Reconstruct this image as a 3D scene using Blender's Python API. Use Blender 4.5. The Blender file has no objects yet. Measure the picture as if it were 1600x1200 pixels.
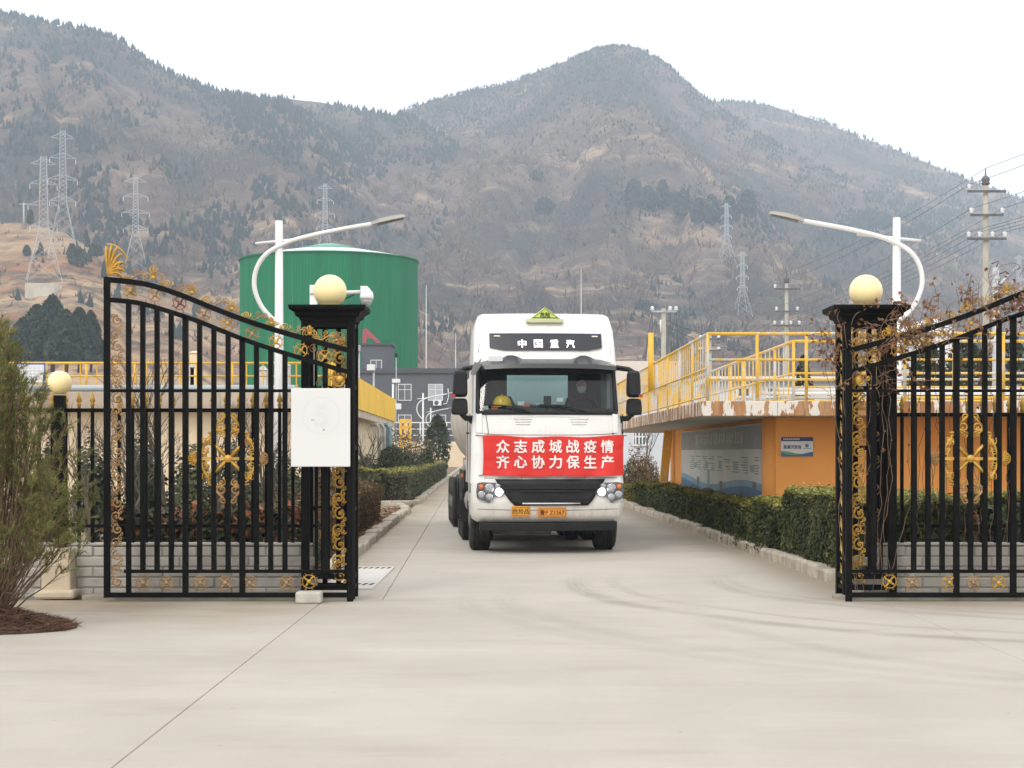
import bpy, bmesh, math, random
import numpy as np
from mathutils import Vector, Matrix

random.seed(7)
RNG = np.random.default_rng(7)
SC = bpy.context.scene
COL = SC.collection
PI = math.pi

# ---------------------------------------------------------------- camera
FPX = 2600.0      # focal length in pixels of a 1600 px wide frame
EYE = 1.6
HOR = 706.0
cam = bpy.data.cameras.new('camera')
cam.sensor_width = 36.0
cam.lens = 36.0 * FPX / 1600.0
cam.shift_y = (HOR - 600.0) / 1600.0
cam.clip_start = 0.1
cam.clip_end = 12000
camo = bpy.data.objects.new('camera', cam)
camo.location = (0, 0, EYE)
camo.rotation_euler = (PI / 2, 0, 0)
COL.objects.link(camo)
SC.camera = camo

# ---------------------------------------------------------------- sky and sun (bright overcast)
SUN_EL = math.radians(42)
SUN_AZ = math.radians(205)      # behind the camera, a little to the left
world = bpy.data.worlds.new('World')
SC.world = world
world.use_nodes = True
nt = world.node_tree
nt.nodes.clear()
wo = nt.nodes.new('ShaderNodeOutputWorld')
bg = nt.nodes.new('ShaderNodeBackground')
sky = nt.nodes.new('ShaderNodeTexSky')
sky.sky_type = 'NISHITA'
sky.sun_disc = False
sky.sun_elevation = SUN_EL
sky.sun_rotation = SUN_AZ
sky.air_density = 1.0
sky.dust_density = 4.0
mixc = nt.nodes.new('ShaderNodeMix')
mixc.data_type = 'RGBA'
mixc.inputs[0].default_value = 0.95          # cloud cover
mixc.inputs[7].default_value = (13.2, 13.0, 12.7, 1)
nt.links.new(sky.outputs[0], mixc.inputs[6])
nt.links.new(mixc.outputs[2], bg.inputs[0])
bg.inputs[1].default_value = 0.12
nt.links.new(bg.outputs[0], wo.inputs[0])
sl = bpy.data.lights.new('sun', 'SUN')
sl.energy = 1.0
sl.angle = math.radians(12)
sl.color = (1.0, 0.95, 0.88)
so = bpy.data.objects.new('sun', sl)
COL.objects.link(so)
_d = Vector((math.sin(SUN_AZ) * math.cos(SUN_EL), math.cos(SUN_AZ) * math.cos(SUN_EL), math.sin(SUN_EL)))
so.rotation_euler = (-_d).to_track_quat('-Z', 'Y').to_euler()
SC.view_settings.view_transform = 'Standard'
SC.view_settings.look = 'None'
SC.view_settings.gamma = 1
SC.view_settings.exposure = 0.16
SC.view_settings.use_curve_mapping = False
SC.cycles.max_bounces = 8
SC.cycles.transparent_max_bounces = 16
SC.cycles.volume_bounces = 1

# ---------------------------------------------------------------- helpers
def W(px, py, D):
    return Vector(((px - 800) * D / FPX, D, EYE + (HOR - py) * D / FPX))
def XX(px, D): return (px - 800) * D / FPX
def ZZ(py, D): return EYE + (HOR - py) * D / FPX
def GD(py): return FPX * EYE / (py - HOR)      # distance of a ground point
def roadx(x0, D, D0): return x0 - 0.02 * (D - D0)

def tag(o, label=None, cat=None, group=None, kind=None):
    if label: o['label'] = label
    if cat: o['category'] = cat
    if group: o['group'] = group
    if kind: o['kind'] = kind
    return o

def thing(name, label, cat, loc=(0, 0, 0), rz=0.0, group=None):
    o = bpy.data.objects.new(name, None)
    COL.objects.link(o)
    o.empty_display_size = 0.2
    o.location = loc
    o.rotation_euler = (0, 0, rz)
    return tag(o, label, cat, group)

def struct_root(name, loc=(0, 0, 0)):
    o = bpy.data.objects.new(name, None)
    COL.objects.link(o)
    o.location = loc
    o['kind'] = 'structure'
    return o

def copy_tree(o, parent=None, label=None):
    c = o.copy()
    COL.objects.link(c)
    if parent is not None: c.parent = parent
    for ch in list(o.children): copy_tree(ch, c)
    if label: c['label'] = label
    return c

class MB:
    def __init__(s):
        s.v = []; s.f = []; s.m = []; s.sm = []
    def _add(s, vs, fs, m=0, smooth=False):
        b = len(s.v)
        s.v.extend([tuple(p) for p in vs])
        for f in fs:
            s.f.append([b + i for i in f]); s.m.append(m); s.sm.append(smooth)
    def box(s, x0, x1, y0, y1, z0, z1, m=0):
        vs = [(x0,y0,z0),(x1,y0,z0),(x1,y1,z0),(x0,y1,z0),(x0,y0,z1),(x1,y0,z1),(x1,y1,z1),(x0,y1,z1)]
        s._add(vs, [(0,3,2,1),(4,5,6,7),(0,1,5,4),(1,2,6,5),(2,3,7,6),(3,0,4,7)], m)
        return s
    def tube(s, pts, r, n=6, m=0, smooth=True, cap=True, closed=False, phase=0.0, up=None, flat=1.0):
        pts = [Vector(p) for p in pts]
        N = len(pts)
        rs = r if isinstance(r, (list, tuple)) else [r] * N
        T = []
        for i in range(N):
            if closed: t = pts[(i+1) % N] - pts[i-1]
            elif i == 0: t = pts[1] - pts[0]
            elif i == N-1: t = pts[-1] - pts[-2]
            else: t = (pts[i+1] - pts[i]).normalized() + (pts[i] - pts[i-1]).normalized()
            if t.length < 1e-9: t = Vector((0,0,1))
            T.append(t.normalized())
        u = Vector(up) if up else (Vector((0,1,0)) if abs(T[0].y) < 0.9 else Vector((1,0,0)))
        vs = []
        for i in range(N):
            u = (u - T[i] * u.dot(T[i]))
            if u.length < 1e-6: u = T[i].orthogonal()
            u.normalize()
            w = T[i].cross(u)
            for k in range(n):
                a = 2*PI*k/n + phase
                vs.append(pts[i] + (u*math.cos(a)*flat + w*math.sin(a)) * rs[i])
        fs = []
        R = N if closed else N-1
        for i in range(R):
            j = (i+1) % N
            for k in range(n):
                l = (k+1) % n
                fs.append((i*n+k, i*n+l, j*n+l, j*n+k))
        if cap and not closed:
            fs.append(tuple(range(n-1, -1, -1)))
            fs.append(tuple((N-1)*n + k for k in range(n)))
        s._add(vs, fs, m, smooth)
        return s
    def bar(s, p0, p1, w, m=0):
        return s.tube([p0, p1], w/math.sqrt(2), 4, m, False, phase=PI/4)
    def bars(s, pts, w, m=0):
        return s.tube(pts, w/math.sqrt(2), 4, m, False, phase=PI/4, up=(0,1,0))
    def lathe(s, prof, c=(0,0,0), n=20, m=0, smooth=True, axis='z'):
        vs = []; fs = []
        for (r, z) in prof:
            for k in range(n):
                a = 2*PI*k/n
                if axis == 'z': p = (c[0]+r*math.cos(a), c[1]+r*math.sin(a), c[2]+z)
                elif axis == 'x': p = (c[0]+z, c[1]+r*math.cos(a), c[2]+r*math.sin(a))
                else: p = (c[0]+r*math.sin(a), c[1]+z, c[2]+r*math.cos(a))
                vs.append(p)
        for i in range(len(prof)-1):
            for k in range(n):
                l = (k+1) % n
                fs.append((i*n+k, i*n+l, (i+1)*n+l, (i+1)*n+k))
        if prof[0][0] > 1e-4: fs.append(tuple(range(n-1,-1,-1)))
        if prof[-1][0] > 1e-4: fs.append(tuple((len(prof)-1)*n+k for k in range(n)))
        s._add(vs, fs, m, smooth)
        return s
    def prism(s, out, y0, y1, m=0):      # outline in x,z extruded in y
        n = len(out)
        vs = [(x,y0,z) for x,z in out] + [(x,y1,z) for x,z in out]
        fs = [tuple(range(n)), tuple(range(2*n-1, n-1, -1))]
        for i in range(n):
            j = (i+1) % n
            fs.append((i, i+n, j+n, j))
        s._add(vs, fs, m)
        return s
    def zprism(s, out, z0, z1, m=0):     # outline in x,y extruded in z
        n = len(out)
        vs = [(x,y,z0) for x,y in out] + [(x,y,z1) for x,y in out]
        fs = [tuple(range(n-1,-1,-1)), tuple(range(n, 2*n))]
        for i in range(n):
            j = (i+1) % n
            fs.append((i, j, j+n, i+n))
        s._add(vs, fs, m)
        return s
    def loft(s, rings, m=0, smooth=True, cap0=True, cap1=True, closed=True):
        n = len(rings[0]); vs = [p for r in rings for p in r]; fs = []
        for i in range(len(rings)-1):
            for k in range(n if closed else n-1):
                l = (k+1) % n
                fs.append((i*n+k, i*n+l, (i+1)*n+l, (i+1)*n+k))
        s._add(vs, fs, m, smooth)
        if cap0: s._add(rings[0], [tuple(range(n-1,-1,-1))], m)
        if cap1: s._add(rings[-1], [tuple(range(n))], m)
        return s
    def sphere(s, c, r, n=16, m=0, sz=1.0):
        k = n//2
        return s.lathe([(r*math.sin(PI*i/k), -r*sz*math.cos(PI*i/k)) for i in range(k+1)], c, n, m)
    def build(s, name, mats, parent=None, loc=None, bevel=0, seg=2, rz=0, auto=True):
        me = bpy.data.meshes.new(name)
        me.from_pydata(s.v, [], s.f)
        if not isinstance(mats, (list, tuple)): mats = [mats]
        for a in mats: me.materials.append(a)
        me.polygons.foreach_set('material_index', s.m)
        me.polygons.foreach_set('use_smooth', s.sm)
        bm = bmesh.new(); bm.from_mesh(me)
        bmesh.ops.recalc_face_normals(bm, faces=bm.faces)
        bm.to_mesh(me); bm.free()
        o = bpy.data.objects.new(name, me)
        COL.objects.link(o)
        if parent is not None: o.parent = parent
        if loc is not None: o.location = loc
        o.rotation_euler = (0, 0, rz)
        if bevel:
            b = o.modifiers.new('bevel', 'BEVEL')
            b.width = bevel; b.segments = seg; b.limit_method = 'ANGLE'; b.angle_limit = math.radians(35)
        return o

def mesh_obj(name, me, parent=None, loc=None):
    o = bpy.data.objects.new(name, me)
    COL.objects.link(o)
    if parent is not None: o.parent = parent
    if loc is not None: o.location = loc
    return o

def npmesh(name, V, F, mat, parent=None, smooth=False):
    V = np.asarray(V, dtype=np.float32); F = np.asarray(F, dtype=np.int32)
    k = F.shape[1]
    me = bpy.data.meshes.new(name)
    me.vertices.add(len(V)); me.vertices.foreach_set('co', V.ravel())
    me.loops.add(F.size); me.loops.foreach_set('vertex_index', F.ravel())
    me.polygons.add(len(F))
    me.polygons.foreach_set('loop_start', np.arange(0, F.size, k, dtype=np.int32))
    if smooth: me.polygons.foreach_set('use_smooth', np.ones(len(F), dtype=bool))
    me.materials.append(mat)
    me.update(calc_edges=True)
    me.validate()
    o = bpy.data.objects.new(name, me)
    COL.objects.link(o)
    if parent is not None: o.parent = parent
    return o

def unit(n):
    a = RNG.normal(size=(n, 3))
    return a / np.linalg.norm(a, axis=1, keepdims=True)

def leaves(name, P, size, mat, parent=None, elong=1.8, nrm=None, jit=1.0):
    """rhombus shaped leaves at points P"""
    P = np.asarray(P); n = len(P)
    a = unit(n)
    if nrm is not None:
        c = nrm + jit*0.6*unit(n)
        c /= np.linalg.norm(c, axis=1, keepdims=True)
        a = np.cross(a, c); a /= np.linalg.norm(a, axis=1, keepdims=True) + 1e-9
        b = np.cross(c, a)
    else:
        b = np.cross(a, unit(n)); b /= np.linalg.norm(b, axis=1, keepdims=True) + 1e-9
    sz = (size * RNG.uniform(0.65, 1.3, n))[:, None]
    fold = np.cross(a, b) * sz * 0.15
    V = np.stack([P - a*sz*0.5*elong, P + b*sz*0.5 + fold, P + a*sz*0.5*elong, P - b*sz*0.5 + fold], axis=1).reshape(-1, 3)
    F = np.arange(4*n).reshape(-1, 4)
    return npmesh(name, V, F, mat, parent)

def blades(V0, V1, w):
    """thin triangles from V0 (base) to V1 (tip)"""
    n = len(V0); d = V1 - V0
    s = np.cross(d, unit(n)); s /= np.linalg.norm(s, axis=1, keepdims=True) + 1e-9
    V = np.stack([V0 - s*w/2, V0 + s*w/2, V1], axis=1).reshape(-1, 3)
    return V, np.arange(3*n).reshape(-1, 3)

def _h(ix, iy, seed):
    n = (ix.astype(np.int64)*374761393 + iy.astype(np.int64)*668265263 + seed*982451653) & 0x7fffffff
    n = ((n ^ (n >> 13)) * 1274126177) & 0x7fffffff
    return ((n ^ (n >> 16)) & 0xffff) / 65535.0
def vnoise(x, y, seed=0):
    x = np.asarray(x, float); y = np.asarray(y, float)
    ix = np.floor(x).astype(np.int64); iy = np.floor(y).astype(np.int64)
    fx = x-ix; fy = y-iy
    fx = fx*fx*(3-2*fx); fy = fy*fy*(3-2*fy)
    a = _h(ix,iy,seed); b = _h(ix+1,iy,seed); c = _h(ix,iy+1,seed); d = _h(ix+1,iy+1,seed)
    return (a*(1-fx)+b*fx)*(1-fy) + (c*(1-fx)+d*fx)*fy
def fbm(x, y, seed=0, o=4):
    t = 0; a = 0.5; n = 0
    for i in range(o):
        t = t + a*vnoise(x*2**i, y*2**i, seed+i*17); n += a; a *= 0.5
    return t/n

# ---------------------------------------------------------------- materials
def newmat(name):
    m = bpy.data.materials.new(name); m.use_nodes = True
    t = m.node_tree
    return m, t, t.nodes['Principled BSDF'], t.nodes['Material Output']
def N(t, typ, **kw):
    n = t.nodes.new(typ)
    for k, v in kw.items(): setattr(n, k, v)
    return n
def ramp(t, stops):
    r = t.nodes.new('ShaderNodeValToRGB')
    e = r.color_ramp.elements
    while len(e) > 1: e.remove(e[0])
    e[0].position = stops[0][0]; e[0].color = (*stops[0][1], 1)
    for p, c in stops[1:]:
        x = e.new(p); x.color = (*c, 1)
    return r
def pos(t, scale=(1,1,1)):
    g = t.nodes.new('ShaderNodeNewGeometry')
    mp = t.nodes.new('ShaderNodeMapping')
    mp.inputs['Scale'].default_value = scale
    t.links.new(g.outputs['Position'], mp.inputs['Vector'])
    return mp.outputs[0]
def noise(t, vec, scale, detail=4, rough=0.55):
    n = t.nodes.new('ShaderNodeTexNoise')
    n.inputs['Scale'].default_value = scale
    n.inputs['Detail'].default_value = detail
    n.inputs['Roughness'].default_value = rough
    if vec is not None: t.links.new(vec, n.inputs['Vector'])
    return n.outputs[0]
def mix(t, a, b, fac, mode='MIX'):
    n = t.nodes.new('ShaderNodeMix'); n.data_type = 'RGBA'; n.blend_type = mode
    for s, v in ((6, a), (7, b)):
        if isinstance(v, (tuple, list)): n.inputs[s].default_value = (*v[:3], 1)
        else: t.links.new(v, n.inputs[s])
    if isinstance(fac, (int, float)): n.inputs[0].default_value = fac
    else: t.links.new(fac, n.inputs[0])
    return n.outputs[2]
def mrange(t, v, a, b, c=0.0, d=1.0, smooth=True):
    n = t.nodes.new('ShaderNodeMapRange')
    if smooth: n.interpolation_type = 'SMOOTHSTEP'
    t.links.new(v, n.inputs[0])
    for i, x in enumerate((a, b, c, d)): n.inputs[i+1].default_value = x
    return n.outputs[0]
def math_(t, op, a, b=None):
    n = t.nodes.new('ShaderNodeMath'); n.operation = op
    for i, v in enumerate((a, b)):
        if v is None: continue
        if isinstance(v, (int, float)): n.inputs[i].default_value = v
        else: t.links.new(v, n.inputs[i])
    return n.outputs[0]
def bump(t, b, h, strength=0.3, dist=0.01):
    n = t.nodes.new('ShaderNodeBump')
    n.inputs['Strength'].default_value = strength
    n.inputs['Distance'].default_value = dist
    t.links.new(h, n.inputs['Height'])
    t.links.new(n.outputs[0], b.inputs['Normal'])

def M(name, col, rough=0.6, var=0.15, scale=6.0, metal=0.0, bmp=0.0, bscale=60, dirt=None, dfac=0.4, spec=0.5, stretch=(1,1,1)):
    """plain material with grain and, if asked, dirt"""
    m, t, b, o = newmat(name)
    v = pos(t, stretch)
    n = noise(t, v, scale)
    lo = tuple(c*(1-var) for c in col); hi = tuple(min(1, c*(1+var)) for c in col)
    c = mix(t, lo, hi, mrange(t, n, 0.3, 0.7))
    if dirt:
        n2 = noise(t, v, scale*0.45, 6, 0.65)
        c = mix(t, c, dirt, mrange(t, n2, 0.5, 0.75, 0, dfac))
    t.links.new(c, b.inputs['Base Color'])
    b.inputs['Roughness'].default_value = rough
    b.inputs['Metallic'].default_value = metal
    b.inputs['Specular IOR Level'].default_value = spec
    if bmp:
        bump(t, b, noise(t, v, bscale, 3), bmp)
    return m

def leafmat(name, stops, transl=0.25, rough=0.6, nscale=1.2):
    m, t, b, o = newmat(name)
    g = t.nodes.new('ShaderNodeNewGeometry')
    n = noise(t, pos(t), nscale, 3)
    f = math_(t, 'ADD', math_(t, 'MULTIPLY', g.outputs['Random Per Island'], 0.6), math_(t, 'MULTIPLY', mrange(t, n, 0.3, 0.7), 0.4))
    r = ramp(t, stops)
    t.links.new(f, r.inputs[0])
    t.links.new(r.outputs[0], b.inputs['Base Color'])
    b.inputs['Roughness'].default_value = rough
    b.inputs['Specular IOR Level'].default_value = 0.3
    tr = t.nodes.new('ShaderNodeBsdfTranslucent')
    t.links.new(r.outputs[0], tr.inputs[0])
    ms = t.nodes.new('ShaderNodeMixShader')
    ms.inputs[0].default_value = transl
    t.links.new(b.outputs[0], ms.inputs[1]); t.links.new(tr.outputs[0], ms.inputs[2])
    t.links.new(ms.outputs[0], o.inputs[0])
    return m

def emis(name, col, s):
    m, t, b, o = newmat(name)
    b.inputs['Base Color'].default_value = (*col, 1)
    b.inputs['Emission Color'].default_value = (*col, 1)
    b.inputs['Emission Strength'].default_value = s
    return m

def glassmat(name, tint, refl=0.5):
    m, t, b, o = newmat(name)
    t.nodes.remove(b)
    tr = t.nodes.new('ShaderNodeBsdfTransparent'); tr.inputs[0].default_value = (*tint, 1)
    gl = t.nodes.new('ShaderNodeBsdfGlossy'); gl.inputs['Roughness'].default_value = 0.02
    fr = t.nodes.new('ShaderNodeFresnel'); fr.inputs[0].default_value = 1.52
    f = math_(t, 'MULTIPLY', fr.outputs[0], refl)
    ms = t.nodes.new('ShaderNodeMixShader')
    t.links.new(f, ms.inputs[0]); t.links.new(tr.outputs[0], ms.inputs[1]); t.links.new(gl.outputs[0], ms.inputs[2])
    t.links.new(ms.outputs[0], o.inputs[0])
    return m

def text_mesh(body, size, bold=0.0, extrude=0.0, align='CENTER', space=1.0):
    """lettering as mesh in the x,z plane facing -y, centred on its own box"""
    c = bpy.data.curves.new('lettering', 'FONT')
    c.body = body; c.size = size; c.extrude = extrude
    c.space_character = space
    c.resolution_u = 3
    o = bpy.data.objects.new('lettering', c)
    COL.objects.link(o)
    bpy.context.view_layer.update()
    dg = bpy.context.evaluated_depsgraph_get()
    me = bpy.data.meshes.new_from_object(o.evaluated_get(dg))
    bpy.data.objects.remove(o); bpy.data.curves.remove(c)
    co = np.zeros(len(me.vertices)*3, dtype=np.float32)
    me.vertices.foreach_get('co', co); co = co.reshape(-1, 3)
    if len(co):
        mid = (co.max(0)+co.min(0))/2
        co -= mid
        co = np.stack([co[:,0], -co[:,2], co[:,1]], axis=1)
        me.vertices.foreach_set('co', np.ascontiguousarray(co).ravel())
        me.update()
        if bold:                     # heavier strokes: shifted copies, each a hair in front of the last
            bm = bmesh.new()
            for k in range(9):
                a = 2*PI*k/8; r = 0 if k == 8 else bold*size
                n0 = len(bm.verts); bm.from_mesh(me); bm.verts.ensure_lookup_table()
                for v in bm.verts[n0:]:
                    v.co.x += r*math.cos(a); v.co.z += r*math.sin(a); v.co.y = -0.0002*k
            bm.to_mesh(me); bm.free(); me.update()
    return me
def lettering(body, w, h, mat, parent, loc, bold=0.0, rz=0, space=1.0, name='lettering'):
    me = text_mesh(body, 1.0, bold, 0.0, space=space)
    co = np.zeros(len(me.vertices)*3, dtype=np.float32)
    me.vertices.foreach_get('co', co); co = co.reshape(-1, 3)
    ext = co.max(0)-co.min(0)
    co *= np.array([w/ext[0], 1, h/ext[2]], dtype=np.float32)
    me.vertices.foreach_set('co', np.ascontiguousarray(co).ravel()); me.update()
    me.materials.clear(); me.materials.append(mat)
    o = mesh_obj(name, me, parent, loc)
    o.rotation_euler = (0, 0, rz)
    return o

# shared materials
BLACK = M('black_paint', (0.005, 0.005, 0.005), 0.6, 0.3, 8, dirt=(0.022,0.018,0.015), dfac=0.25, spec=0.07)
GOLD = M('gold_paint', (0.50, 0.29, 0.045), 0.4, 0.25, 9, metal=0.25, dirt=(0.22,0.10,0.035), dfac=0.75)
FADEDGOLD = M('faded_gold_paint', (0.34, 0.2, 0.08), 0.55, 0.25, 9, metal=0.15, dirt=(0.15,0.08,0.05), dfac=0.8)
RUSTRED = M('red_brown_paint', (0.22, 0.07, 0.04), 0.55, 0.25, 9)
WHITEP = M('white_paint', (0.70, 0.70, 0.70), 0.4, 0.04, 2, dirt=(0.5,0.48,0.44), dfac=0.3)
GREYST = M('galvanised_steel', (0.42, 0.43, 0.44), 0.5, 0.15, 4, metal=0.3)
CREAM = M('cream_render', (0.70, 0.57, 0.40), 0.85, 0.07, 0.8, bmp=0.2, dirt=(0.4,0.3,0.2), dfac=0.4)
BARK = M('bark', (0.09, 0.065, 0.045), 0.9, 0.3, 12)
GREYBARK = M('grey_bark', (0.10, 0.085, 0.07), 0.9, 0.3, 12)
CORE = M('hedge_twigs', (0.03, 0.025, 0.015), 0.95, 0.4, 20)
SOIL = M('soil', (0.17, 0.12, 0.075), 0.95, 0.35, 3, bmp=0.8, bscale=20)
CONC = M('pale_concrete', (0.48, 0.45, 0.4), 0.85, 0.1, 2.5, bmp=0.25, bscale=40, dirt=(0.25,0.21,0.16), dfac=0.5)
# ================================================================ terrain: hills behind the works
def ipl(xs, pts):
    p = np.array(pts, float)
    return np.interp(xs, p[:,0], p[:,1])

HILLS = [   # skyline pixels, ridge distance, foot distance, slope power
    dict(sk=[(-700,-40),(-300,-30),(0,20),(60,32),(130,44),(180,58),(215,82),(260,108),(300,128),(345,143),(400,153),(440,158),(480,178),(530,215),(590,270),(660,345),(750,440),(870,560),(1000,706)], D=1330, B=480, seed=3, rough=0.17),
    dict(sk=[(-200,330),(100,200),(250,150),(345,145),(400,150),(450,153),(500,158),(550,168),(600,176),(640,180),(700,215),(760,260),(850,330),(1000,430),(1150,560),(1300,706)], D=1560, B=620, seed=11, rough=0.10),
    dict(sk=[(200,560),(350,420),(480,300),(570,215),(625,174),(650,163),(700,150),(750,137),(800,127),(850,107),(900,88),(930,76),(960,70),(1000,74),(1040,97),(1080,132),(1115,162),(1200,215),(1300,268),(1400,318),(1480,352),(1600,400),(1800,470),(2100,560)], D=1760, B=520, seed=23, rough=0.16),
    dict(sk=[(700,400),(900,270),(1000,205),(1060,165),(1115,157),(1160,159),(1200,164),(1280,186),(1340,210),(1400,233),(1460,259),(1540,291),(1600,312),(1800,400),(2100,470),(2500,560)], D=2080, B=700, seed=37, rough=0.10),
    dict(sk=[(-900,330),(-300,330),(0,345),(60,350),(110,366),(160,396),(200,424),(260,452),(330,480),(420,520),(520,570),(700,706)], D=640, B=300, seed=51, rough=0.10),
    dict(sk=[(-300,470),(200,440),(330,415),(430,396),(520,390),(600,396),(680,410),(760,420),(850,408),(950,395),(1060,408),(1160,425),(1300,440),(1500,470),(1800,500),(2300,520)], D=1120, B=330, seed=63, rough=0.12),
]
def terrain(px, D):
    px = np.asarray(px, float); D = np.asarray(D, float)
    X = (px-800)*D/FPX
    best = np.full(np.broadcast(px, D).shape, -0.6); idx = np.full(best.shape, -1)
    for i, h in enumerate(HILLS):
        dr = h['D']*(1 + 0.16*(fbm(px/260.0, px*0+3.3, h['seed'], 2)-0.5))
        y = ipl(px, h['sk'])
        H = (HOR - y)*dr/FPX + EYE
        t = (D-h['B'])/(dr-h['B'])
        tt = np.clip(t, 0, 1)
        g = fbm(px/ (150.0 if h['D']>1000 else 110.0) + D/900.0, D/420.0, h['seed']+1, 5) - 0.5
        g2 = np.abs(fbm(px/95.0 + D/2600.0 - (0.004*(D-h['B']) if i in (2,3) else 0), D/1500.0, h['seed']+5, 3)-0.5)
        bell = np.clip(4*tt*(1-tt), 0, 1)**0.8
        z = H*tt**1.12 + H*bell*(h['rough']*1.6*g - 0.45*h['rough'] + 0.9*h['rough']*g2)
        z = np.where(t > 1, H - (D-dr)*0.45, z)
        z = np.where(t < 0, -0.6, z)
        lim = ((HOR-y)*0.985)*D/FPX + EYE          # a shoulder never stands above its own skyline
        z = np.where(t < 0.97, np.minimum(z, np.maximum(lim, -0.6)), z)
        u = z > best
        idx = np.where(u, i, idx); best = np.where(u, z, best)
    return best, idx
_px = np.arange(-500, 2101, 5.0)
_D = np.concatenate([np.arange(300, 800, 6.0), np.arange(800, 1500, 8), np.arange(1500, 2100, 10), np.arange(2100, 3000, 25)])
PXg, Dg = np.meshgrid(_px, _D)
Zg, Ig = terrain(PXg, Dg)
Xg = (PXg-800)*Dg/FPX
V = np.stack([Xg, Dg, Zg], axis=-1).reshape(-1, 3)
nr, nc = PXg.shape
ii = np.arange(nr*nc).reshape(nr, nc)
F = np.stack([ii[:-1,:-1], ii[:-1,1:], ii[1:,1:], ii[1:,:-1]], axis=-1).reshape(-1, 4)

def hill_mat():
    m, t, b, o = newmat('winter_hillside')
    v = pos(t)
    big = noise(t, v, 0.006, 5, 0.6)
    mid = noise(t, v, 0.03, 6, 0.65)
    fine = noise(t, v, 0.22, 5, 0.75)
    vb = pos(t, (0.006, 0.006, 0.05))
    band = noise(t, vb, 1.0, 5, 0.6)
    scrub = (0.115, 0.083, 0.073); scrub2 = (0.235, 0.168, 0.135); tan = (0.54, 0.38, 0.235); earth = (0.36, 0.18, 0.09); dark = (0.032, 0.043, 0.045)
    c = mix(t, scrub, scrub2, mrange(t, mid, 0.35, 0.65))
    c = mix(t, c, tan, mrange(t, math_(t,'ADD',math_(t,'MULTIPLY',band,0.6),math_(t,'MULTIPLY',mid,0.4)), 0.53, 0.64, 0, 0.75))
    terr = noise(t, pos(t, (0.004, 0.004, 0.16)), 1.0, 4, 0.6)
    gz_ = t.nodes.new('ShaderNodeNewGeometry'); sz_ = t.nodes.new('ShaderNodeSeparateXYZ'); t.links.new(gz_.outputs['Position'], sz_.inputs[0])
    lowk = mrange(t, sz_.outputs[2], 60, 150, 1, 0)
    c = mix(t, c, (0.50,0.37,0.235), math_(t,'MULTIPLY', lowk, math_(t,'MULTIPLY', mrange(t, terr, 0.53, 0.6, 0, 0.85), mrange(t, mid, 0.38, 0.55))))
    c = mix(t, c, (0.07,0.055,0.05), math_(t,'MULTIPLY', lowk, mrange(t, terr, 0.43, 0.38, 0, 0.6)))
    c = mix(t, c, dark, mrange(t, math_(t,'ADD',math_(t,'MULTIPLY',big,0.7),math_(t,'MULTIPLY',mid,0.3)), 0.49, 0.575, 0, 0.8))
    c = mix(t, c, (0.04,0.035,0.035), mrange(t, fine, 0.5, 0.68, 0, 0.65))
    c = mix(t, c, (0.46,0.35,0.25), mrange(t, fine, 0.42, 0.28, 0, 0.6))
    # bare orange earth on the low foothill (left, near)
    g = t.nodes.new('ShaderNodeNewGeometry')
    sx = t.nodes.new('ShaderNodeSeparateXYZ'); t.links.new(g.outputs['Position'], sx.inputs[0])
    near = mrange(t, sx.outputs[1], 560, 720, 1, 0)
    left = mrange(t, sx.outputs[0], -70, -10, 1, 0)
    k = math_(t, 'MULTIPLY', math_(t, 'MULTIPLY', near, left), mrange(t, noise(t, v, 0.05, 6, 0.7), 0.32, 0.6, 0.0, 0.95))
    e_ = mix(t, earth, tan, mrange(t, band, 0.42, 0.58))
    e_ = mix(t, e_, (0.10,0.07,0.055), mrange(t, noise(t, pos(t,(0.05,0.05,0.22)), 1.0, 5, 0.65), 0.52, 0.62, 0, 0.8))
    c = mix(t, c, e_, k)
    t.links.new(c, b.inputs['Base Color'])
    b.inputs['Roughness'].default_value = 1.0
    b.inputs['Specular IOR Level'].default_value = 0.0
    bump(t, b, math_(t,'ADD', math_(t,'MULTIPLY', fine, 0.4), mid), 1.0, 6.0)
    return m
hills = npmesh('hills', V, F, hill_mat(), smooth=True)
tag(hills, kind='structure')

# valley floor
mb = MB(); mb.box(-900, 900, 19, 640, -0.5, -0.04)
gr = mb.build('ground', M('dry_ground', (0.2, 0.155, 0.1), 0.95, 0.3, 0.4, bmp=0.5, bscale=8)); tag(gr, kind='structure')
mb = MB(); mb.box(-900, 900, -60, 19.0, -0.5, -0.16)
gr = mb.build('ground', M('dry_ground_near', (0.2, 0.155, 0.1), 0.95, 0.3, 0.4, bmp=0.5, bscale=8)); tag(gr, kind='structure')

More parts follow.
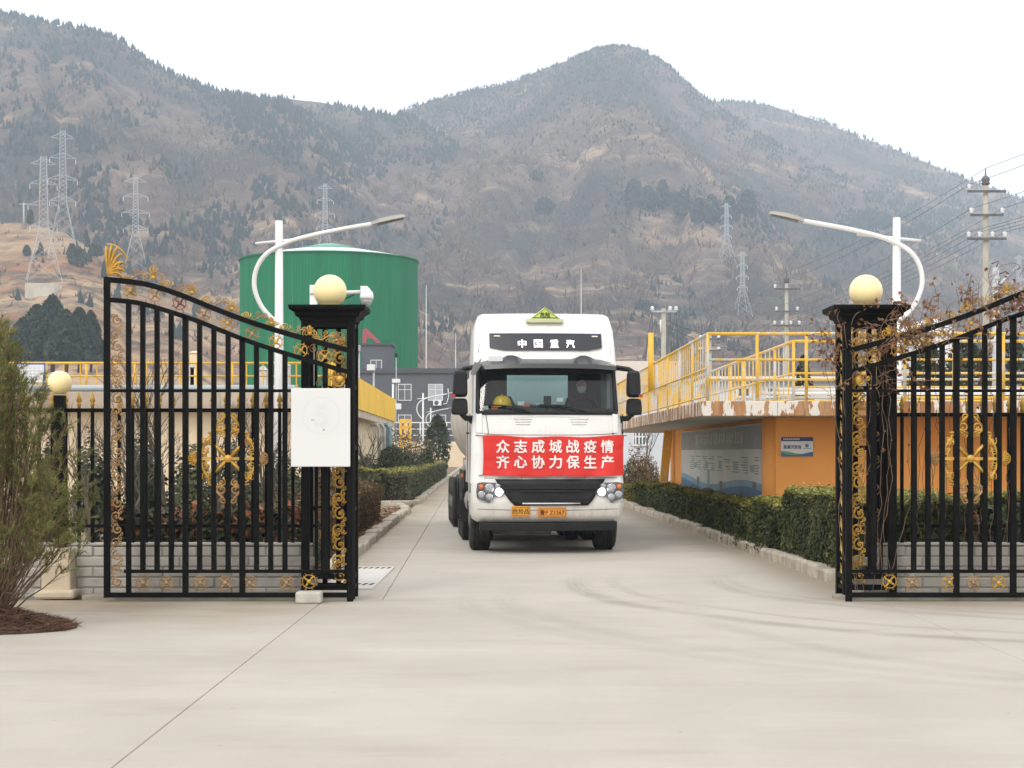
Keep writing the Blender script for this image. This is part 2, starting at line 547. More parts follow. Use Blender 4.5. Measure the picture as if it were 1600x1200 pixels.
# ---------------------------------------------------------------- forest on the hills
def cones(P, h, r, n=5):
    """rough little conifers: two stacked skirts"""
    k = len(P); ang = RNG.uniform(0, 2*PI, k)
    Vs = []; Fs = []
    base = 0
    ring = []
    for j in range(n):
        a = ang + 2*PI*j/n
        rr = r*RNG.uniform(0.65, 1.25, k)
        ring.append(np.stack([P[:,0]+rr*np.cos(a), P[:,1]+rr*np.sin(a), P[:,2]+h*RNG.uniform(0.0,0.22,k)], axis=1))
    for j in range(n):
        a = ang + 2*PI*(j+0.5)/n
        rr = 0.55*r*RNG.uniform(0.6, 1.3, k)
        ring.append(np.stack([P[:,0]+rr*np.cos(a), P[:,1]+rr*np.sin(a), P[:,2]+h*RNG.uniform(0.45,0.65,k)], axis=1))
    tip = P + np.stack([RNG.normal(0,0.05,k)*h, RNG.normal(0,0.05,k)*h, h], axis=1)
    V = np.stack(ring+[tip], axis=1)
    m = 2*n+1
    f = []
    for j in range(n):
        l = (j+1) % n
        f += [(j, l, n+j), (l, n+l, n+j), (n+j, n+l, 2*n)]
    f = np.array(f)
    F = (np.arange(k)[:,None,None]*m + f[None]).reshape(-1, 3)
    return V.reshape(-1, 3), F
def blobs(P, h, r):
    """loose bare crowns: a lumpy low hexagonal bud"""
    k = len(P); n = 6; ang = RNG.uniform(0, 2*PI, k)
    ring = []
    for lev, rad in ((0.0,0.5),(0.55,1.0)):
        for j in range(n):
            a = ang + 2*PI*j/n
            rr = rad*r*RNG.uniform(0.6, 1.3, k)
            ring.append(np.stack([P[:,0]+rr*np.cos(a), P[:,1]+rr*np.sin(a), P[:,2]+h*(lev+RNG.uniform(-0.15,0.15,k))], axis=1))
    tip = P + np.stack([0*h, 0*h, h], axis=1)
    V = np.stack(ring+[tip], axis=1)
    f = []
    for j in range(n):
        l = (j+1) % n
        f += [(j, l, n+j), (l, n+l, n+j), (n+j, n+l, 2*n)]
    F = (np.arange(k)[:,None,None]*(2*n+1) + np.array(f)[None]).reshape(-1, 3)
    return V.reshape(-1, 3), F

def farleaf(name, stops):
    m, t, b, o = newmat(name)
    g = t.nodes.new('ShaderNodeNewGeometry')
    r = ramp(t, stops)
    t.links.new(g.outputs['Random Per Island'], r.inputs[0])
    t.links.new(r.outputs[0], b.inputs['Base Color'])
    b.inputs['Roughness'].default_value = 1.0; b.inputs['Specular IOR Level'].default_value = 0
    return m
CONIF = farleaf('far_conifer', [(0, (0.008,0.020,0.022)), (0.6, (0.016,0.034,0.034)), (1, (0.035,0.052,0.045))])
BARE = farleaf('far_bare_trees', [(0, (0.07,0.052,0.047)), (0.5, (0.13,0.096,0.083)), (1, (0.24,0.175,0.13))])

def scatter(n, plo, phi, dlo, dhi, seed):
    px = RNG.uniform(plo, phi, n); D = np.sqrt(RNG.uniform(dlo**2, dhi**2, n))
    z, i = terrain(px, D)
    return px, D, z, i
px, D, z, hi = scatter(420000, -60, 1660, 500, 2700, 1)
y = HOR - (z-EYE)*FPX/D
nz = fbm(px/70.0, y/45.0, 91, 4); nz2 = fbm(px/22.0, y/14.0, 93, 3)
sk = np.stack([ipl(px, h['sk']) for h in HILLS])[np.clip(hi,0,5), np.arange(len(px))]
top = np.exp(-np.clip(y-sk, 0, None)/14.0)                     # ridges carry trees
dens = np.zeros(len(px))
w0 = np.clip((nz-0.43)*5, 0, 1)*np.clip((nz2-0.36)*5, 0, 1)
dens = np.where(hi == 0, 0.85*w0*np.clip((470-y)/120, 0, 1) + 0.9*top, dens)
dens = np.where(hi == 1, 0.7*w0*np.clip((430-y)/140, 0, 1) + 0.9*top*np.clip((nz2-.3)*4,0,1), dens)
pk = np.exp(-((px-1000)/150.0)**2)*np.clip((230-y)/120, 0, 1)
dens = np.where(hi == 2, 0.5*pk*np.clip((nz2-.35)*4,0,1) + 0.75*np.exp(-((px-700)/110.0)**2)*np.clip((215-y)/50,0,1) + 0.5*top*np.where(px>1100, 2.2, 0.8)*np.clip((nz2-.30)*6,0,1) + 0.5*np.where(px>1090, np.exp(-(y-sk)/26.0), 0)*np.clip((nz2-.42)*7,0,1)
                + 0.05*np.clip((nz2-.5)*8,0,1)*np.clip((320-y)/100,0,1), dens)
dens = np.where(hi == 3, 0.02*np.clip((nz2-.5)*9,0,1) + 0.12*top + 0.85*np.clip((nz2-.4)*5,0,1)*np.exp(-((px-1330)/190)**2)*np.exp(-((y-345)/42)**2), dens)
dens = np.where(hi == 4, 0.25*np.clip((nz-0.5)*8,0,1)*np.clip((nz2-.5)*8,0,1), dens)
dens = np.where(hi == 5, 0.35*np.clip((nz-0.5)*8,0,1)*np.clip((nz2-.42)*6,0,1) + 0.15*np.exp(-((px-1200)/230)**2)*np.exp(-((y-365)/45)**2), dens)
band = np.exp(-((px-1260)/260)**2)*np.exp(-((y-(345+0.06*(px-1260)))/34)**2)
dens = np.maximum(dens, np.where(hi >= 2, 0.8*band*np.clip((nz-0.40)*6,0,1), 0))
keep = (RNG.uniform(0, 1, len(px)) < dens*0.62) & (hi >= 0) & (y < 560)
P = np.stack([(px-800)*D/FPX, D, z-0.5], axis=1)
Pk = P[keep]; k = len(Pk)
hh = RNG.uniform(2.6, 6.6, k)*np.where(hi[keep]==2, 0.75, 1.0)*np.where(D[keep]>2000, 1.15, 1)
Vc, Fc = cones(Pk, hh, hh*0.27)
forest = npmesh('conifer_forest', Vc, Fc, CONIF); tag(forest, 'dark conifer forest covering the misty ridges behind the works', kind='stuff')
keep2 = (RNG.uniform(0, 1, len(px)) < np.clip(0.05+0.5*np.clip((nz2-0.35)*3,0,1)*(1-dens), 0, 1)*0.34) & (hi >= 0) & ((hi != 4) | (nz2 > 0.5)) & (y < 570) & ~keep
Pk2 = P[keep2]; k2 = len(Pk2)
h2 = RNG.uniform(2.0, 5.0, k2)*np.where(hi[keep2]==4, 0.45, 1.0)
tw = []
for k_ in range(5):
    d_ = unit(k2); d_[:,2] = np.abs(d_[:,2])*1.1+0.45
    tw.append(blades(Pk2 + d_*np.array([0.9,0.9,0.0]), Pk2 + d_*h2[:,None]*RNG.uniform(0.7,1.4,k2)[:,None], 0.9)[0])
Vb = np.concatenate(tw); Fb = np.arange(len(Vb)).reshape(-1, 3)
scrub = npmesh('bare_scrub', Vb, Fb, BARE); tag(scrub, 'leafless grey brown scrub over the hillsides', kind='stuff')
print('forest', k, k2)

# ---------------------------------------------------------------- standing trees that can be told apart
DENSE = leafmat('dense_conifer', [(0,(0.012,0.022,0.018)),(0.6,(0.035,0.058,0.042)),(1,(0.075,0.10,0.07))], 0.1, 0.8, 0.1)
def hill_point(px, py, lo=310, hi=2300):
    """where the line of sight through px, py meets the terrain"""
    Ds = np.arange(lo, hi, 4.0)
    z, _ = terrain(np.full(Ds.shape, float(px)), Ds)
    yy = HOR - (z-EYE)*FPX/Ds
    ok = np.where(yy <= py)[0]
    Di = Ds[ok[0]] if len(ok) else hi
    z, _ = terrain(np.array([float(px)]), np.array([Di]))
    return Vector(((px-800)*Di/FPX, Di, float(z[0])))
def crown_tree(base, h, w, label, group, mat=DENSE, n=900, leaf=0.5, round_=False, cone=False):
    t = thing('evergreen_tree', label, 'tree', base, group=group)
    mb = MB(); mb.tube([(0,0,-1),(0.05*w,0,h*0.5),(0,0,h*0.9)], [0.05*w,0.035*w,0.008*w], 6)
    mb.build('trunk', BARK, t)
    u = RNG.uniform(0, 1, n)
    zz = 0.08 + 0.92*u**0.9
    prof = np.where(zz < 0.3, 0.75+0.8*zz, np.sqrt(np.clip(1-((zz-0.3)/0.7)**(1.7 if round_ else 1.2), 0, 1)))*0.5*w
    if cone: prof = np.where(zz < 0.2, 0.8+zz, (1-zz)**0.62*1.12)*0.5*w
    a = RNG.uniform(0, 2*PI, n)
    lump = 0.75 + 0.5*vnoise(a*1.7, zz*7, RNG.integers(1, 999))
    rr = prof*lump*np.sqrt(RNG.uniform(0.25, 1, n))
    P = np.stack([rr*np.cos(a), rr*np.sin(a), zz*h], axis=1)
    leaves('crown', P, leaf, mat, t, 1.6)
    return t
places = {0:'first from the left',1:'second from the left',2:'third from the left',3:'fourth from the left',4:'fifth from the left',5:'sixth from the left',6:'seventh from the left',7:'eighth from the left',8:'ninth from the left',9:'tenth from the left',10:'eleventh from the left',11:'twelfth from the left',12:'last on the right'}
clump = [(36,560,492,36),(58,562,476,44),(82,562,468,40),(103,562,478,40),(124,563,482,40),(142,562,492,26)]
for i, (x, yb, yt, w) in enumerate(clump):
    Dd = 262 + (i % 3)*7
    s = Dd/FPX
    b = Vector((XX(x, Dd), Dd, ZZ(yb+10, Dd)))
    crown_tree((b.x, b.y, b.z), (yb+10-yt)*s*(0.92+0.14*((i*7)%3)/2), w*1.85*s, 'dense dark evergreen in the clump below the left pylons, %s' % places[i], 'evergreens in the dark clump on the foothill', n=2600, leaf=0.55, cone=True)
for i, (x, yb, yt, w) in enumerate([(990,328,284,26),(1012,332,294,24),(1035,330,288,20),(1052,328,305,18),(1068,345,300,24),(1092,350,312,22),(1112,352,306,24),(1140,350,308,24),(1168,345,300,26),(850,335,312,26),(838,285,270,18)]):
    b = hill_point(x, yb); s = b.y/FPX
    lab = ('dark tree in the row across the central mountain, %s' % places[i]) if i < 9 else ('lone bushy dark tree on the slope under the main peak' if i == 9 else 'small dark tree highest on the slope under the main peak')
    crown_tree(b, (yb-yt)*s, w*1.2*s, lab, 'dark trees standing in a row on the central mountain' if i < 9 else None, n=420, leaf=2.2, round_=True)
for i, (x, yb, yt, w, lab) in enumerate([(113,408,386,14,'small dark tree just right of the nearer left pylon foot'),(122,420,392,22,'bushier dark tree right of the nearer left pylon foot'),(150,402,384,20,'dark tree on the foothill edge between the left pylons'),(47,352,332,8,'small lone tree beside the short pole on the foothill'),(42,402,388,9,'tiny round bush on bare orange earth beside the pylon leg')]):
    b = hill_point(x, yb); s = b.y/FPX
    crown_tree(b, (yb-yt)*s*1.1, w*1.2*s, lab, None, n=420, leaf=0.9)

# ---------------------------------------------------------------- pylons
PYM = M('pylon_steel', (0.50, 0.52, 0.55), 0.6, 0.05, 1)
INS = M('insulator', (0.75, 0.77, 0.8), 0.3, 0.03, 3)
YEL = M('yellow_paint', (0.72, 0.42, 0.03), 0.5, 0.12, 3, dirt=(0.42,0.3,0.16), dfac=0.5)
def pylon(px, ytop, ybase, basew, armw, label, rz=0.3, D=None, arms=(0.06,0.22,0.39,0.56), yellow=False):
    b = hill_point(px, ybase) if D is None else Vector((XX(px, D), D, ZZ(ybase, D)))
    s = b.y/FPX
    H = (ybase-ytop)*s; bw = basew*s/2; aw = armw*s/2
    tw = bw*0.17; waist = H*0.42
    th = max(0.09, 0.42*s)
    t = thing('pylon', label, 'pylon', b, rz, 'lattice pylons standing on the hillsides')
    def half(z):
        return bw + (tw*1.5-bw)*min(1, z/waist) if z < waist else tw*1.5 + (tw-tw*1.5)*(z-waist)/(H-waist)
    mb = MB()
    levs = [0]
    while levs[-1] < H*0.985:
        levs.append(min(H, levs[-1] + max(half(levs[-1])*1.25, H*0.03)))
    cs = [(-1,-1),(1,-1),(1,1),(-1,1)]
    for i in range(4):
        a = cs[i]
        mb.tube([(a[0]*half(z), a[1]*half(z), z-(1.5 if z == 0 else 0)) for z in levs], th*0.8, 3, cap=False)
    mb.build('legs', PYM, t)
    mb = MB()
    for k in range(len(levs)-1):
        z0, z1 = levs[k], levs[k+1]; h0, h1 = half(z0), half(z1)
        for i in range(4):
            a, c = cs[i], cs[(i+1) % 4]
            mb.tube([(a[0]*h0,a[1]*h0,z0),(c[0]*h1,c[1]*h1,z1)], th*0.5, 3, cap=False)
            mb.tube([(c[0]*h0,c[1]*h0,z0),(a[0]*h1,a[1]*h1,z1)], th*0.5, 3, cap=False)
    o = mb.build('bracing', PYM, t); o['kind'] = 'stuff'
    if yellow:
        mb = MB(); mb.tube([(-tw*1.5,-tw*1.5-0.1,H*0.5),(-tw*1.3,-tw*1.4-0.1,H*0.8)], th*1.3, 4); mb.build('painted_ladder', YEL, t)
    for k, f in enumerate(arms):
        z = H*(1-f); L = aw*(0.8 if k == 0 else (1.0 if k == 2 else 0.88))
        mb = MB(); hw = half(z)
        mb.tube([(-hw-0.01,0,z+H*0.017),(hw+0.01,0,z+H*0.017)], th*0.4, 3)
        for q in (-1,1): mb.tube([(-hw,q*hw,z+H*0.035),(hw,q*hw,z+H*0.035)], th*0.6, 3)
        mb.tube([(0,-hw,z+H*0.035),(0,hw,z+H*0.035)], th*0.4, 3); mb.tube([(0,0,z+H*0.035),(0,0,z+H*0.017)], th*0.4, 3)
        for sgn in (-1, 1):
            up = H*0.035
            for q in (-1, 1):
                mb.tube([(sgn*hw, q*hw, z+up),(sgn*L, 0, z)], th*0.6, 3)
                mb.tube([(sgn*hw, q*hw, z-(0 if k else up*0.2)),(sgn*L, 0, z)], th*0.6, 3)
            for u in (0.35, 0.68):
                x = sgn*(hw+(L-hw)*u); mb.tube([(x,-hw*(1-u),z+up*(1-u)),(x,hw*(1-u),z)], th*0.4, 3)
                mb.tube([(x,hw*(1-u),z+up*(1-u)),(x,-hw*(1-u),z)], th*0.4, 3)
        mb.build('crossarm', PYM, t)
        if k:
            for sgn in (-1, 1):
                mb = MB(); mb.lathe([(0.02,0),(0.2*1.4*th/0.12*0.5,0.1),(0.2*1.4*th/0.12*0.5,H*0.035),(0.02,H*0.04)], (sgn*L*0.97,0,z-H*0.045), 6)
                mb.build('insulator', INS, t)
    return t
pylon(68, 248, 444, 54, 48, 'tall steel lattice pylon with a yellow stripe, in front of its twin at far left', 0.35, yellow=True)
pylon(98, 205, 402, 46, 46, 'taller pale lattice pylon close behind the yellow striped one at far left', 0.3)
pylon(212, 280, 428, 36, 44, 'pale lattice pylon rising behind the gold fan ornament of the gate', 0.2)
pylon(508, 288, 410, 30, 30, 'lattice pylon standing above the green tank roof', 0.2)
pylon(1135, 320, 413, 24, 20, 'lattice pylon under the right street lamp head, left of the fainter one', 0.2)
pylon(1160, 394, 495, 26, 20, 'faint lattice pylon lower on the slope beside the right globe lamp', 0.2)
pylon(1592, 398, 500, 24, 22, 'thin faint pylon at the right edge beyond the concrete pole', 0.2)
# tower foundation on the foothill
b = hill_point(66, 462)
mb = MB(); mb.box(-4.6,4.6,-3,6,-3,3.2)
o = mb.build('pylon_foundation', M('foundation_concrete', (0.5,0.46,0.38), 0.9, 0.1, 0.5), loc=b); tag(o, 'pale concrete foundation block under the yellow striped pylon', 'foundation')
# short pole on the foothill
b = hill_point(37, 350); s = b.y/FPX
t = thing('power_pole', 'short pale pole with one crossarm on the foothill, far left', 'power pole', b)
mb = MB(); mb.tube([(0,0,-1),(0,0,32*s)], [1.4*s,1.0*s], 6); mb.build('pole', PYM, t)
mb = MB(); mb.bar((-7*s,0,30*s),(7*s,0,30*s),1.2*s); mb.build('crossarm', PYM, t)

# ---------------------------------------------------------------- the air
mb = MB(); mb.box(-1500, 1500, -70, 3100, -2.0, 620)
m, t_, b_, o_ = newmat('thin_haze'); t_.nodes.remove(b_)
pv = t_.nodes.new('ShaderNodeVolumePrincipled')
pv.inputs['Color'].default_value = (0.74, 0.86, 1.0, 1)
pv.inputs['Density'].default_value = 0.00036
pv.inputs['Anisotropy'].default_value = 0.2
t_.links.new(pv.outputs[0], o_.inputs['Volume'])
hz = mb.build('haze', m); tag(hz, kind='stuff')
# ================================================================ paving
GATE_D = 17.8
def concrete_mat():
    m, t, b, o = newmat('forecourt_concrete')
    v = pos(t)
    n1 = noise(t, v, 0.35, 5, 0.6); n2 = noise(t, pos(t, (0.5,1.6,1)), 1.1, 5, 0.65); n3 = noise(t, v, 45, 3)
    c = mix(t, (0.376,0.344,0.301), (0.432,0.398,0.353), mrange(t, n1, 0.35, 0.65))
    c = mix(t, c, (0.30,0.26,0.20), mrange(t, n2, 0.50, 0.75, 0, 0.42))
    c = mix(t, c, (0.45,0.425,0.385), mrange(t, n2, 0.46, 0.3, 0, 0.5))
    c = mix(t, c, (0.31,0.28,0.235), mrange(t, n3, 0.5, 0.75, 0, 0.28))
    # hairline cracks here and there, and scattered grit
    wv = t.nodes.new('ShaderNodeMix'); wv.data_type = 'VECTOR'; wv.inputs[0].default_value = 0.16
    nn = t.nodes.new('ShaderNodeTexNoise'); nn.inputs['Scale'].default_value = 1.1; nn.inputs['Detail'].default_value = 5; t.links.new(v, nn.inputs['Vector'])
    sc2 = t.nodes.new('ShaderNodeVectorMath'); sc2.operation = 'SCALE'; sc2.inputs['Scale'].default_value = 5.0; t.links.new(nn.outputs['Color'], sc2.inputs[0])
    t.links.new(v, wv.inputs[4]); t.links.new(sc2.outputs[0], wv.inputs[5])
    vo = t.nodes.new('ShaderNodeTexVoronoi'); vo.feature = 'DISTANCE_TO_EDGE'; vo.inputs['Scale'].default_value = 0.28
    t.links.new(wv.outputs[1], vo.inputs['Vector'])
    crack = math_(t, 'MULTIPLY', mrange(t, vo.outputs['Distance'], 0.0, 0.0022, 1, 0), mrange(t, noise(t, v, 0.23, 3), 0.50, 0.60, 0, 0.6))
    c = mix(t, c, (0.20,0.17,0.13), crack)
    grit = noise(t, v, 9.0, 2, 0.5)
    c = mix(t, c, (0.22,0.19,0.15), mrange(t, grit, 0.735, 0.78, 0, 0.6))
    oi = t.nodes.new('ShaderNodeObjectInfo')
    c = mix(t, c, (0.44,0.41,0.36), math_(t, 'MULTIPLY', oi.outputs['Random'], 0.3))
    g = t.nodes.new('ShaderNodeNewGeometry')
    sx = t.nodes.new('ShaderNodeSeparateXYZ'); t.links.new(g.outputs['Position'], sx.inputs[0])
    # silt along the gate line and left corner, gate's ground shade painted in
    silt_shade = math_(t, 'MULTIPLY', mrange(t, sx.outputs[1], 14.2, 17.8, 0, 1), mrange(t, sx.outputs[0], -1.2, -3.0, 0, 1))
    silt_shade2 = math_(t, 'MULTIPLY', mrange(t, sx.outputs[1], 15.9, 17.9, 0, 0.8), mrange(t, sx.outputs[0], 3.2, 4.6, 0, 1))
    silt_shade = math_(t, 'MULTIPLY', math_(t, 'MAXIMUM', silt_shade, silt_shade2), mrange(t, noise(t, pos(t,(0.6,1.5,1)), 0.9, 5, 0.65), 0.3, 0.62, 0.35, 1))
    c = mix(t, c, (0.27,0.21,0.14), math_(t, 'MULTIPLY', silt_shade, 0.95))
    edge = math_(t,'MULTIPLY', mrange(t, math_(t,'ADD',sx.outputs[0],math_(t,'MULTIPLY',sx.outputs[1],0.02)), 3.2, 4.3, 0, 0.65), mrange(t, sx.outputs[1], 17, 19, 0, 1))
    c = mix(t, c, (0.25,0.205,0.145), edge)
    # tyre marks: arcs of tread bands turning out of the gate
    cmb = t.nodes.new('ShaderNodeCombineXYZ'); t.links.new(sx.outputs[0], cmb.inputs[0]); t.links.new(sx.outputs[1], cmb.inputs[1])
    wob = noise(t, v, 0.5, 2)
    patch = noise(t, v, 0.9, 5, 0.6)
    marks = None
    for (cx, cy, R, wd, st, lo, hi) in ((7.5,20.0,6.75,0.26,0.75,1,0), (7.5,20.2,6.25,0.16,0.45,1,0), (7.6,20.2,5.1,0.22,0.5,1,0), (8.0,18.5,8.1,0.3,0.3,1,0), (8.3,18.5,8.75,0.24,0.24,1,0), (7.3,20.4,4.6,0.14,0.4,1,0), (9.0,16.8,7.2,0.25,0.35,1,0), (-9.5,11.0,9.9,0.34,0.085,1,0),(-9.3,11.5,11.7,0.3,0.075,1,0),(-8,9,9.0,0.26,0.06,1,0)):
        sb = t.nodes.new('ShaderNodeVectorMath'); sb.operation = 'DISTANCE'
        t.links.new(cmb.outputs[0], sb.inputs[0]); sb.inputs[1].default_value = (cx, cy, 0)
        d = math_(t, 'ADD', sb.outputs['Value'], math_(t, 'MULTIPLY', math_(t, 'SUBTRACT', wob, 0.5), 0.35))
        ad = math_(t, 'ABSOLUTE', math_(t, 'SUBTRACT', d, R))
        f = mrange(t, ad, wd*0.1, wd*0.95, 1, 0)
        tread = mrange(t, math_(t, 'SINE', math_(t, 'MULTIPLY', d, 70)), -0.6, 0.5, 0.7, 1)
        side = mrange(t, sx.outputs[0], cx-R-0.5 if cx > 0 else -0.6, cx-1.0 if cx > 0 else 0.8, 1.0, 0.75)
        f = math_(t, 'MULTIPLY', math_(t, 'MULTIPLY', f, tread), st)
        f = math_(t, 'MULTIPLY', f, mrange(t, sx.outputs[1], cy+2.5, cy-1.0, 0, 1) if cx > 0 else mrange(t, sx.outputs[1], cy+4, cy+1, 0, 1))
        marks = f if marks is None else math_(t, 'MAXIMUM', marks, f)
    # straight wheel tracks worn along the road
    marks = math_(t, 'MULTIPLY', marks, mrange(t, patch, 0.3, 0.6, 0.4, 1))
    c = mix(t, c, (0.17,0.155,0.14), math_(t, 'MULTIPLY', marks, 0.68))
    t.links.new(c, b.inputs['Base Color'])
    b.inputs['Roughness'].default_value = 0.8
    b.inputs['Specular IOR Level'].default_value = 0.3
    bump(t, b, math_(t, 'ADD', n3, n2), 0.25, 0.01)
    return m
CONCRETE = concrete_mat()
court = struct_root('forecourt')
def slab(xs, y0, y1, parent, top=0.0):
    """xs: four corner x: near-left, near-right, far-right, far-left"""
    g = 0.003
    mb = MB(); mb.zprism([(xs[0]+g,y0+g),(xs[1]-g,y0+g),(xs[2]-g,y1-g),(xs[3]+g,y1-g)], -0.15, top)
    return mb.build('concrete_slab', CONCRETE, parent, bevel=0.005, seg=1)
colx = [-14, -8, -2.03, 3.92, 9.5, 15]
rows = [-6, 0.5, 7.2, 13.46, 17.95]
for i in range(len(rows)-1):
    for j in range(len(colx)-1):
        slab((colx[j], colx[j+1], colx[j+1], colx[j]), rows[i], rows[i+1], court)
# dark filler in the joints
mb = MB(); mb.box(-14, 15, -6, 17.95, -0.155, -0.03)
o = mb.build('joint_filler', M('joint_filler', (0.28,0.25,0.21), 0.95, 0.2, 8), court)
road = struct_root('road')
rr = [17.95, 25.7, 32, 38.5, 45, 52, 59, 67, 76, 86, 98, 112, 130, 150, 175, 210]
def LE(D): return -2.32 - 0.0186*(D-24.6)
def RE(D): return 3.87 - 0.021*(D-19.9)
def GU(D): return -1.46 - 0.0235*(D-20.5)
for i in range(len(rr)-1):
    a, b2 = rr[i], rr[i+1]
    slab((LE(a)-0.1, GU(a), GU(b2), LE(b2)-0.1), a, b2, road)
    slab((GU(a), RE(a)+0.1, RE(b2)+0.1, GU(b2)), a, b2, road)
mb = MB(); mb.zprism([(LE(18)-.1,17.95),(RE(18)+.1,17.95),(RE(210)+.1,210),(LE(210)-.1,210)], -0.155, -0.03)
mb.build('joint_filler', bpy.data.materials['joint_filler'], road)

# drain cover by the left gate post
dx0, dx1 = -2.25, -1.62
t = thing('drain_cover', 'pale concrete drain cover with two rows of dark slots by the left gate post', 'drain cover', (dx0, 19.3, 0.004))
mb = MB(); mb.box(0, dx1-dx0, 0, 3.7, -0.02, 0.012); mb.build('cover', M('new_concrete', (0.50,0.48,0.45), 0.8, 0.06, 3), t)
DARK = M('dark_gap', (0.012,0.011,0.01), 0.9, 0.1, 3)
for row in (0.5, 3.3):
    for k in range(7):
        mb = MB(); x = 0.06+k*0.08
        mb.zprism([(x, row),(x+0.035, row),(x+0.06, row+0.22),(x+0.025, row+0.22)], 0.0125, 0.016); mb.build('slot', DARK, t)

# kerbs: rough pale stones laid end to end
STONE = M('kerb_stone', (0.40,0.35,0.285), 0.9, 0.25, 3.2, bmp=0.9, bscale=14, dirt=(0.14,0.11,0.075), dfac=0.85)
def kerb(name, pts, w=0.22, h=0.15, L=0.85):
    root = struct_root(name)
    for i in range(len(pts)-1):
        a, b2 = Vector((*pts[i],0)), Vector((*pts[i+1],0))
        d = (b2-a); n = max(1, round(d.length/L)); d /= n
        perp = Vector((-d.y, d.x, 0)).normalized()
        for k in range(n):
            p = a + d*k; q = a + d*(k+1) - d.normalized()*random.uniform(0.008,0.03)
            j = random.uniform(-0.02, 0.02); hh = h + random.uniform(-0.025, 0.02); ww = w*random.uniform(0.9, 1.1)
            mb = MB()
            e = [p-perp*ww/2+perp*j, q-perp*ww/2+perp*(j+random.uniform(-.015,.015)), q+perp*ww/2+perp*j, p+perp*ww/2+perp*j]
            mb.zprism([(v.x, v.y) for v in e], -0.08, hh)
            mb.build('kerb_stone', STONE, root, bevel=0.035, seg=2)
    return root
kerb('kerb', [(RE(18.6)+0.12,18.6),(RE(32)+0.12,32),(RE(60)+0.12,60),(RE(110)+0.12,110)])
kerb('kerb', [(LE(19)-0.12,19),(LE(30)-0.12,30),(LE(44)-0.12,44),(LE(46.5)-0.5,47.5),(LE(47)-1.4,48)])
kerb('kerb', [(LE(50)-1.6,49.5),(LE(50)-0.12,50.5),(LE(90)-0.12,90),(LE(170)-0.12,170)])
# beds of soil
mb = MB(); mb.zprism([(RE(18.7)+0.2,18.7),(14,18.7),(14,140),(RE(140)+0.2,140)], -0.1, 0.06)
tag(mb.build('soil', SOIL), kind='structure')
mb = MB(); mb.zprism([(-16,18.7),(LE(18.7)-0.2,18.7),(LE(170)-0.2,170),(-16,170)], -0.1, 0.055)
tag(mb.build('soil', SOIL), kind='structure')
# dead leaves at the edge of the left bed
n = 1500
D_ = RNG.uniform(24, 46, n); x_ = LE(D_)-0.25-np.abs(RNG.normal(0,0.28,n))
DEADLEAF = leafmat('dead_leaves', [(0,(0.13,0.06,0.035)),(0.5,(0.26,0.15,0.08)),(1,(0.38,0.27,0.15))], 0.1)
o = leaves('leaf_litter', np.stack([x_, D_, np.full(n,0.085)], axis=1), 0.06, DEADLEAF, None, 1.5, np.tile([0,0,1.0],(n,1)))
tag(o, 'dry leaf litter along the left kerb', kind='stuff')
# track plinth under each gate
PLINTH = M('plinth_concrete', (0.30,0.27,0.215), 0.9, 0.15, 1.5, bmp=0.4)
for (a, b2, lab) in ((-4.65, -1.72, 'low concrete plinth under the left gate'), (3.5, 7.0, 'low concrete plinth under the right gate')):
    mb = MB(); mb.box(a, b2, 17.98, 18.22, -0.1, 0.05); tag(mb.build('plinth', PLINTH, bevel=0.01), kind='structure')

# ================================================================ gates
def spiral(cx, cz, r, turns, a0, sgn, n=22, r1=0.12):
    return [(cx + (r*(1-k/n*(1-r1)))*math.cos(a0+sgn*2*PI*turns*k/n), cz + (r*(1-k/n*(1-r1)))*math.sin(a0+sgn*2*PI*turns*k/n)) for k in range(n+1)]
def strip(mb, pts, y, r, m=0):
    mb.tube([(x, y, z) for x, z in pts], r, 4, m, True)
def rosette_mb(R=0.075):
    mb = MB()
    mb.tube([(R*math.cos(2*PI*k/16), 0, R*math.sin(2*PI*k/16)) for k in range(16)], 0.0055, 4, closed=True)
    mb.lathe([(0.001,-0.022),(0.018,-0.02),(0.026,-0.008),(0.026,0.008)], (0,0,0), 10, axis='y')
    for k in range(4):
        a = PI/4 + k*PI/2
        p = [(0.02*math.cos(a), 0, 0.02*math.sin(a)), (0.05*math.cos(a+0.18), 0, 0.05*math.sin(a+0.18)), (R*1.22*math.cos(a), 0, R*1.22*math.sin(a))]
        mb.tube(p, [0.012, 0.012, 0.004], 4)
        for q in (-1, 1):
            c = (R*1.12*math.cos(a+q*0.3), R*1.12*math.sin(a+q*0.3))
            strip(mb, spiral(c[0], c[1], 0.017, 0.9, a, q, 8), 0, 0.004)
    return mb
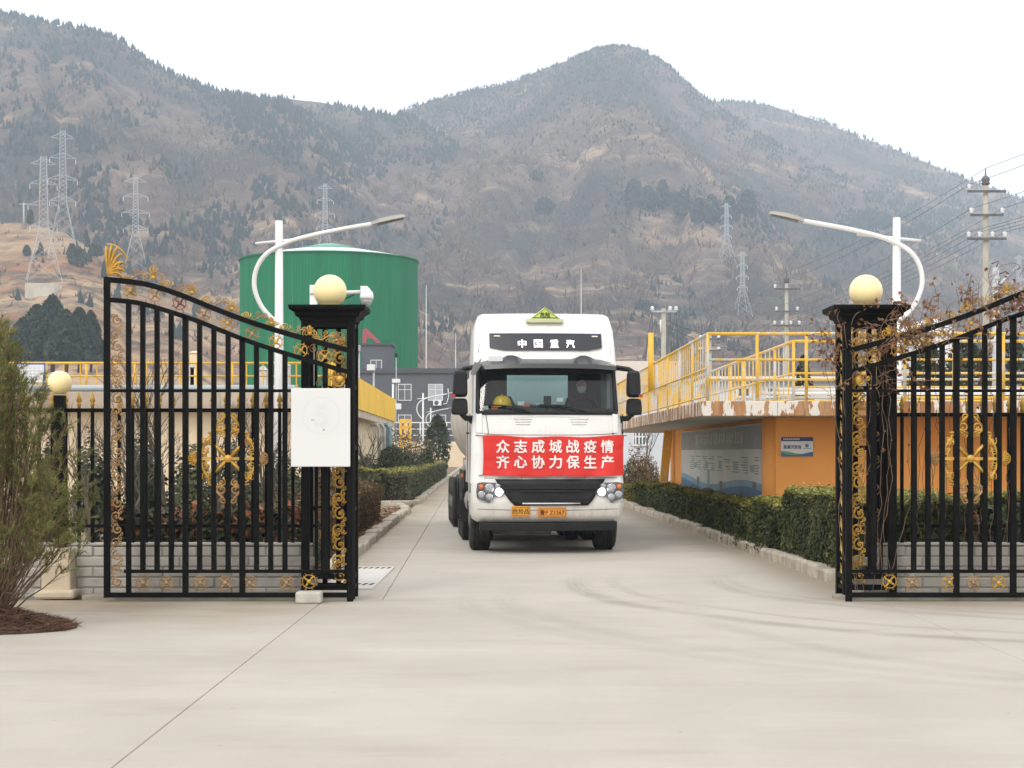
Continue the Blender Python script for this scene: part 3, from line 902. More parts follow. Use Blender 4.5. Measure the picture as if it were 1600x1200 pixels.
def filigree(mb, w, z0, z1, y=0.0, x0=0.0, th=0.008, seed=1):
    """alternating scrolls, rings and leaves filling a narrow upright panel"""
    rnd = random.Random(seed)
    cell = w*1.02; z = z0 + cell*0.5; k = 0; cx = x0+w/2
    while z < z1 - cell*0.4:
        s = 1 if k % 2 == 0 else -1
        strip(mb, spiral(cx + s*w*0.06, z, w*0.43, 1.35, PI/2*s, s, 20), y, th)
        strip(mb, spiral(cx - s*w*0.28, z+cell*0.33, w*0.2, 1.1, -PI/2*s, -s, 12), y, th*0.8)
        strip(mb, spiral(cx + s*w*0.33, z-cell*0.38, w*0.15, 1.0, PI*0.5, -s, 10), y, th*0.75)
        strip(mb, spiral(cx - s*w*0.33, z-cell*0.18, w*0.14, 1.0, 0, s, 10), y, th*0.7)
        for q in range(4):
            a = rnd.uniform(0, 2*PI); rr = w*0.25
            p0 = (cx + rr*math.cos(a), z + rr*math.sin(a)); a2 = a + rnd.uniform(-0.6, 0.6)
            p1 = (p0[0] + w*0.13*math.cos(a2), p0[1] + w*0.13*math.sin(a2))
            p1 = (min(max(p1[0], x0), x0+w), p1[1])
            mb.tube([(p0[0],y,p0[1]), ((p0[0]+p1[0])/2, y-0.006, (p0[1]+p1[1])/2), (p1[0],y,p1[1])], [th*0.8, th*1.7, th*0.4], 4)
        mb.lathe([(0.001,-0.018),(w*0.09,-0.012),(w*0.1,0.0)], (cx+s*w*0.06, y, z), 8, axis='y')
        z += cell; k += 1
    return mb

TOPR = [(163,434),(172,435),(200,437),(235,442),(285,459),(335,480),(385,499),(435,515),(492,531),(545,545)]
SECR = [(170,466),(200,468),(222,471),(267,485),(310,499),(355,518),(397,534),(447,550),(490,563),(545,579)]
def gx(px): return (553-px)/146.0
def gz(py): return (937-py)/146.0
def curve(pts, n=26):
    xs = np.linspace(pts[0][0], pts[-1][0], n)
    p = np.array(pts, float)
    # smooth cubic through the points
    ys = np.interp(xs, p[:,0], p[:,1])
    for _ in range(2): ys[1:-1] = 0.25*ys[:-2]+0.5*ys[1:-1]+0.25*ys[2:]
    return list(zip(xs, ys))
ROSE = None
def gate_leaf(side, label):
    global ROSE
    S = -1 if side == 'left' else 1
    x0 = XX(553, GATE_D) if side == 'left' else XX(1320, GATE_D)
    g = thing('gate_leaf', label, 'gate', (x0, GATE_D, 0), group='black and gold gate leaves')
    def P(px, py, y=0.0): return (S*gx(px), y, gz(py))
    def pt(name, mb, mat=BLACK, **k): return mb.build(name, mat, g, **k)
    pt('stile', MB().bars([P(547,939),P(547,541)], 0.066), bevel=0.006)
    pt('stile', MB().bars([P(167.5,931),P(167.5,432)], 0.064), bevel=0.006)
    pt('top_rail', MB().bars([P(a,b) for a,b in curve(TOPR)], 0.056))
    pt('second_rail', MB().bars([P(a,b,0.002) for a,b in curve(SECR)], 0.05))
    pt('middle_rail', MB().bars([P(171,608,0.004),P(543,608,0.004)], 0.032))
    pt('lower_rail', MB().bars([P(194,890,0.004),P(543,890,0.004)], 0.036))
    pt('bottom_rail', MB().bars([P(171,927,0.002),P(543,927,0.002)], 0.052))
    xs_, ys_ = np.array(SECR, float).T
    k = 0
    px = 201.0
    while px < 480:
        w = 0.05 if k % 4 else 0.058
        zb = 890 if k % 4 else 927
        if k == 0: zb = 927; w = 0.05
        if abs(px-468) < 6: px += 22.2; k += 1; continue
        pt('bar', MB().bar(P(px, zb, 0.006), P(px, np.interp(px, xs_, ys_), 0.006), w)); k += 1
        px += 22.2
    pt('bar', MB().bar(P(508, 890, 0.006), P(508, 566, 0.006), 0.05))
    # rosettes, one shared mesh
    if ROSE is None:
        o = rosette_mb().build('rosette', GOLD, g, loc=P(224,908)); ROSE = o.data
        o.material_slots[0].link = 'OBJECT'; o.material_slots[0].material = FADEDGOLD
        first = True
    def rose(px, py, s=1.0, mat=None):
        o = mesh_obj('rosette', ROSE, g, P(px, py)); o.scale = (s,s,s)
        if mat is not None:
            o.material_slots[0].link = 'OBJECT'; o.material_slots[0].material = mat
        return o
    for i, px in enumerate((224,260,313,352,390,448)):
        if i or side == 'right': rose(px, 908, 0.95, FADEDGOLD if side == 'left' or i % 2 else None)
    rose(483, 906, 0.95)
    for i, (px, py) in enumerate(((204,453),(242,459),(281,472),(319,489),(356,504),(394,520),(431,533),(470,546),(508,556))):
        o = rose(px, py-1, 0.9, RUSTRED if px == 281 else (FADEDGOLD if i < 6 and i % 2 else None))
        if px == 281: o['label'] = 'red-brown rosette among the gold ones'
    # big gold scroll between second rail and sign
    mb = MB()
    for (cx, cz, r, tt, a, q) in ((528,592,0.075,1.4,0,1),(510,606,0.05,1.2,2,-1),(537,612,0.05,1.1,1,-1),(517,588,0.035,1,3,1)):
        strip(mb, spiral(S*gx(cx), gz(cz), r, tt, a, q*S), 0, 0.011)
    mb.lathe([(0.001,-0.02),(0.035,-0.016),(0.045,0)], P(531,590), 10, axis='y')
    pt('scroll', mb, GOLD)
    # slim scroll panel along the outer stile
    mb = MB(); xa = S*gx(173); xb = S*gx(193)
    filigree(mb, abs(xb-xa), gz(916), gz(474), 0, min(xa, xb), 0.0085, 5)
    o = pt('scroll_panel', mb, FADEDGOLD)
    # fan of leaves over the outer stile
    mb = MB()
    for k in range(7):
        a = math.radians(22 + 13*k); L = 0.36 - 0.022*abs(k-4)
        pts = []
        for q in range(7):
            f = q/6
            aa = a - 0.55*f*f*(1 - k/7)
            pts.append((S*(gx(169) - L*f*math.cos(aa)*0.62), 0.0, gz(428) + L*f*math.sin(aa)))
        mb.tube(pts, [0.007,0.011,0.014,0.017,0.019,0.019,0.009], 4)
    strip(mb, [(S*(gx(169)-0.245*math.cos(u)), gz(428)+0.335*math.sin(u)) for u in np.linspace(0.45,1.62,12)], 0, 0.009)
    for (cx, cz, r) in ((181,422,0.06),(190,414,0.045),(172,424,0.04)):
        strip(mb, spiral(S*gx(cx), gz(cz), r, 1.4, 0.5, -S), 0, 0.009)
    pt('fan_leaf', mb, GOLD)
    # chain of scrolls lying on the curved top rail
    tx, ty = np.array(TOPR, float).T
    n0 = 0
    for (px, size, kind) in ((212,0.09,'s'),(240,0.15,'c'),(262,0.085,'l'),(283,0.075,'s'),(300,0.11,'c'),(324,0.08,'l'),(340,0.09,'s'),(362,0.10,'c'),(385,0.07,'l'),(402,0.085,'s'),(424,0.075,'c'),(446,0.08,'l'),(466,0.07,'s'),(484,0.10,'c'),(508,0.09,'s'),(526,0.11,'c')):
        mb = MB(); cx = S*gx(px); cz = gz(np.interp(px, tx, ty)) + 0.035
        if kind == 'c':
            strip(mb, spiral(cx-size*0.4, cz+size*0.35, size*0.42, 1.5, -PI/2, -1), 0, 0.006)
            strip(mb, spiral(cx+size*0.4, cz+size*0.35, size*0.42, 1.5, -PI/2, 1), 0, 0.006)
            strip(mb, spiral(cx, cz+size*0.95, size*0.3, 1.4, -PI/2, S), 0, 0.0055)
            mb.lathe([(0.001,-0.02),(0.02,-0.014),(0.024,0)], (cx,0,cz+size*0.35), 8, axis='y')
            for q in (-1,0,1): mb.tube([(cx,0,cz+size*0.5),(cx+q*size*0.35,0,cz+size*(1.0 if q else 1.25))],[0.014,0.004],4)
        elif kind == 's':
            pts = [(cx+(u-0.5)*size*2.6, cz+size*(0.35+0.28*math.sin(u*2*PI*S))) for u in np.linspace(0,1,14)]
            strip(mb, pts, 0, 0.0075)
            strip(mb, spiral(cx-S*size*0.9, cz+size*0.6, size*0.42, 1.5, 0, 1), 0, 0.0055)
            strip(mb, spiral(cx+S*size*0.9, cz+size*0.3, size*0.36, 1.5, PI, 1), 0, 0.0055)
            strip(mb, spiral(cx, cz+size*0.95, size*0.3, 1.4, PI/2, -1), 0, 0.005)
            mb.tube([(cx-size*0.3,0,cz+size*0.5),(cx,0,cz+size*0.65)],[0.004,0.008],4)
        else:
            strip(mb, spiral(cx, cz+size*0.45, size*0.55, 1.6, -PI/2, S), 0, 0.006)
            for q in (-1, 1): mb.tube([(cx+q*size*0.3,0,cz),(cx+q*size*0.75,0,cz+size*0.35),(cx+q*size*0.6,0,cz+size*0.7)],[0.006,0.011,0.004],4)
        pt('rail_scroll', mb, GOLD if n0 % 3 else FADEDGOLD); n0 += 1
    # round medallion in the middle
    mcx, mcz = S*gx(357), gz(714)
    mb = MB(); R = 0.30
    ring = []
    for q in (-1, 1):
        for w in (0, 1):
            a0 = 0 if q == 1 else PI
            seg = [(mcx + R*math.cos(a0 + u)*0.98, mcz + R*math.sin(a0 + u)) for u in np.linspace(-0.85, 0.85, 12)]
        strip(mb, seg, 0, 0.017)
        seg = [(mcx + R*0.82*math.cos(a0 + u), mcz + R*0.82*math.sin(a0 + u)) for u in np.linspace(-0.5, 0.5, 8)]
        strip(mb, seg, 0, 0.012)
    for k in range(4):
        a = PI/4 + k*PI/2
        mb.tube([(mcx+0.03*math.cos(a),0,mcz+0.03*math.sin(a)),(mcx+0.27*math.cos(a),0,mcz+0.27*math.sin(a))], [0.026,0.017], 4)
        for q in (-1, 1):
            strip(mb, spiral(mcx+0.30*math.cos(a+q*0.12), mcz+0.30*math.sin(a+q*0.12), 0.05, 1.3, a, q), 0, 0.01)
    for k in range(12):
        a = 2*PI*(k+0.5)/12
        strip(mb, spiral(mcx+0.265*math.cos(a), mcz+0.265*math.sin(a), 0.042, 1.4, a+PI, 1 if k%2 else -1), 0, 0.0075)
        mb.tube([(mcx+0.30*math.cos(a),0,mcz+0.30*math.sin(a)),(mcx+0.345*math.cos(a+0.08),0,mcz+0.345*math.sin(a+0.08))],[0.014,0.004],4)
    mb.bar((mcx-0.30,0.003,mcz),(mcx+0.30,0.003,mcz),0.032)
    mb.lathe([(0.001,-0.03),(0.04,-0.026),(0.05,0)], (mcx,0,mcz), 12, axis='y')
    pt('medallion', mb, GOLD)
    for q in (-1, 1):
        mb = MB(); zc = mcz + q*0.33
        for u in (-1, 1):
            strip(mb, spiral(mcx+u*0.07, zc+q*0.0, 0.065, 1.4, -PI/2*q, u*q), 0, 0.011)
            strip(mb, spiral(mcx+u*0.05, zc+q*0.12, 0.04, 1.3, -PI/2*q, u*q), 0, 0.009)
            mb.tube([(mcx+u*0.2,0,zc-q*0.06),(mcx+u*0.11,0,zc-q*0.02),(mcx,0,zc-q*0.07)],0.014,4)
            mb.tube([(mcx+u*0.13,0,zc+q*0.02),(mcx+u*0.02,0,zc+q*0.14)],[0.016,0.008],4)
        mb.tube([(mcx,0,zc),(mcx,0,zc+q*0.22)],[0.02,0.004],4)
        pt('medallion_crest', mb, GOLD if q > 0 else FADEDGOLD)
        mb = MB(); xc = mcx + q*0.375
        for u in range(-3, 4):
            a = u*0.4; mb.tube([(xc-q*0.045,0,mcz),(xc-q*0.045+q*0.10*math.cos(a),0,mcz+0.075*math.sin(a))],[0.006,0.012],4)
        strip(mb, [(xc-q*0.045+q*0.10*math.cos(a), mcz+0.075*math.sin(a)) for a in np.linspace(-1.35,1.35,9)], 0, 0.009)
        pt('shell', mb, GOLD if q*S > 0 else FADEDGOLD)
    return g
gate_leaf('left', 'black steel gate leaf with gold medallion, left of the truck behind the white board')
gate_leaf('right', 'black steel gate leaf with gold medallion, overgrown by dry vine on the right')

def globe_mat():
    m, t, b, o = newmat('cream_globe')
    b.inputs['Base Color'].default_value = (0.90,0.76,0.42,1)
    b.inputs['Roughness'].default_value = 0.35
    b.inputs['Subsurface Weight'].default_value = 0.6
    b.inputs['Subsurface Radius'].default_value = (0.12,0.08,0.03)
    b.inputs['Subsurface Scale'].default_value = 0.6
    return m
GLOBE = globe_mat()
def gate_pillar(side, label):
    S = -1 if side == 'left' else 1
    xin = XX(554, 18.02) if side == 'left' else XX(1318, 18.02)
    g = thing('gate_pillar', label, 'gate pillar', (xin, 18.02, 0), group='black and gold gate pillars with globe lamps')
    w, d, H = 0.58, 0.46, 3.02
    def bx(name, a, b2, y0, y1, z0, z1, mat=BLACK, bev=0.006):
        mb = MB(); mb.box(min(S*a,S*b2), max(S*a,S*b2), y0, y1, z0, z1); return mb.build(name, mat, g, bevel=bev)
    lw = 0.085
    for (a, y) in ((0,0),(w-lw,0),(0,d-lw),(w-lw,d-lw)):
        bx('leg', a, a+lw, y, y+lw, 0, H)
    for (a, y) in ((0.19,d-0.05),(0.34,d-0.05)):
        bx('inner_bar', a, a+0.055, y, y+0.04, 0.12, H)
    for a in (0.27,0.335,0.40): bx('inner_bar', a, a+0.034, 0.025, 0.055, 0.25, H-0.75)
    bx('inner_bar', 0.45, 0.485, d-0.06, d-0.03, 0.12, H); bx('inner_bar', 0.12, 0.15, d-0.06, d-0.03, 0.12, H-0.6)
    for z in (0.10, 0.22, 0.95, 1.62, 2.28, H-0.06):
        bx('cross_rail', lw, w-lw, d-0.06, d-0.02, z, z+0.05)
        bx('cross_rail', 0.01 , 0.06, lw, d-lw, z, z+0.05)
    for z in (0.10, 0.22, H-0.07):
        bx('cross_rail', lw, w-lw, 0.02, 0.06, z, z+0.06)
    # gold panel on the face beside the opening
    for (y, th, sd, mt) in ((0.03, 0.0115, 3, GOLD), (0.044, 0.008, 17, GOLD), (d-0.02, 0.008, 9, FADEDGOLD)):
        mb = MB(); filigree(mb, 0.165, 0.17, 2.86, y, min(S*0.085, S*0.25), th, sd)
        mb.build('scroll_panel', mt, g)
    mb = MB()
    for k in range(9):
        z = 0.35+k*0.29
        strip(mb, spiral(S*0.385, z, 0.05, 1.3, PI/2, S if k%2 else -S), d*0.35, 0.006)
        strip(mb, [(S*(0.385+0.05*math.sin(u*6)), z-0.1+u*0.25) for u in np.linspace(0,1,8)], d*0.35, 0.005)
    for (u,z,r,q) in ((0.16,2.86,0.07,1),(0.30,2.80,0.06,-1),(0.42,2.84,0.07,1),(0.24,2.68,0.07,-1),(0.38,2.66,0.06,1),(0.14,2.72,0.05,-1),(0.45,2.72,0.05,-1)):
        strip(mb, spiral(S*u, z, r, 1.5, 1.0, q*S), 0.04, 0.0065)
    mb.build('scroll', FADEDGOLD, g)
    # narrow scrolls on the side towards the drive
    mb = MB()
    for k in range(11):
        z = 0.25+k*0.26
        mb.tube([(S*0.03, 0.23+0.09*math.cos(a), z+0.09*math.sin(a)) for a in np.linspace(0,5.4,14)], 0.008, 4)
        mb.tube([(S*0.03, 0.15, z-0.1),(S*0.03,0.23,z),(S*0.03,0.31,z+0.13)], [0.004,0.013,0.004], 4)
    mb.build('side_scroll', GOLD if side == 'right' else FADEDGOLD, g)
    # cap: stepped, overhanging
    cx, cy = S*w/2, d/2
    mb = MB()
    def ring(hw, hd, z): return [(cx-hw,cy-hd,z),(cx+hw,cy-hd,z),(cx+hw,cy+hd,z),(cx-hw,cy+hd,z)]
    mb.loft([ring(0.30,0.24,H),ring(0.31,0.25,H+0.035),ring(0.345,0.285,H+0.05),ring(0.355,0.295,H+0.085),ring(0.41,0.35,H+0.12),ring(0.415,0.355,H+0.165)], smooth=False)
    mb.build('cap', BLACK, g, bevel=0.006)
    mb = MB(); mb.lathe([(0.11,0),(0.11,0.02),(0.085,0.03),(0.08,0.05)], (cx, cy, H+0.165), 18)
    lb = mb.build('lamp_base', GLOBE, g)
    mb = MB(); r = 0.182; q = []
    for i in range(19):
        a = PI*i/18; zz = -r*math.cos(a)
        if zz < -r*0.88: continue
        q.append((r*math.sin(a), zz))
    q[-1] = (0.0005, r)
    mb.lathe(q, (cx, cy, H+0.21+r*0.72), 28); mb.build('lamp_globe', GLOBE, g)
    return g
gate_pillar('left', 'black gate pillar with cream globe lamp, left of the truck')
gate_pillar('right', 'black gate pillar with cream globe lamp, right of the truck, tangled with dry vine')

# concrete block at the foot of the left gate
mb = MB(); mb.box(XX(463,17.6), XX(503,17.6), 17.5, 17.72, 0, 0.125)
tag(mb.build('concrete_block', M('block_concrete', (0.45,0.43,0.38), 0.9, 0.12, 6, bmp=0.5), bevel=0.022), 'loose pale concrete block under the bottom rail of the left gate', 'concrete block')
# white board leaning on the gate
t = thing('notice_board', 'blank white board with a faint embossed 5 in a ring, hung on the left gate', 'notice board', W(501, 668, 17.66))
BW = M('board_white', (0.655,0.66,0.66), 0.45, 0.02, 1.2)
BW2 = M('board_print', (0.63,0.635,0.64), 0.45, 0.02, 1.2)
sx_, sz_ = 46/146.5, 61/146.5
mb = MB(); mb.box(-sx_, sx_, -0.012, 0.012, -sz_, sz_); mb.build('board', BW, t, bevel=0.008)
mb = MB(); c0 = (0.005, 0.125); out = []; 
for rad, nm in ((0.205,'printed_ring'),):
    n = 40; vs = []; fs = []
    for k in range(n):
        a = 2*PI*k/n
        vs += [(c0[0]+rad*math.cos(a), -0.0125, c0[1]+rad*math.sin(a)), (c0[0]+(rad-0.02)*math.cos(a), -0.0125, c0[1]+(rad-0.02)*math.sin(a))]
    for k in range(n):
        l = (k+1) % n; fs.append((2*k, 2*k+1, 2*l+1, 2*l))
    mb._add(vs, fs); mb.build(nm, BW2, t)
lettering('5', 0.15, 0.24, BW2, t, (c0[0], -0.0126, c0[1]), bold=0.03)
mb = MB(); mb.box(-0.10,-0.065,-0.0135,-0.0125,0.075,0.085); mb.box(0.025,0.045,-0.0135,-0.0125,-0.035,-0.015); mb.build('scuff', M('scuff', (0.35,0.35,0.36), 0.7), t)
for q in (-1, 1):
    mb = MB(); mb.tube([(q*0.25,0,sz_-0.02),(q*0.25,0.06,sz_+0.04),(q*0.25,0.12,sz_+0.02)],0.004,4); mb.build('hook', GREYST, t)

# surveillance camera behind the left pillar
t = thing('security_camera', 'white dome surveillance camera on a pole behind the left gate pillar', 'camera', (XX(490,19.0), 19.0, 0))
PLAST = M('white_plastic', (0.75,0.75,0.74), 0.4, 0.03, 3)
mb = MB(); mb.tube([(0,0,0),(0,0,ZZ(452,19))], 0.045, 10); mb.build('pole', WHITEP, t)
mb = MB(); mb.tube([(0,0,ZZ(459,19)),(0.56,0,ZZ(456,19))], 0.022, 8); mb.build('arm', WHITEP, t)
mb = MB(); mb.box(-0.04,0.05,-0.06,0.04,ZZ(460,19),ZZ(446,19)); mb.build('bracket', PLAST, t, bevel=0.01)
mb = MB(); hz_ = ZZ(468,19)
mb.lathe([(0.03,0.13),(0.045,0.10),(0.07,0.08),(0.078,0.03),(0.078,0.0)], (0.61,-0.04,hz_), 16); mb.box(0.54,0.62,-0.05,0.0,hz_+0.09,hz_+0.15); mb.build('housing', PLAST, t)
mb = MB(); mb.lathe([(0.07,0.0),(0.065,-0.03),(0.045,-0.065),(0.001,-0.08)], (0.61,-0.04,hz_-0.001), 14); mb.build('dome', M('smoked_dome', (0.35,0.36,0.37), 0.15), t)
mb = MB(); mb.tube([(0.02,0,hz_+0.05),(0.3,0.02,hz_-0.02),(0.55,0,hz_+0.1)],0.006,4); mb.build('cable', BLACK, t)

# ================================================================ fence walls beside the gate
BRICKM = M('wall_block', (0.40,0.38,0.345), 0.9, 0.16, 3, bmp=0.5, bscale=35, dirt=(0.18,0.165,0.14), dfac=0.4)
MORT = M('mortar', (0.27,0.255,0.23), 0.95, 0.15, 10)
_bm = []
for k in range(3):
    mb = MB(); mb.box(-0.186+0.003*k, 0.186, 0, 0.05, 0, 0.104-0.002*k)
    bm_ = mb.build('brick', BRICKM, bevel=0.012, seg=1); bm_.modifiers.clear()
    # bevel baked in by hand for a cheap shared mesh
    b_ = bmesh.new(); b_.from_mesh(bm_.data); bmesh.ops.bevel(b_, geom=b_.edges[:], offset=0.01, segments=1, affect='EDGES'); b_.to_mesh(bm_.data); b_.free()
    _bm.append(bm_.data); bpy.data.objects.remove(bm_)
def fence_wall(xa, xb, y, label, dense_right=None):
    g = thing('block_wall', label, 'wall', ((xa+xb)/2, y, 0))
    h = 0.575; L = xb-xa
    mb = MB(); mb.box(-L/2, L/2, 0.003, 0.2, -0.05, h-0.02); mb.build('mortar_core', MORT, g)
    for c in range(5):
        x = -L/2 - (0.19 if c % 2 else 0)
        while x < L/2 - 0.15:
            o = mesh_obj('brick', random.choice(_bm), g, (x+0.19+random.uniform(-.003,.003), -0.008+random.uniform(-.005,.005), c*0.115-0.005))
            o.rotation_euler = (0, random.uniform(-.004,.004), random.uniform(-.01,.01))
            x += 0.38
    mb = MB(); mb.box(-L/2, L/2, -0.01, 0.22, h-0.006, h+0.02); mb.build('coping', BRICKM, g, bevel=0.008)
    return g
fence_wall(-5.75, -2.2, 18.32, 'low wall of grey concrete blocks behind the left gate')
fence_wall(3.95, 7.2, 18.32, 'low wall of grey concrete blocks behind the right gate')
SPEAR = None
def fence(xa, xb, y, label, zr):
    global SPEAR
    g = thing('railing_fence', label, 'fence', ((xa+xb)/2, y, 0.59)); L = xb-xa; zb = -0.59
    mb = MB(); mb.bar((-L/2,0,zr+zb),(L/2,0,zr+zb),0.042); mb.build('top_rail', BLACK, g)
    mb = MB(); mb.bar((-L/2,0,0.78+zb),(L/2,0,0.78+zb),0.036); mb.build('bottom_rail', BLACK, g)
    x = -L/2+0.07; barme = None
    while x < L/2:
        if barme is None:
            mb = MB(); mb.bar((0,0.002,0.0),(0,0.002,zr+zb+0.01),0.034); o = mb.build('bar', BLACK, g, loc=(x,0,0)); barme = o.data
        else: mesh_obj('bar', barme, g, (x,0,0))
        if SPEAR is None:
            mb = MB(); mb.lathe([(0.018,0.02),(0.018,0.05),(0.03,0.06),(0.014,0.075),(0.034,0.105),(0.02,0.15),(0.001,0.215)], n=8)
            o = mb.build('spear_tip', GOLD, g, loc=(x,0,zr+zb)); SPEAR = o.data
        else: mesh_obj('spear_tip', SPEAR, g, (x,0,zr+zb))
        x += 0.148
    return g
fence(-5.75, -2.15, 18.42, 'black railing fence with gold spear tips on the left block wall', ZZ(641,18.42))
fence(3.95, 7.2, 18.42, 'black railing fence with gold spear tips on the right block wall', ZZ(648,18.42))
# fence post with smaller globe
g = thing('fence_post', 'black fence post with a small cream globe lamp behind the conifer', 'lamp post', (XX(87,18.1), 18.1, 0))
mb = MB(); mb.box(-0.16,0.16,0,0.32,0,0.55); mb.build('pedestal', M('cream_stone', (0.50,0.42,0.31), 0.9, 0.1, 3, bmp=0.4), g, bevel=0.02)
mb = MB(); mb.box(-0.22,0.22,-0.08,0.36,0,0.1); mb.build('footing', bpy.data.materials['cream_stone'], g, bevel=0.03)
mb = MB(); mb.box(-0.055,0.055,0.11,0.22,0.55,ZZ(617,18.1)); mb.build('post', BLACK, g, bevel=0.005)
mb = MB(); mb.lathe([(0.05,-0.125),(0.09,-0.095)]+[(0.131*math.sin(a),-0.131*math.cos(a)) for a in np.linspace(0.85,PI-0.01,12)], (0,0.165,ZZ(597.5,18.2)), 22); mb.build('lamp_globe', GLOBE, g)
# ================================================================ street lamps
def street_lamp(px, D, H, sgn, label, full=True):
    """sgn +1: the arm reaches to the right of the picture"""
    g = thing('street_lamp', label, 'street lamp', (XX(px, D), D, 0), group='white street lamps with swan neck arms')
    k = H/6.9
    mb = MB(); mb.tube([(0,0,0),(0,0,H*0.5),(0,0,H)], [0.125*k,0.105*k,0.085*k], 14 if full else 6); mb.build('pole', WHITEP, g)
    mb = MB(); mb.lathe([(0.22,0),(0.22,0.03),(0.15,0.05)], n=12); mb.build('base', WHITEP, g)
    s = 38/FPX*k
    rel = [(0,162),(-14,150),(-27,134),(-36,113),(-38,95),(-35,78),(-27,62),(-14,49),(2,40),(25,31),(60,22),(100,14),(146,6)]
    pts = [(sgn*x*s, -0.10*k if abs(x) > 2 else -0.06*k, H-y*s) for x, y in rel]
    # smooth the arm
    P = [Vector(p) for p in pts]; Q = []
    for i in range(len(P)-1):
        p0, p1, p2, p3 = P[max(i-1,0)], P[i], P[i+1], P[min(i+2,len(P)-1)]
        for u in (0,0.33,0.66):
            Q.append(0.5*((2*p1)+(p2-p0)*u+(2*p0-5*p1+4*p2-p3)*u*u+(3*p1-p0-3*p2+p3)*u**3))
    Q.append(P[-1])
    mb = MB(); mb.tube(Q, 0.055*k, 9 if full else 5); mb.build('arm', WHITEP, g)
    mb = MB(); mb.tube([(-sgn*37*s,-0.02,H-36*s),(sgn*62*s,-0.02,H-26*s)], 0.034*k, 8 if full else 4); mb.build('cross_bar', WHITEP, g)
    e = P[-1]; d = Vector((sgn*1.0, 0, 0.22)).normalized(); n = Vector((-d.z*sgn, 0, d.x*sgn))
    if n.z < 0: n = -n
    L = 54*s
    h = thing('lamp_head', None, None); h.parent = g
    rings = []
    for u, w, t in ((0,0.06,0.05),(0.25,0.13,0.07),(0.6,0.15,0.075),(0.95,0.12,0.05),(1.0,0.08,0.03)):
        c = e + d*L*u
        rings.append([c+Vector((0,-w*k,0))-n*0.02*k, c+Vector((0,-w*0.8*k,0))+n*t*k, c+Vector((0,w*0.8*k,0))+n*t*k, c+Vector((0,w*k,0))-n*0.02*k])
    mb = MB(); mb.loft(rings, smooth=False); mb.build('shell', M('lamp_shell', (0.36,0.35,0.32), 0.5, 0.05, 2) if 'lamp_shell' not in bpy.data.materials else bpy.data.materials['lamp_shell'], h)
    mb = MB(); c0 = e+d*L*0.15-n*0.03*k; c1 = e+d*L*0.93-n*0.03*k
    mb._add([c0+Vector((0,-0.09*k,0)), c1+Vector((0,-0.1*k,0)), c1+Vector((0,0.1*k,0)), c0+Vector((0,0.09*k,0)), c0+Vector((0,-0.07*k,0))-n*0.03*k, c1+Vector((0,-0.08*k,0))-n*0.015*k, c1+Vector((0,0.08*k,0))-n*0.015*k, c0+Vector((0,0.07*k,0))-n*0.03*k],
            [(0,3,2,1),(4,5,6,7),(0,1,5,4),(1,2,6,5),(2,3,7,6),(3,0,4,7)])
    mb.build('lens', M('lamp_underside',(0.16,0.16,0.155),0.5) if 'lamp_underside' not in bpy.data.materials else bpy.data.materials['lamp_underside'], h)
    return g
street_lamp(436, 38, ZZ(345,38), 1, 'white swan neck street lamp in front of the green tank')
street_lamp(1401, 38, ZZ(340,38), -1, 'white swan neck street lamp behind the right gate pillar')
street_lamp(661, 150, 6.9, 1, 'distant white street lamp, left of the two beside the left hedge', False)
street_lamp(673, 200, 6.9, 1, 'distant white street lamp, farther of the two beside the left hedge', False)

# ================================================================ green tank
def tank_mat():
    m, t, b, o = newmat('green_cladding')
    v = pos(t)
    n = noise(t, pos(t,(1,1,0.06)), 0.8, 4, 0.6)
    c = mix(t, (0.0,0.140,0.055), (0.0,0.19,0.078), mrange(t, n, 0.3, 0.7))
    c = mix(t, c, (0.16,0.30,0.22), mrange(t, noise(t, pos(t,(1,1,0.03)), 1.3, 5, 0.7), 0.70, 0.80, 0, 0.4))
    t.links.new(c, b.inputs['Base Color']); b.inputs['Roughness'].default_value = 0.7; b.inputs['Specular IOR Level'].default_value = 0.12
    return m
GRN = tank_mat()
TD = 262.0
tcx = XX(514.5, TD); R = 138*TD/FPX*0.998
ztop = ZZ(392.5, TD-R)
g = thing('storage_tank', 'big round green clad storage tank with a low conical roof', 'tank', (tcx, TD, 0))
NP = 10
panels = []
for k in range(NP*2):
    a0 = 2*PI*k/(NP*2)+0.02; a1 = 2*PI*(k+1)/(NP*2)+0.02
    mb = MB(); vs = []; ns = 18
    for i in range(ns+1):
        a = a0 + (a1-a0)*(i/ns)*0.996
        r = R + (0.04 if i % 2 else 0)
        vs += [(r*math.cos(a), r*math.sin(a), 0), (r*math.cos(a), r*math.sin(a), ztop)]
    mb._add(vs, [(2*i,2*i+2,2*i+3,2*i+1) for i in range(ns)])
    if math.sin((a0+a1)/2) < 0.35: mb.build('cladding_panel', GRN, g)
ze = ZZ(395, TD)
mb = MB(); mb.lathe([(R+0.22,ztop-0.15),(R+0.22,ztop+0.12),(R-0.1,ztop+0.14)], n=72); mb.build('eave_rim', GRN, g)
mb = MB(); mb.lathe([(R-0.15,ztop+0.1),(R*0.97,ztop+0.25),(R*0.5,ztop+1.5)], n=60); mb.build('roof', M('pale_roof', (0.62,0.68,0.63), 0.5, 0.08, 0.5), g)
mb = MB(); mb.lathe([(R*0.5,ztop+1.49),(R*0.12,ztop+2.7),(0.01,ztop+2.8)], n=40); mb.build('roof_cap', M('green_roof', (0.14,0.38,0.28), 0.5, 0.1, 0.5), g)


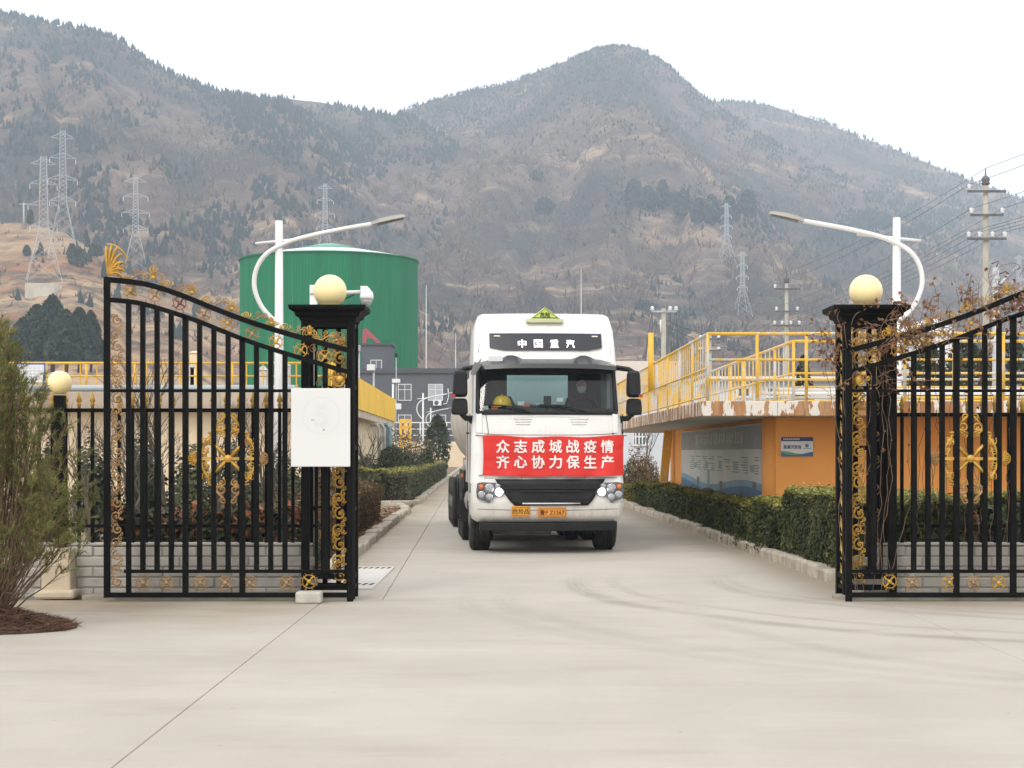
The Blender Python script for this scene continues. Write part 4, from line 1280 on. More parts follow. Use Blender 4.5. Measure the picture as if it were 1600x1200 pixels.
# ================================================================ dark grey office building
GB = 232.0
GREYW = M('dark_grey_render', (0.085,0.09,0.105), 0.85, 0.06, 0.3, dirt=(0.12,0.12,0.13), dfac=0.3)
GREYD = M('dark_grey_roof', (0.065,0.07,0.08), 0.85, 0.06, 0.3)
FRAMEW = M('white_frame', (0.72,0.73,0.74), 0.4, 0.03, 2)
WGL = M('window_glass', (0.10,0.115,0.13), 0.08, 0.25, 0.4)
CURT = M('pale_blind', (0.42,0.45,0.48), 0.4, 0.1, 0.4)
BLUEW = M('bluish_white_wall', (0.62,0.66,0.72), 0.8, 0.05, 0.6, dirt=(0.45,0.45,0.45), dfac=0.3)
def rect(px0, px1, py0, py1, D): return XX(px0,D), XX(px1,D), ZZ(py1,D), ZZ(py0,D)
g = thing('office_building', 'dark grey two storey building with white windows in front of the green tank', 'building', (0, GB, 0))
x0,x1,_,z1 = rect(548,752,583,700,GB)
mb = MB(); mb.box(x0,x1,0,14,0,z1); mb.build('wall', GREYW, g)
mb = MB(); mb.box(x0-0.3,x1+0.3,-0.35,14.4,z1,z1+1.9*0.35); mb.build('roof_slab', GREYD, g)
mb = MB(); a,b_,_,zt = rect(563,609,538,583,GB); mb.box(a,b_,2,9,z1+0.66,zt); tw = mb.build('roof_tower', GREYW, g)
mb = MB(); mb.box(a-0.25,b_+0.25,1.7,9.3,zt,zt+0.3); mb.build('tower_slab', GREYD, tw)
def window(parent, px0, px1, py0, py1, D, yoff=0.0, blind=False, n=2, transom=0.0):
    a,b_,zb,zt = rect(px0,px1,py0,py1,D)
    th = max(0.09, 0.9*D/FPX)
    w = MB(); y0 = yoff-0.10; y1 = yoff-0.005
    w.box(a,b_,y0,y1,zb,zb+th); w.box(a,b_,y0,y1,zt-th,zt); w.box(a,a+th,y0,y1,zb+th,zt-th); w.box(b_-th,b_,y0,y1,zb+th,zt-th)
    for k in range(1,n):
        x = a+(b_-a)*k/n; w.box(x-th*0.4,x+th*0.4,y0,y1,zb+th,zt-th)
    if transom: z = zb+(zt-zb)*transom; w.box(a+th,b_-th,y0-0.004,y1,z-th*0.4,z+th*0.4)
    f = w.build('window', FRAMEW, parent)
    p = MB(); p.box(a+th*0.9,b_-th*0.9,y1-0.03,y1-0.012,zb+th*0.9,zt-th*0.9); p.build('pane', CURT if blind else WGL, f)
    return f
window(g, 577, 595, 561, 583, GB, 2.0, n=2)
window(g, 622, 643, 600, 626, GB, transom=0.66)
window(g, 669, 692, 600, 626, GB, blind=True, transom=0.66)
window(g, 622, 643, 648, 660, GB)
window(g, 676, 697, 648, 662, GB)
a,b_,zb,zt = rect(677,690,625,634,GB)
ac = MB(); ac.box(a,b_,-0.75,-0.1,zb,zt); acb = ac.build('air_conditioner', FRAMEW, g, bevel=0.03)
mb = MB(); mb.lathe([(0.3,0),(0.3,-0.02),(0.01,-0.02)], ((a+b_)/2-0.1,-0.75,(zb+zt)/2), 14, axis='y'); mb.build('fan_grille', GREYW, acb)
mb = MB(); mb.tube([W(698,606,0.0) if False else (XX(700,GB),-0.1,ZZ(607,GB)),(XX(701,GB),-0.12,ZZ(620,GB)),(XX(698,GB),-0.12,ZZ(630,GB)),(XX(692,GB),-0.3,ZZ(632,GB))],0.07,5); mb.build('refrigerant_pipe', FRAMEW, g)
# mast with small weather head and camera in front of it
t = thing('weather_mast', 'slim mast with a small dark head before the grey building', 'mast', (XX(619,210),210,0))
mb = MB(); mb.tube([(0,0,0),(0,0,ZZ(556,210))],0.06,5); mb.build('pole', GREYST, t)
mb = MB(); mb.lathe([(0.05,0),(0.2,0.2),(0.2,0.5),(0.05,0.6)],(0,0,ZZ(559,210)),8); mb.build('sensor', BLACK, t)
mb = MB(); mb.box(-0.5,0.5,-0.3,0.3,ZZ(598,210),ZZ(592,210)); mb.build('control_box', FRAMEW, t)
for (px, y0, y1, D, lab) in ((561,545,690,120,'grey steel lamp pole just right of the left gate'),(584,575,680,125,'grey steel pole with white floodlight before the grey building'),(614,600,700,140,'white downpipe pole beside the yellow parapet')):
    t = thing('steel_pole', lab, 'pole', (XX(px,D),D,0))
    mb = MB(); mb.tube([(0,0,0),(0,0,ZZ(y0,D))],1.6*D/FPX,7); mb.build('pole', GREYST if px != 614 else WHITEP, t)
    if px != 614:
        mb = MB(); z = ZZ(y0,D); mb.box(-0.5,0.1,-0.3,0.2,z-0.2,z+0.25); mb.build('floodlight', WHITEP if px == 584 else GREYST, t, bevel=0.04)
    else:
        mb = MB(); z = ZZ(640,D); mb.box(-0.5,0.7,-0.2,0.2,z,z+0.5); mb.build('lamp_box', WHITEP, t, bevel=0.05)
# red frame on the tower
t = thing('red_frame', 'small red steel A-frame on the grey tower roof', 'frame', (XX(576,GB+4),GB+4,zt if False else ZZ(538,GB)+0.3))
RED = M('red_paint', (0.36,0.05,0.07), 0.5, 0.1, 2)
mb = MB(); mb.bar((-0.6,0,0),(-0.5,0,2.1),0.55); mb.bar((-0.5,0,2.1),(1.5,0,0.1),0.5); mb.bar((-0.5,0,1.0),(0.6,0,1.0),0.35); mb.build('frame', RED, t)

# ================================================================ left treatment tank with railings
def railing(parent, pts, h=1.1, post=1.6, picket=0.0, mat=None, pmat=None, rails=(1.0,0.5,0.09), r=0.028):
    """pts: polyline at deck level"""
    mat = mat or YEL; pmat = pmat or mat
    for i in range(len(pts)-1):
        a, b2 = Vector(pts[i]), Vector(pts[i+1])
        for f in rails:
            z = Vector((0,0,h*f)); mb = MB(); mb.tube([a+z, b2+z], r if f == 1.0 else r*0.75, 6); mb.build('rail', mat, parent)
        L = (b2-a).length; n = max(1, round(L/post))
        for k in range(n+(1 if i == len(pts)-2 else 0)):
            p = a.lerp(b2, k/n); mb = MB(); mb.tube([p, p+Vector((0,0,h))], r*0.95, 6); mb.build('post', mat, parent)
        if picket:
            n2 = int(L/picket)
            for k in range(1, n2):
                p = a.lerp(b2, k/n2); mb = MB(); mb.tube([p+Vector((0,0,h*0.09)), p+Vector((0,0,h))], r*0.6, 4, phase=PI/4, cap=False); mb.build('picket', pmat, parent)
YELW = None
def worn_yellow():
    m, t, b, o = newmat('worn_yellow_paint')
    v = pos(t)
    n = noise(t, v, 5.5, 5, 0.65); n2 = noise(t, v, 1.1, 3, 0.5)
    f = mrange(t, math_(t,'ADD',math_(t,'MULTIPLY',n,0.6),math_(t,'MULTIPLY',n2,0.4)), 0.495, 0.55)
    c = mix(t, (0.70,0.42,0.05), (0.50,0.49,0.47), f)
    c = mix(t, c, (0.28,0.13,0.05), mrange(t, noise(t, v, 9, 4), 0.62, 0.72, 0, 0.7))
    t.links.new(c, b.inputs['Base Color']); b.inputs['Roughness'].default_value = 0.6
    return m
YELW = worn_yellow()
LD = 50.0
zr = ZZ(567, LD); zdeck = zr-1.1
xr = XX(517, LD); dirx = -0.0175
g = thing('settling_tank', 'cream walled treatment tank with yellow railings at left', 'tank', (0, 0, 0))
mb = MB(); mb.zprism([(-40,LD+0.5),(xr-0.5,LD+0.5),(xr-0.5+dirx*36,LD+36),(-40,LD+36)], 0, ZZ(640,LD)); mb.build('wall', CREAM, g)
DECK = M('stained_deck', (0.52,0.44,0.35), 0.9, 0.15, 1.2, dirt=(0.28,0.15,0.075), dfac=0.8, stretch=(1,1,0.4))
mb = MB(); mb.zprism([(-40,LD),(xr,LD),(xr+dirx*36,LD+36),(-40,LD+36)], ZZ(640,LD)+0.003, ZZ(612,LD)); mb.build('deck', DECK, g, bevel=0.02)
railing(g, [(-26,LD+0.1,ZZ(612,LD)),(xr-0.05,LD+0.1,ZZ(612,LD))], h=zr-ZZ(612,LD), post=1.5, picket=0.5, rails=(1.0,0.55,0.12), r=0.042, mat=YEL)
# solid yellow parapet sheets on the side towards the road
ysh = M('yellow_sheet', (0.86,0.52,0.012), 0.55, 0.06, 0.8, dirt=(0.45,0.25,0.03), dfac=0.4)
for k in range(12):
    y0 = LD+k*3.0; y1 = y0+2.98
    mb = MB(); mb.zprism([(xr+dirx*(y0-LD),y0),(xr+dirx*(y0-LD)+0.06,y0),(xr+dirx*(y1-LD)+0.06,y1),(xr+dirx*(y1-LD),y1)], ZZ(612,LD)-0.25, zr+0.02)
    mb.build('parapet_sheet', ysh, g)
mb = MB(); mb.tube([(-30,LD-0.6,ZZ(608,LD)),(xr-1,LD-0.6,ZZ(608,LD))],0.10,8); tag(mb.build('water_pipe', M('pale_blue_pipe',(0.40,0.46,0.50),0.5,0.05,1)), 'pale blue water pipe running along the left tank edge', 'pipe')
# a flat board on the railing
t = thing('information_board', 'white information board with blue top edge on the far left yellow railing', 'sign', (XX(48,LD-1),LD-1,ZZ(582,LD-1)))
mb = MB(); s=LD/FPX; mb.box(-23*s,23*s,0,0.05,-15*s,15*s); mb.build('board', WHITEP, t)
mb = MB(); mb.box(-23*s,23*s,-0.004,0.0,12*s,15*s); mb.box(20*s,23*s,-0.004,0.0,-13*s,12*s); mb.build('blue_edge', M('blue_print',(0.10,0.16,0.42),0.5), t)
mb = MB()
for r_ in range(4):
    for c_ in range(5): mb.box((-14+c_*6)*s,(-10+c_*6)*s,-0.004,0,(6-r_*4.5)*s,(7.6-r_*4.5)*s)
o = mb.build('printed_lines', M('grey_print',(0.45,0.47,0.55),0.6), t); o['kind']='stuff'
mb = MB(); mb.tube([(0,0.03,-15*s),(0,0.03,-26*s)],0.03,5); mb.build('post', GREYST, t)
# objects behind the railing
for (px,w,y0,y1,m_,lab) in ((303,14,548,566,CREAM,'cream machine cover behind the yellow railing at left'),(300,9,566,602,GREYST,'grey steel housing with cream top behind the left railing'),(410,14,572,604,GREYST,'grey pump motor behind the left railing'),(449,9,566,598,GREYST,'grey control post behind the left railing')):
    D = LD+6; x0,x1,zb,zt = rect(px-w/2,px+w/2,y0,y1,D)
    t = thing('pump_housing', lab, 'pump', ((x0+x1)/2, D, zb)); w_ = (x1-x0)/2
    mb = MB(); mb.box(-w_,w_,0,w_*2,min(0,-zb+zdeck),(zt-zb)*0.8); mb.build('cabinet', m_, t, bevel=0.03)
    mb = MB(); mb.loft([[(-w_*1.15,-0.05,(zt-zb)*0.8),(w_*1.15,-0.05,(zt-zb)*0.8),(w_*1.15,2*w_,(zt-zb)*0.8),(-w_*1.15,2*w_,(zt-zb)*0.8)],[(-w_*0.4,w_*0.7,zt-zb),(w_*0.4,w_*0.7,zt-zb),(w_*0.4,w_,zt-zb),(-w_*0.4,w_,zt-zb)]], smooth=False); mb.build('lid', m_, t)
# drain pipes on the far wall corner
g2 = thing('drain_pipes', 'bundle of grey drain pipes with bends against the cream wall', 'pipes', (XX(592,66),66,0))
for k,(dx,m_) in enumerate(((0,GREYST),(0.2,GREYST),(0.42,M('teal_pipe',(0.16,0.30,0.34),0.5)))):
    mb = MB(); mb.tube([(dx-0.35,0.3,ZZ(664,66)),(dx-0.1,0.2,ZZ(663,66)),(dx,0.2,ZZ(669,66)),(dx,0.2,0)],0.075,7); mb.build('pipe', m_, g2)
# yellow steel stair frame and low cream wall far behind
g2 = thing('stair_frame', 'small yellow steel frame between the shrubs and the grey building', 'frame', (XX(632,120),120,0))
for px in (626,633,641):
    mb = MB(); x = XX(px,120)-XX(632,120); mb.tube([(x,0,0),(x,0,ZZ(656,120))],0.11,5); mb.build('post', YEL, g2)
for py in (657,668,682):
    mb = MB(); z = ZZ(py,120); mb.bar((XX(625,120)-XX(632,120),0,z),(XX(642,120)-XX(632,120),0,z),0.22); mb.build('rail', YEL, g2)
g2 = thing('basin_wall', 'cream basin wall with white railing far down the drive beside the truck', 'wall', (0,175,0))
x0,x1,_,z1 = rect(615,760,690,740,175)
mb = MB(); mb.box(x0,x1,0,0.6,0,z1); mb.build('wall', CREAM, g2)
railing(g2, [(x0,0.2,z1),(x1,0.2,z1)], h=2.0, post=1.4, mat=WHITEP, rails=(1.0,0.66,0.33), r=0.07)

# ================================================================ right treatment building (ring walkway over orange walls)
RD = 27.0
zT = ZZ(628, RD); zB = ZZ(649, RD); zR = ZZ(521, RD)
xo = XX(1100, RD); sl_ = -0.010
def xs(x0, D): return x0 + sl_*(D-RD)
def fascia_mat():
    m, t, b, o = newmat('peeling_fascia')
    v = pos(t, (1,1,0.35))
    n = noise(t, v, 5.0, 6, 0.62)
    n2 = noise(t, pos(t,(1,1,0.15)), 6, 4, 0.6)
    c = mix(t, (0.30,0.13,0.05), (0.42,0.24,0.12), mrange(t, n2, 0.35, 0.65))
    c = mix(t, c, (0.66,0.62,0.56), mrange(t, n, 0.515, 0.545))
    c = mix(t, c, (0.09,0.065,0.05), mrange(t, n2, 0.60, 0.72, 0, 0.75))
    t.links.new(c, b.inputs['Base Color']); b.inputs['Roughness'].default_value = 0.9
    bump(t, b, n, 0.5, 0.02)
    return m
SOFFIT = M('deck_soffit', (0.60,0.56,0.49), 0.9, 0.08, 0.8, dirt=(0.3,0.25,0.2), dfac=0.4)
ORANGE = M('orange_render', (0.90,0.39,0.10), 0.85, 0.05, 0.7, bmp=0.2, dirt=(0.66,0.28,0.10), dfac=0.3)
g = thing('clarifier_building', 'orange walled treatment building with an overhanging railed deck, right of the drive', 'building', (0,0,0))
FE = 52.0
mb = MB(); mb.zprism([(xo,RD),(14,RD),(14,FE),(xs(xo,FE),FE)], zB, zT); mb.build('deck', SOFFIT, g)
FAS = fascia_mat()
for k in range(9):
    a = xo-0.01+k*1.2; mb = MB(); mb.box(a, a+1.195, RD-0.05, RD-0.003, zB-0.01, zT+0.012); mb.build('fascia_panel', FAS, g, bevel=0.01)
for k in range(20):
    y0 = RD-0.045+k*1.25; y1 = y0+1.24
    mb = MB(); mb.zprism([(xs(xo,y0)-0.055,y0),(xs(xo,y0)-0.004,y0),(xs(xo,y1)-0.004,y1),(xs(xo,y1)-0.055,y1)], zB-0.01, zT+0.012); mb.build('fascia_panel', FAS, g, bevel=0.01)
xw = XX(1204,28.8); WF = 28.4
mb = MB(); mb.zprism([(XX(1212,WF),WF),(14,WF),(14,48),(XX(1060,44)-0.02+0.45,46.5),(XX(1060,44)-0.02,46),(xw,29.0)], 0, zB-0.004); mb.build('wall', ORANGE, g)
# rounded corner column
mb = MB(); mb.tube([(XX(1208,28.6)+0.09,28.72,0),(XX(1208,28.6)+0.09,28.72,zB-0.005)],0.26,18); mb.build('corner_column', ORANGE, g)
# yellow strut at the far end
mb = MB(); mb.bar((XX(1045,44)-0.1,45,0.2),(XX(1050,44),45,zB-0.02),0.22); mb.build('strut', YELW, g)
# outer railing: pickets on the side, posts and rails on the front
railing(g, [(xs(xo,FE)+0.07,FE,zT),(xo+0.07,RD+0.07,zT)], h=zR-zT, post=2.0, picket=0.32, mat=YELW, r=0.025)
railing(g, [(xo+0.07,RD+0.07,zT),(12,RD+0.07,zT)], h=zR-zT, post=0.8, mat=YELW, r=0.031, rails=(1.0,0.62,0.33))
# inner railing round the basin
xi = XX(1240,28.9)
railing(g, [(xs(xi,FE),FE,zT),(xi,28.9,zT)], h=zR-zT, post=2.0, picket=0.5, mat=YELW, r=0.028)
railing(g, [(xi,28.9,zT),(12,28.9,zT)], h=zR-zT, post=1.35, mat=YELW, r=0.03, rails=(1.0,0.5,0.28))
for y in (31, 33):
    mb = MB(); mb.tube([(xi,y,zT+0.35),(13,y,zT+0.35)],0.04,6); mb.build('rail', WHITEP, g)
    mb = MB(); mb.tube([(xi,y,zT+0.2),(13,y,zT+0.2)],0.03,6); mb.build('rail', YELW, g)
# yellow pipe post fixed to the side railing
mb = MB(); mb.tube([(xs(xo,36)-0.02,36,zT+0.5),(xs(xo,36)-0.02,36,ZZ(520,36))],0.06,8); mb.build('riser', YEL, g)

# wall poster board on the receding wall
dv = Vector((XX(1060,44)-xw, 44-29.0, 0)); 
pa = Vector((xw-0.03, 29.25, 0)) ; dv = Vector((XX(1060,44)-0.02-xw, 46-29.0, 0)).normalized()
Lb = 13.2
ang = math.atan2(dv.y, dv.x)          # local +x runs away from the camera along the wall
t = thing('poster_board', 'long weathered poster board with grey header on the orange wall', 'notice board', (pa.x, pa.y, 0), ang)
# local frame: x along the wall (away), y = +: to the left (towards the road)
zb_, zt_ = ZZ(784,29.25), ZZ(661,29.25)
PAPER = M('faded_poster', (0.62,0.63,0.62), 0.6, 0.06, 1.5, dirt=(0.36,0.33,0.28), dfac=0.5)
mb = MB(); mb.box(0,Lb,0,0.05,zb_,zt_); mb.build('board', PAPER, t)
mb = MB(); mb.box(0,Lb,0.0505,0.054,zt_-0.46,zt_-0.02); hd = mb.build('header', M('faded_header', (0.30,0.315,0.33), 0.6, 0.1, 2), t)
def wave_print(z0, amp, mat, name, y):
    mb = MB(); n = 24; vs = []
    for i in range(n+1):
        x = Lb*i/n; vs += [(x,y,zb_),(x,y,z0+amp*math.sin(x*0.55+0.5))]
    mb._add(vs, [(2*i,2*i+2,2*i+3,2*i+1) for i in range(n)]); return mb.build(name, mat, t)
wave_print(zb_+0.26, 0.09, M('faded_blue_light', (0.22,0.38,0.50), 0.6, 0.1, 1), 'printed_wave', 0.0515)
wave_print(zb_+0.13, 0.10, M('faded_blue', (0.09,0.19,0.36), 0.6, 0.1, 1), 'printed_wave', 0.0535)
rp = random.Random(4)
INK = M('faded_ink', (0.20,0.20,0.19), 0.7, 0.1, 4); INK2 = M('faded_blue_ink', (0.30,0.42,0.48), 0.7, 0.1, 4)
PALEI = M('pale_ink', (0.60,0.61,0.61), 0.7, 0.05, 4)
mb = MB()       # lines of small print too faded to read
for c_ in range(9):
    xx0 = 0.4+c_*1.24
    for r_ in range(26):
        if rp.random() < 0.12: continue
        z = zt_-0.62-r_*0.042*1.15
        if z < zb_+0.45: continue
        mb.box(xx0, xx0+rp.uniform(0.4,1.05), 0.0503, 0.0513, z, z+0.016)
o = mb.build('small_print', INK, t); o['kind'] = 'stuff'
for c_ in range(5):
    x = 0.9+c_*2.25; mb = MB(); z = zt_-rp.uniform(0.62,0.75); mb.box(x, x+0.5, 0.0506,0.0516, z-0.14, z); mb.build('printed_picture', INK2, t)
for c_ in range(5):
    x = 0.6+c_*2.1+rp.uniform(0,0.5); mb = MB(); z = zt_-rp.uniform(0.85,1.2); mb.box(x, x+0.45, 0.0506,0.0516, z-0.32, z); mb.build('printed_picture', INK2 if c_%2 else INK, t)
mb = MB()       # header characters too faded to read: pale strokes
for c_ in range(19):
    x = 2.3+c_*0.42
    for k in range(5):
        if rp.random() < 0.5: mb.box(x+rp.uniform(0,.05), x+0.30, 0.0545,0.0555, zt_-0.33+k*0.045, zt_-0.315+k*0.045)
        else: xx = x+rp.uniform(0,0.26); mb.box(xx, xx+0.035, 0.0545,0.0555, zt_-0.34, zt_-0.12)
o = mb.build('header_print', PALEI, t); o['kind'] = 'stuff'

# small plaque on the front wall
D = WF-0.02; x0,x1,zb2,zt2 = rect(1220,1270,683,713,D)
t = thing('wall_plaque', 'white and blue name plaque on the orange front wall', 'sign', ((x0+x1)/2, D, (zb2+zt2)/2))
w, h = (x1-x0)/2, (zt2-zb2)/2
NAVY = M('navy_print', (0.035,0.055,0.16), 0.5, 0.05, 3)
mb = MB(); mb.box(-w,w,-0.025,0.02,-h,h); mb.build('plate', M('plaque_white',(0.70,0.72,0.73),0.4,0.03,3), t, bevel=0.004)
mb = MB(); mb.box(-w,w,-0.0275,-0.0255,h*0.58,h); mb.build('header', NAVY, t)
mb = MB(); n = 14; vs = []
for i in range(n+1):
    x = -w+2*w*i/n; vs += [(x,-0.0262,-h),(x,-0.0262,-h*0.60+h*0.14*math.sin(i*0.42+1.2))]
mb._add(vs,[(2*i,2*i+2,2*i+3,2*i+1) for i in range(n)]); mb.build('printed_wave', M('plaque_green',(0.12,0.32,0.18),0.5), t)
mb = MB(); vs = []
for i in range(n+1):
    x = -w+2*w*i/n; vs += [(x,-0.0272,-h),(x,-0.0272,-h*0.74+h*0.16*math.sin(i*0.42+2.2))]
mb._add(vs,[(2*i,2*i+2,2*i+3,2*i+1) for i in range(n)]); mb.build('printed_wave', M('plaque_blue',(0.05,0.15,0.34),0.5), t)
lettering('混凝沉淀池', w*1.12, h*0.40, NAVY, t, (-w*0.30,-0.0275,-h*0.02), bold=0.03)
mb = MB()
for k in range(9): mb.box(-w*0.85+k*w*0.115,-w*0.85+k*w*0.115+w*0.08,-0.0285,-0.0278,h*0.72,h*0.86)
mb.build('header_print', M('plaque_white2',(0.7,0.72,0.75),0.5), t)
mb = MB(); mb.lathe([(h*0.2,-0.027),(h*0.2,-0.0275),(0.001,-0.0275)], (w*0.62,0,h*0.12), 12, axis='y'); mb.box(w*0.38,w*0.9,-0.0272,-0.0262,-h*0.20,-h*0.14); mb.build('emblem', M('plaque_grey',(0.22,0.25,0.36),0.5), t)

# ================================================================ pale buildings to the right of the truck
BD = 88.0
g = thing('pump_house', 'pale blue-white building with barred window just right of the truck', 'building', (0,BD,0))
x0,x1,_,z1 = rect(900,1140,602,800,BD)
mb = MB(); mb.box(x0,x1,0,8,0,z1); mb.build('wall', BLUEW, g)
x0,x1,zb,zt = rect(900,1062,565,602,BD)
mb = MB(); mb.box(x0,x1,-0.6,9,z1,zt); mb.build('roof_block', M('beige_roof',(0.62,0.56,0.50),0.8,0.05,0.4), g)
x0,x1,zb,zt = rect(988,1013,668,690,BD)
w_ = window(g, 988, 1014, 668, 697, BD, n=5, transom=0.5)
g = thing('store_building', 'long low white building behind the right deck railings', 'building', (0,70,0))
x0,x1,_,z1 = rect(1118,1480,596,700,70)
mb = MB(); mb.box(x0,x1,0,6,0,z1); mb.build('wall', M('cool_white_wall',(0.66,0.68,0.72),0.8,0.05,0.5), g)
mb = MB(); mb.box(x0-0.3,x1+0.3,-0.4,6.4,z1,z1+0.2); mb.build('roof_edge', FRAMEW, g)
for k in range(7):
    a = 1150+k*46; window(g, a, a+24, 604, 622, 70, n=2)
# shed with white roof seen over the right gate
g = thing('white_shed', 'white shed roof glimpsed over the right gate vine', 'building', (0,120,0))
x0,x1,zb,zt = rect(1432,1492,500,700,120)
mb = MB(); mb.box(x0,x1,0,8,0,zt-1.0); mb.build('wall', FRAMEW, g)
mb = MB(); mb.prism([(x0-0.4,zt-1.0),(x1+0.4,zt-1.0),((x0+x1)/2,zt+0.3)],-0.3,8.3); mb.build('roof', FRAMEW, g)

# ================================================================ utility poles, masts and lines
CPOLE = M('concrete_pole', (0.40,0.37,0.31), 0.85, 0.1, 1.0, dirt=(0.33,0.3,0.25), dfac=0.4)
WIRE = M('wire', (0.09,0.092,0.10), 0.6)
DSTEEL = M('dark_steel', (0.11,0.113,0.12), 0.6, 0.2, 3)
def util_pole(x, D, H, arms, label, r=0.16, collar=True):
    g = thing('utility_pole', label, 'utility pole', (x, D, 0), group='concrete utility poles')
    mb = MB(); mb.tube([(0,0,0),(0,0,H)], [r*1.1, r*0.62], 12); mb.build('pole', CPOLE, g)
    if collar:
        mb = MB(); mb.lathe([(r*0.8,0),(r*1.15,0.05),(r*0.8,0.12),(r*1.15,0.2),(r*0.8,0.3),(r*0.4,0.36)], (0,0,H-0.2), 10); mb.build('collar', DSTEEL, g)
        mb = MB(); mb.tube([(0,0,H),(0,0,H+0.45)],[0.04,0.02],5); mb.build('finial', DSTEEL, g)
    att = []
    for (z, hw, xs_) in arms:
        mb = MB(); mb.box(-hw,hw,-r*1.3,-r*0.95,z-0.045,z+0.045); ca = mb.build('crossarm', DSTEEL, g)
        for u in xs_:
            mb = MB(); mb.lathe([(0.03,0),(0.09,0.05),(0.04,0.1),(0.10,0.16),(0.03,0.22)], (u,-r*1.1,z+0.06), 8); mb.build('insulator', INS, ca)
            att.append(Vector((x+u, D-r*1.1, z+0.26)))
    return att
P2 = (XX(1540,65), 65.0); P1 = (XX(1229,95), 95.0)
P3 = (P2[0]+(P2[0]-P1[0]), 35.0); P0 = (P1[0]-(P2[0]-P1[0])*3, 185.0)
H2 = ZZ(281,65); 
armset = lambda D,zs: zs
A2 = util_pole(P2[0], 65, H2, [(ZZ(300,65),0.75,(-0.68,)),(ZZ(337,65),0.64,(-0.6,0.6)),(ZZ(374,65),0.76,(-0.7,-0.28,0.22,0.7))], 'tall concrete pole with crossarms behind the right gate leaf')
A1 = util_pole(P1[0], 95, ZZ(437,95), [(ZZ(452,95),0.75,(-0.68,)),(ZZ(487,95),0.64,(-0.6,0.6)),(ZZ(509,95),0.76,(-0.7,-0.28,0.22,0.7))], 'concrete pole with crossarms left of the right globe lamp', r=0.15)
A3 = util_pole(P3[0], 35, H2, [(ZZ(300,65),0.75,(-0.68,)),(ZZ(337,65),0.64,(-0.6,0.6)),(ZZ(374,65),0.76,(-0.7,-0.28,0.22,0.7))], 'concrete pole carrying the lines nearest the camera')
top = lambda P, D, H: Vector((P[0], D, H+0.45))
def cable(a, b2, sag, label, r=0.009, grp='overhead lines'):
    c = (a+b2)/2
    pts = [(a.lerp(b2,u)-c) - Vector((0,0,sag*4*u*(1-u))) for u in np.linspace(0,1,9)]
    mb = MB(); mb.tube(pts, r, 4, cap=False)
    o = mb.build('overhead_line', WIRE, loc=c); tag(o, label, 'power line', grp); return o
names = ['topmost','left upper','left middle','right middle','lowest left','lowest inner left','lowest inner right','lowest right']
ZA2 = [top(P2,65,H2)]+A2; ZA1 = [top(P1,95,ZZ(437,95))]+A1; ZA3 = [top(P3,35,H2)]+A3
for i in range(8):
    cable(ZA2[i], ZA3[i], 0.25, 'dark line from the tall pole running out of frame, %s insulator' % names[i])
    cable(ZA1[i], ZA2[i], 0.35, 'dark line between the two concrete poles, %s insulator' % names[i])
    q = Vector((P0[0]+(ZA1[i].x-P1[0]), 185, ZA1[i].z-2.5))
    cable(ZA1[i], q, 0.9, 'thin line from the nearer pole into the valley, %s insulator' % names[i], r=0.009)
# pole with slack wires right of the truck roof
D = 122.0
g = thing('utility_pole', 'pale pole with short crossarm and hanging wires right of the truck roof', 'utility pole', (XX(1037,D),D,0))
mb = MB(); mb.tube([(0,0,0),(0,0,ZZ(482,D))],[0.24,0.17],9); mb.build('pole', CPOLE, g)
z = ZZ(487,D); mb = MB(); mb.box(-0.9,0.95,-0.24,-0.16,z-0.06,z+0.06); ca = mb.build('crossarm', GREYST, g)
for u in (-0.85,0.45,0.88):
    mb = MB(); mb.lathe([(0.05,0),(0.2,0.08),(0.08,0.18),(0.16,0.28),(0.03,0.34)],(u,-0.2,z+0.05),8); mb.build('insulator', INS, ca)
for (u, du, y0) in ((-0.85,-0.05,562),(-0.85,-0.55,565),(0.45,0.1,560),(0.88,0.2,560)):
    mb = MB(); mb.tube([(u,-0.2,z),(u+du*0.6,-0.3,(z+ZZ(y0,D))/2),(u+du,-0.2,ZZ(y0,D))],0.03,4); mb.build('drop_wire', WIRE, g)
mb = MB(); mb.tube([(-0.25,-0.3,ZZ(500,D)),(-0.25,-0.3,ZZ(520,D))],0.06,5); mb.build('fuse', INS, g)
for i,(y0,y1) in enumerate(((500,520),(508,545))):
    cable(W(1041,y0,D), W(1225,y1-5,140), 1.0, ('upper' if i == 0 else 'lower')+' line leaving the pale pole behind the right deck', r=0.03)
g = thing('utility_pole', 'small transformer pole seen through the right deck railing', 'utility pole', (XX(1108,110),110,0))
mb = MB(); mb.tube([(0,0,0),(0,0,ZZ(524,110))],[0.22,0.17],8); mb.build('pole', CPOLE, g)
for k, py in enumerate((530,548)):
    mb = MB(); z = ZZ(py,110); mb.box(-0.75,0.8,-0.25,-0.17,z-0.05,z+0.05); ca = mb.build('crossarm', DSTEEL, g)
    for u in (-0.6,0.6):
        m2 = MB(); m2.lathe([(0.04,0),(0.14,0.06),(0.05,0.2)],(u,-0.2,z+0.05),7); m2.build('insulator', INS, ca)
for (px,D,y0,lab,r) in ((666,330,446,'thin white mast beside the green tank',0.16),(908,380,420,'thin pale mast behind the truck roof',0.16),(712,420,520,'short thin mast on the slope left of the truck roof',0.16),(1012,300,545,'thin rod behind the pump house roof',0.1)):
    t = thing('radio_mast', lab, 'mast', (XX(px,D),D,0 if D<340 else float(terrain(np.array([px]),np.array([D]))[0][0])-1))
    mb = MB(); z = ZZ(y0,D)-t.location.z; mb.tube([(0,0,0),(0,0,z*0.6),(0,0,z)],[r,r*0.8,r*0.35],6); mb.build('shaft', WHITEP, t)
    mb = MB(); mb.lathe([(r*2,0),(r*2,0.3),(r,0.35)],n=8); mb.build('base', GREYST, t)
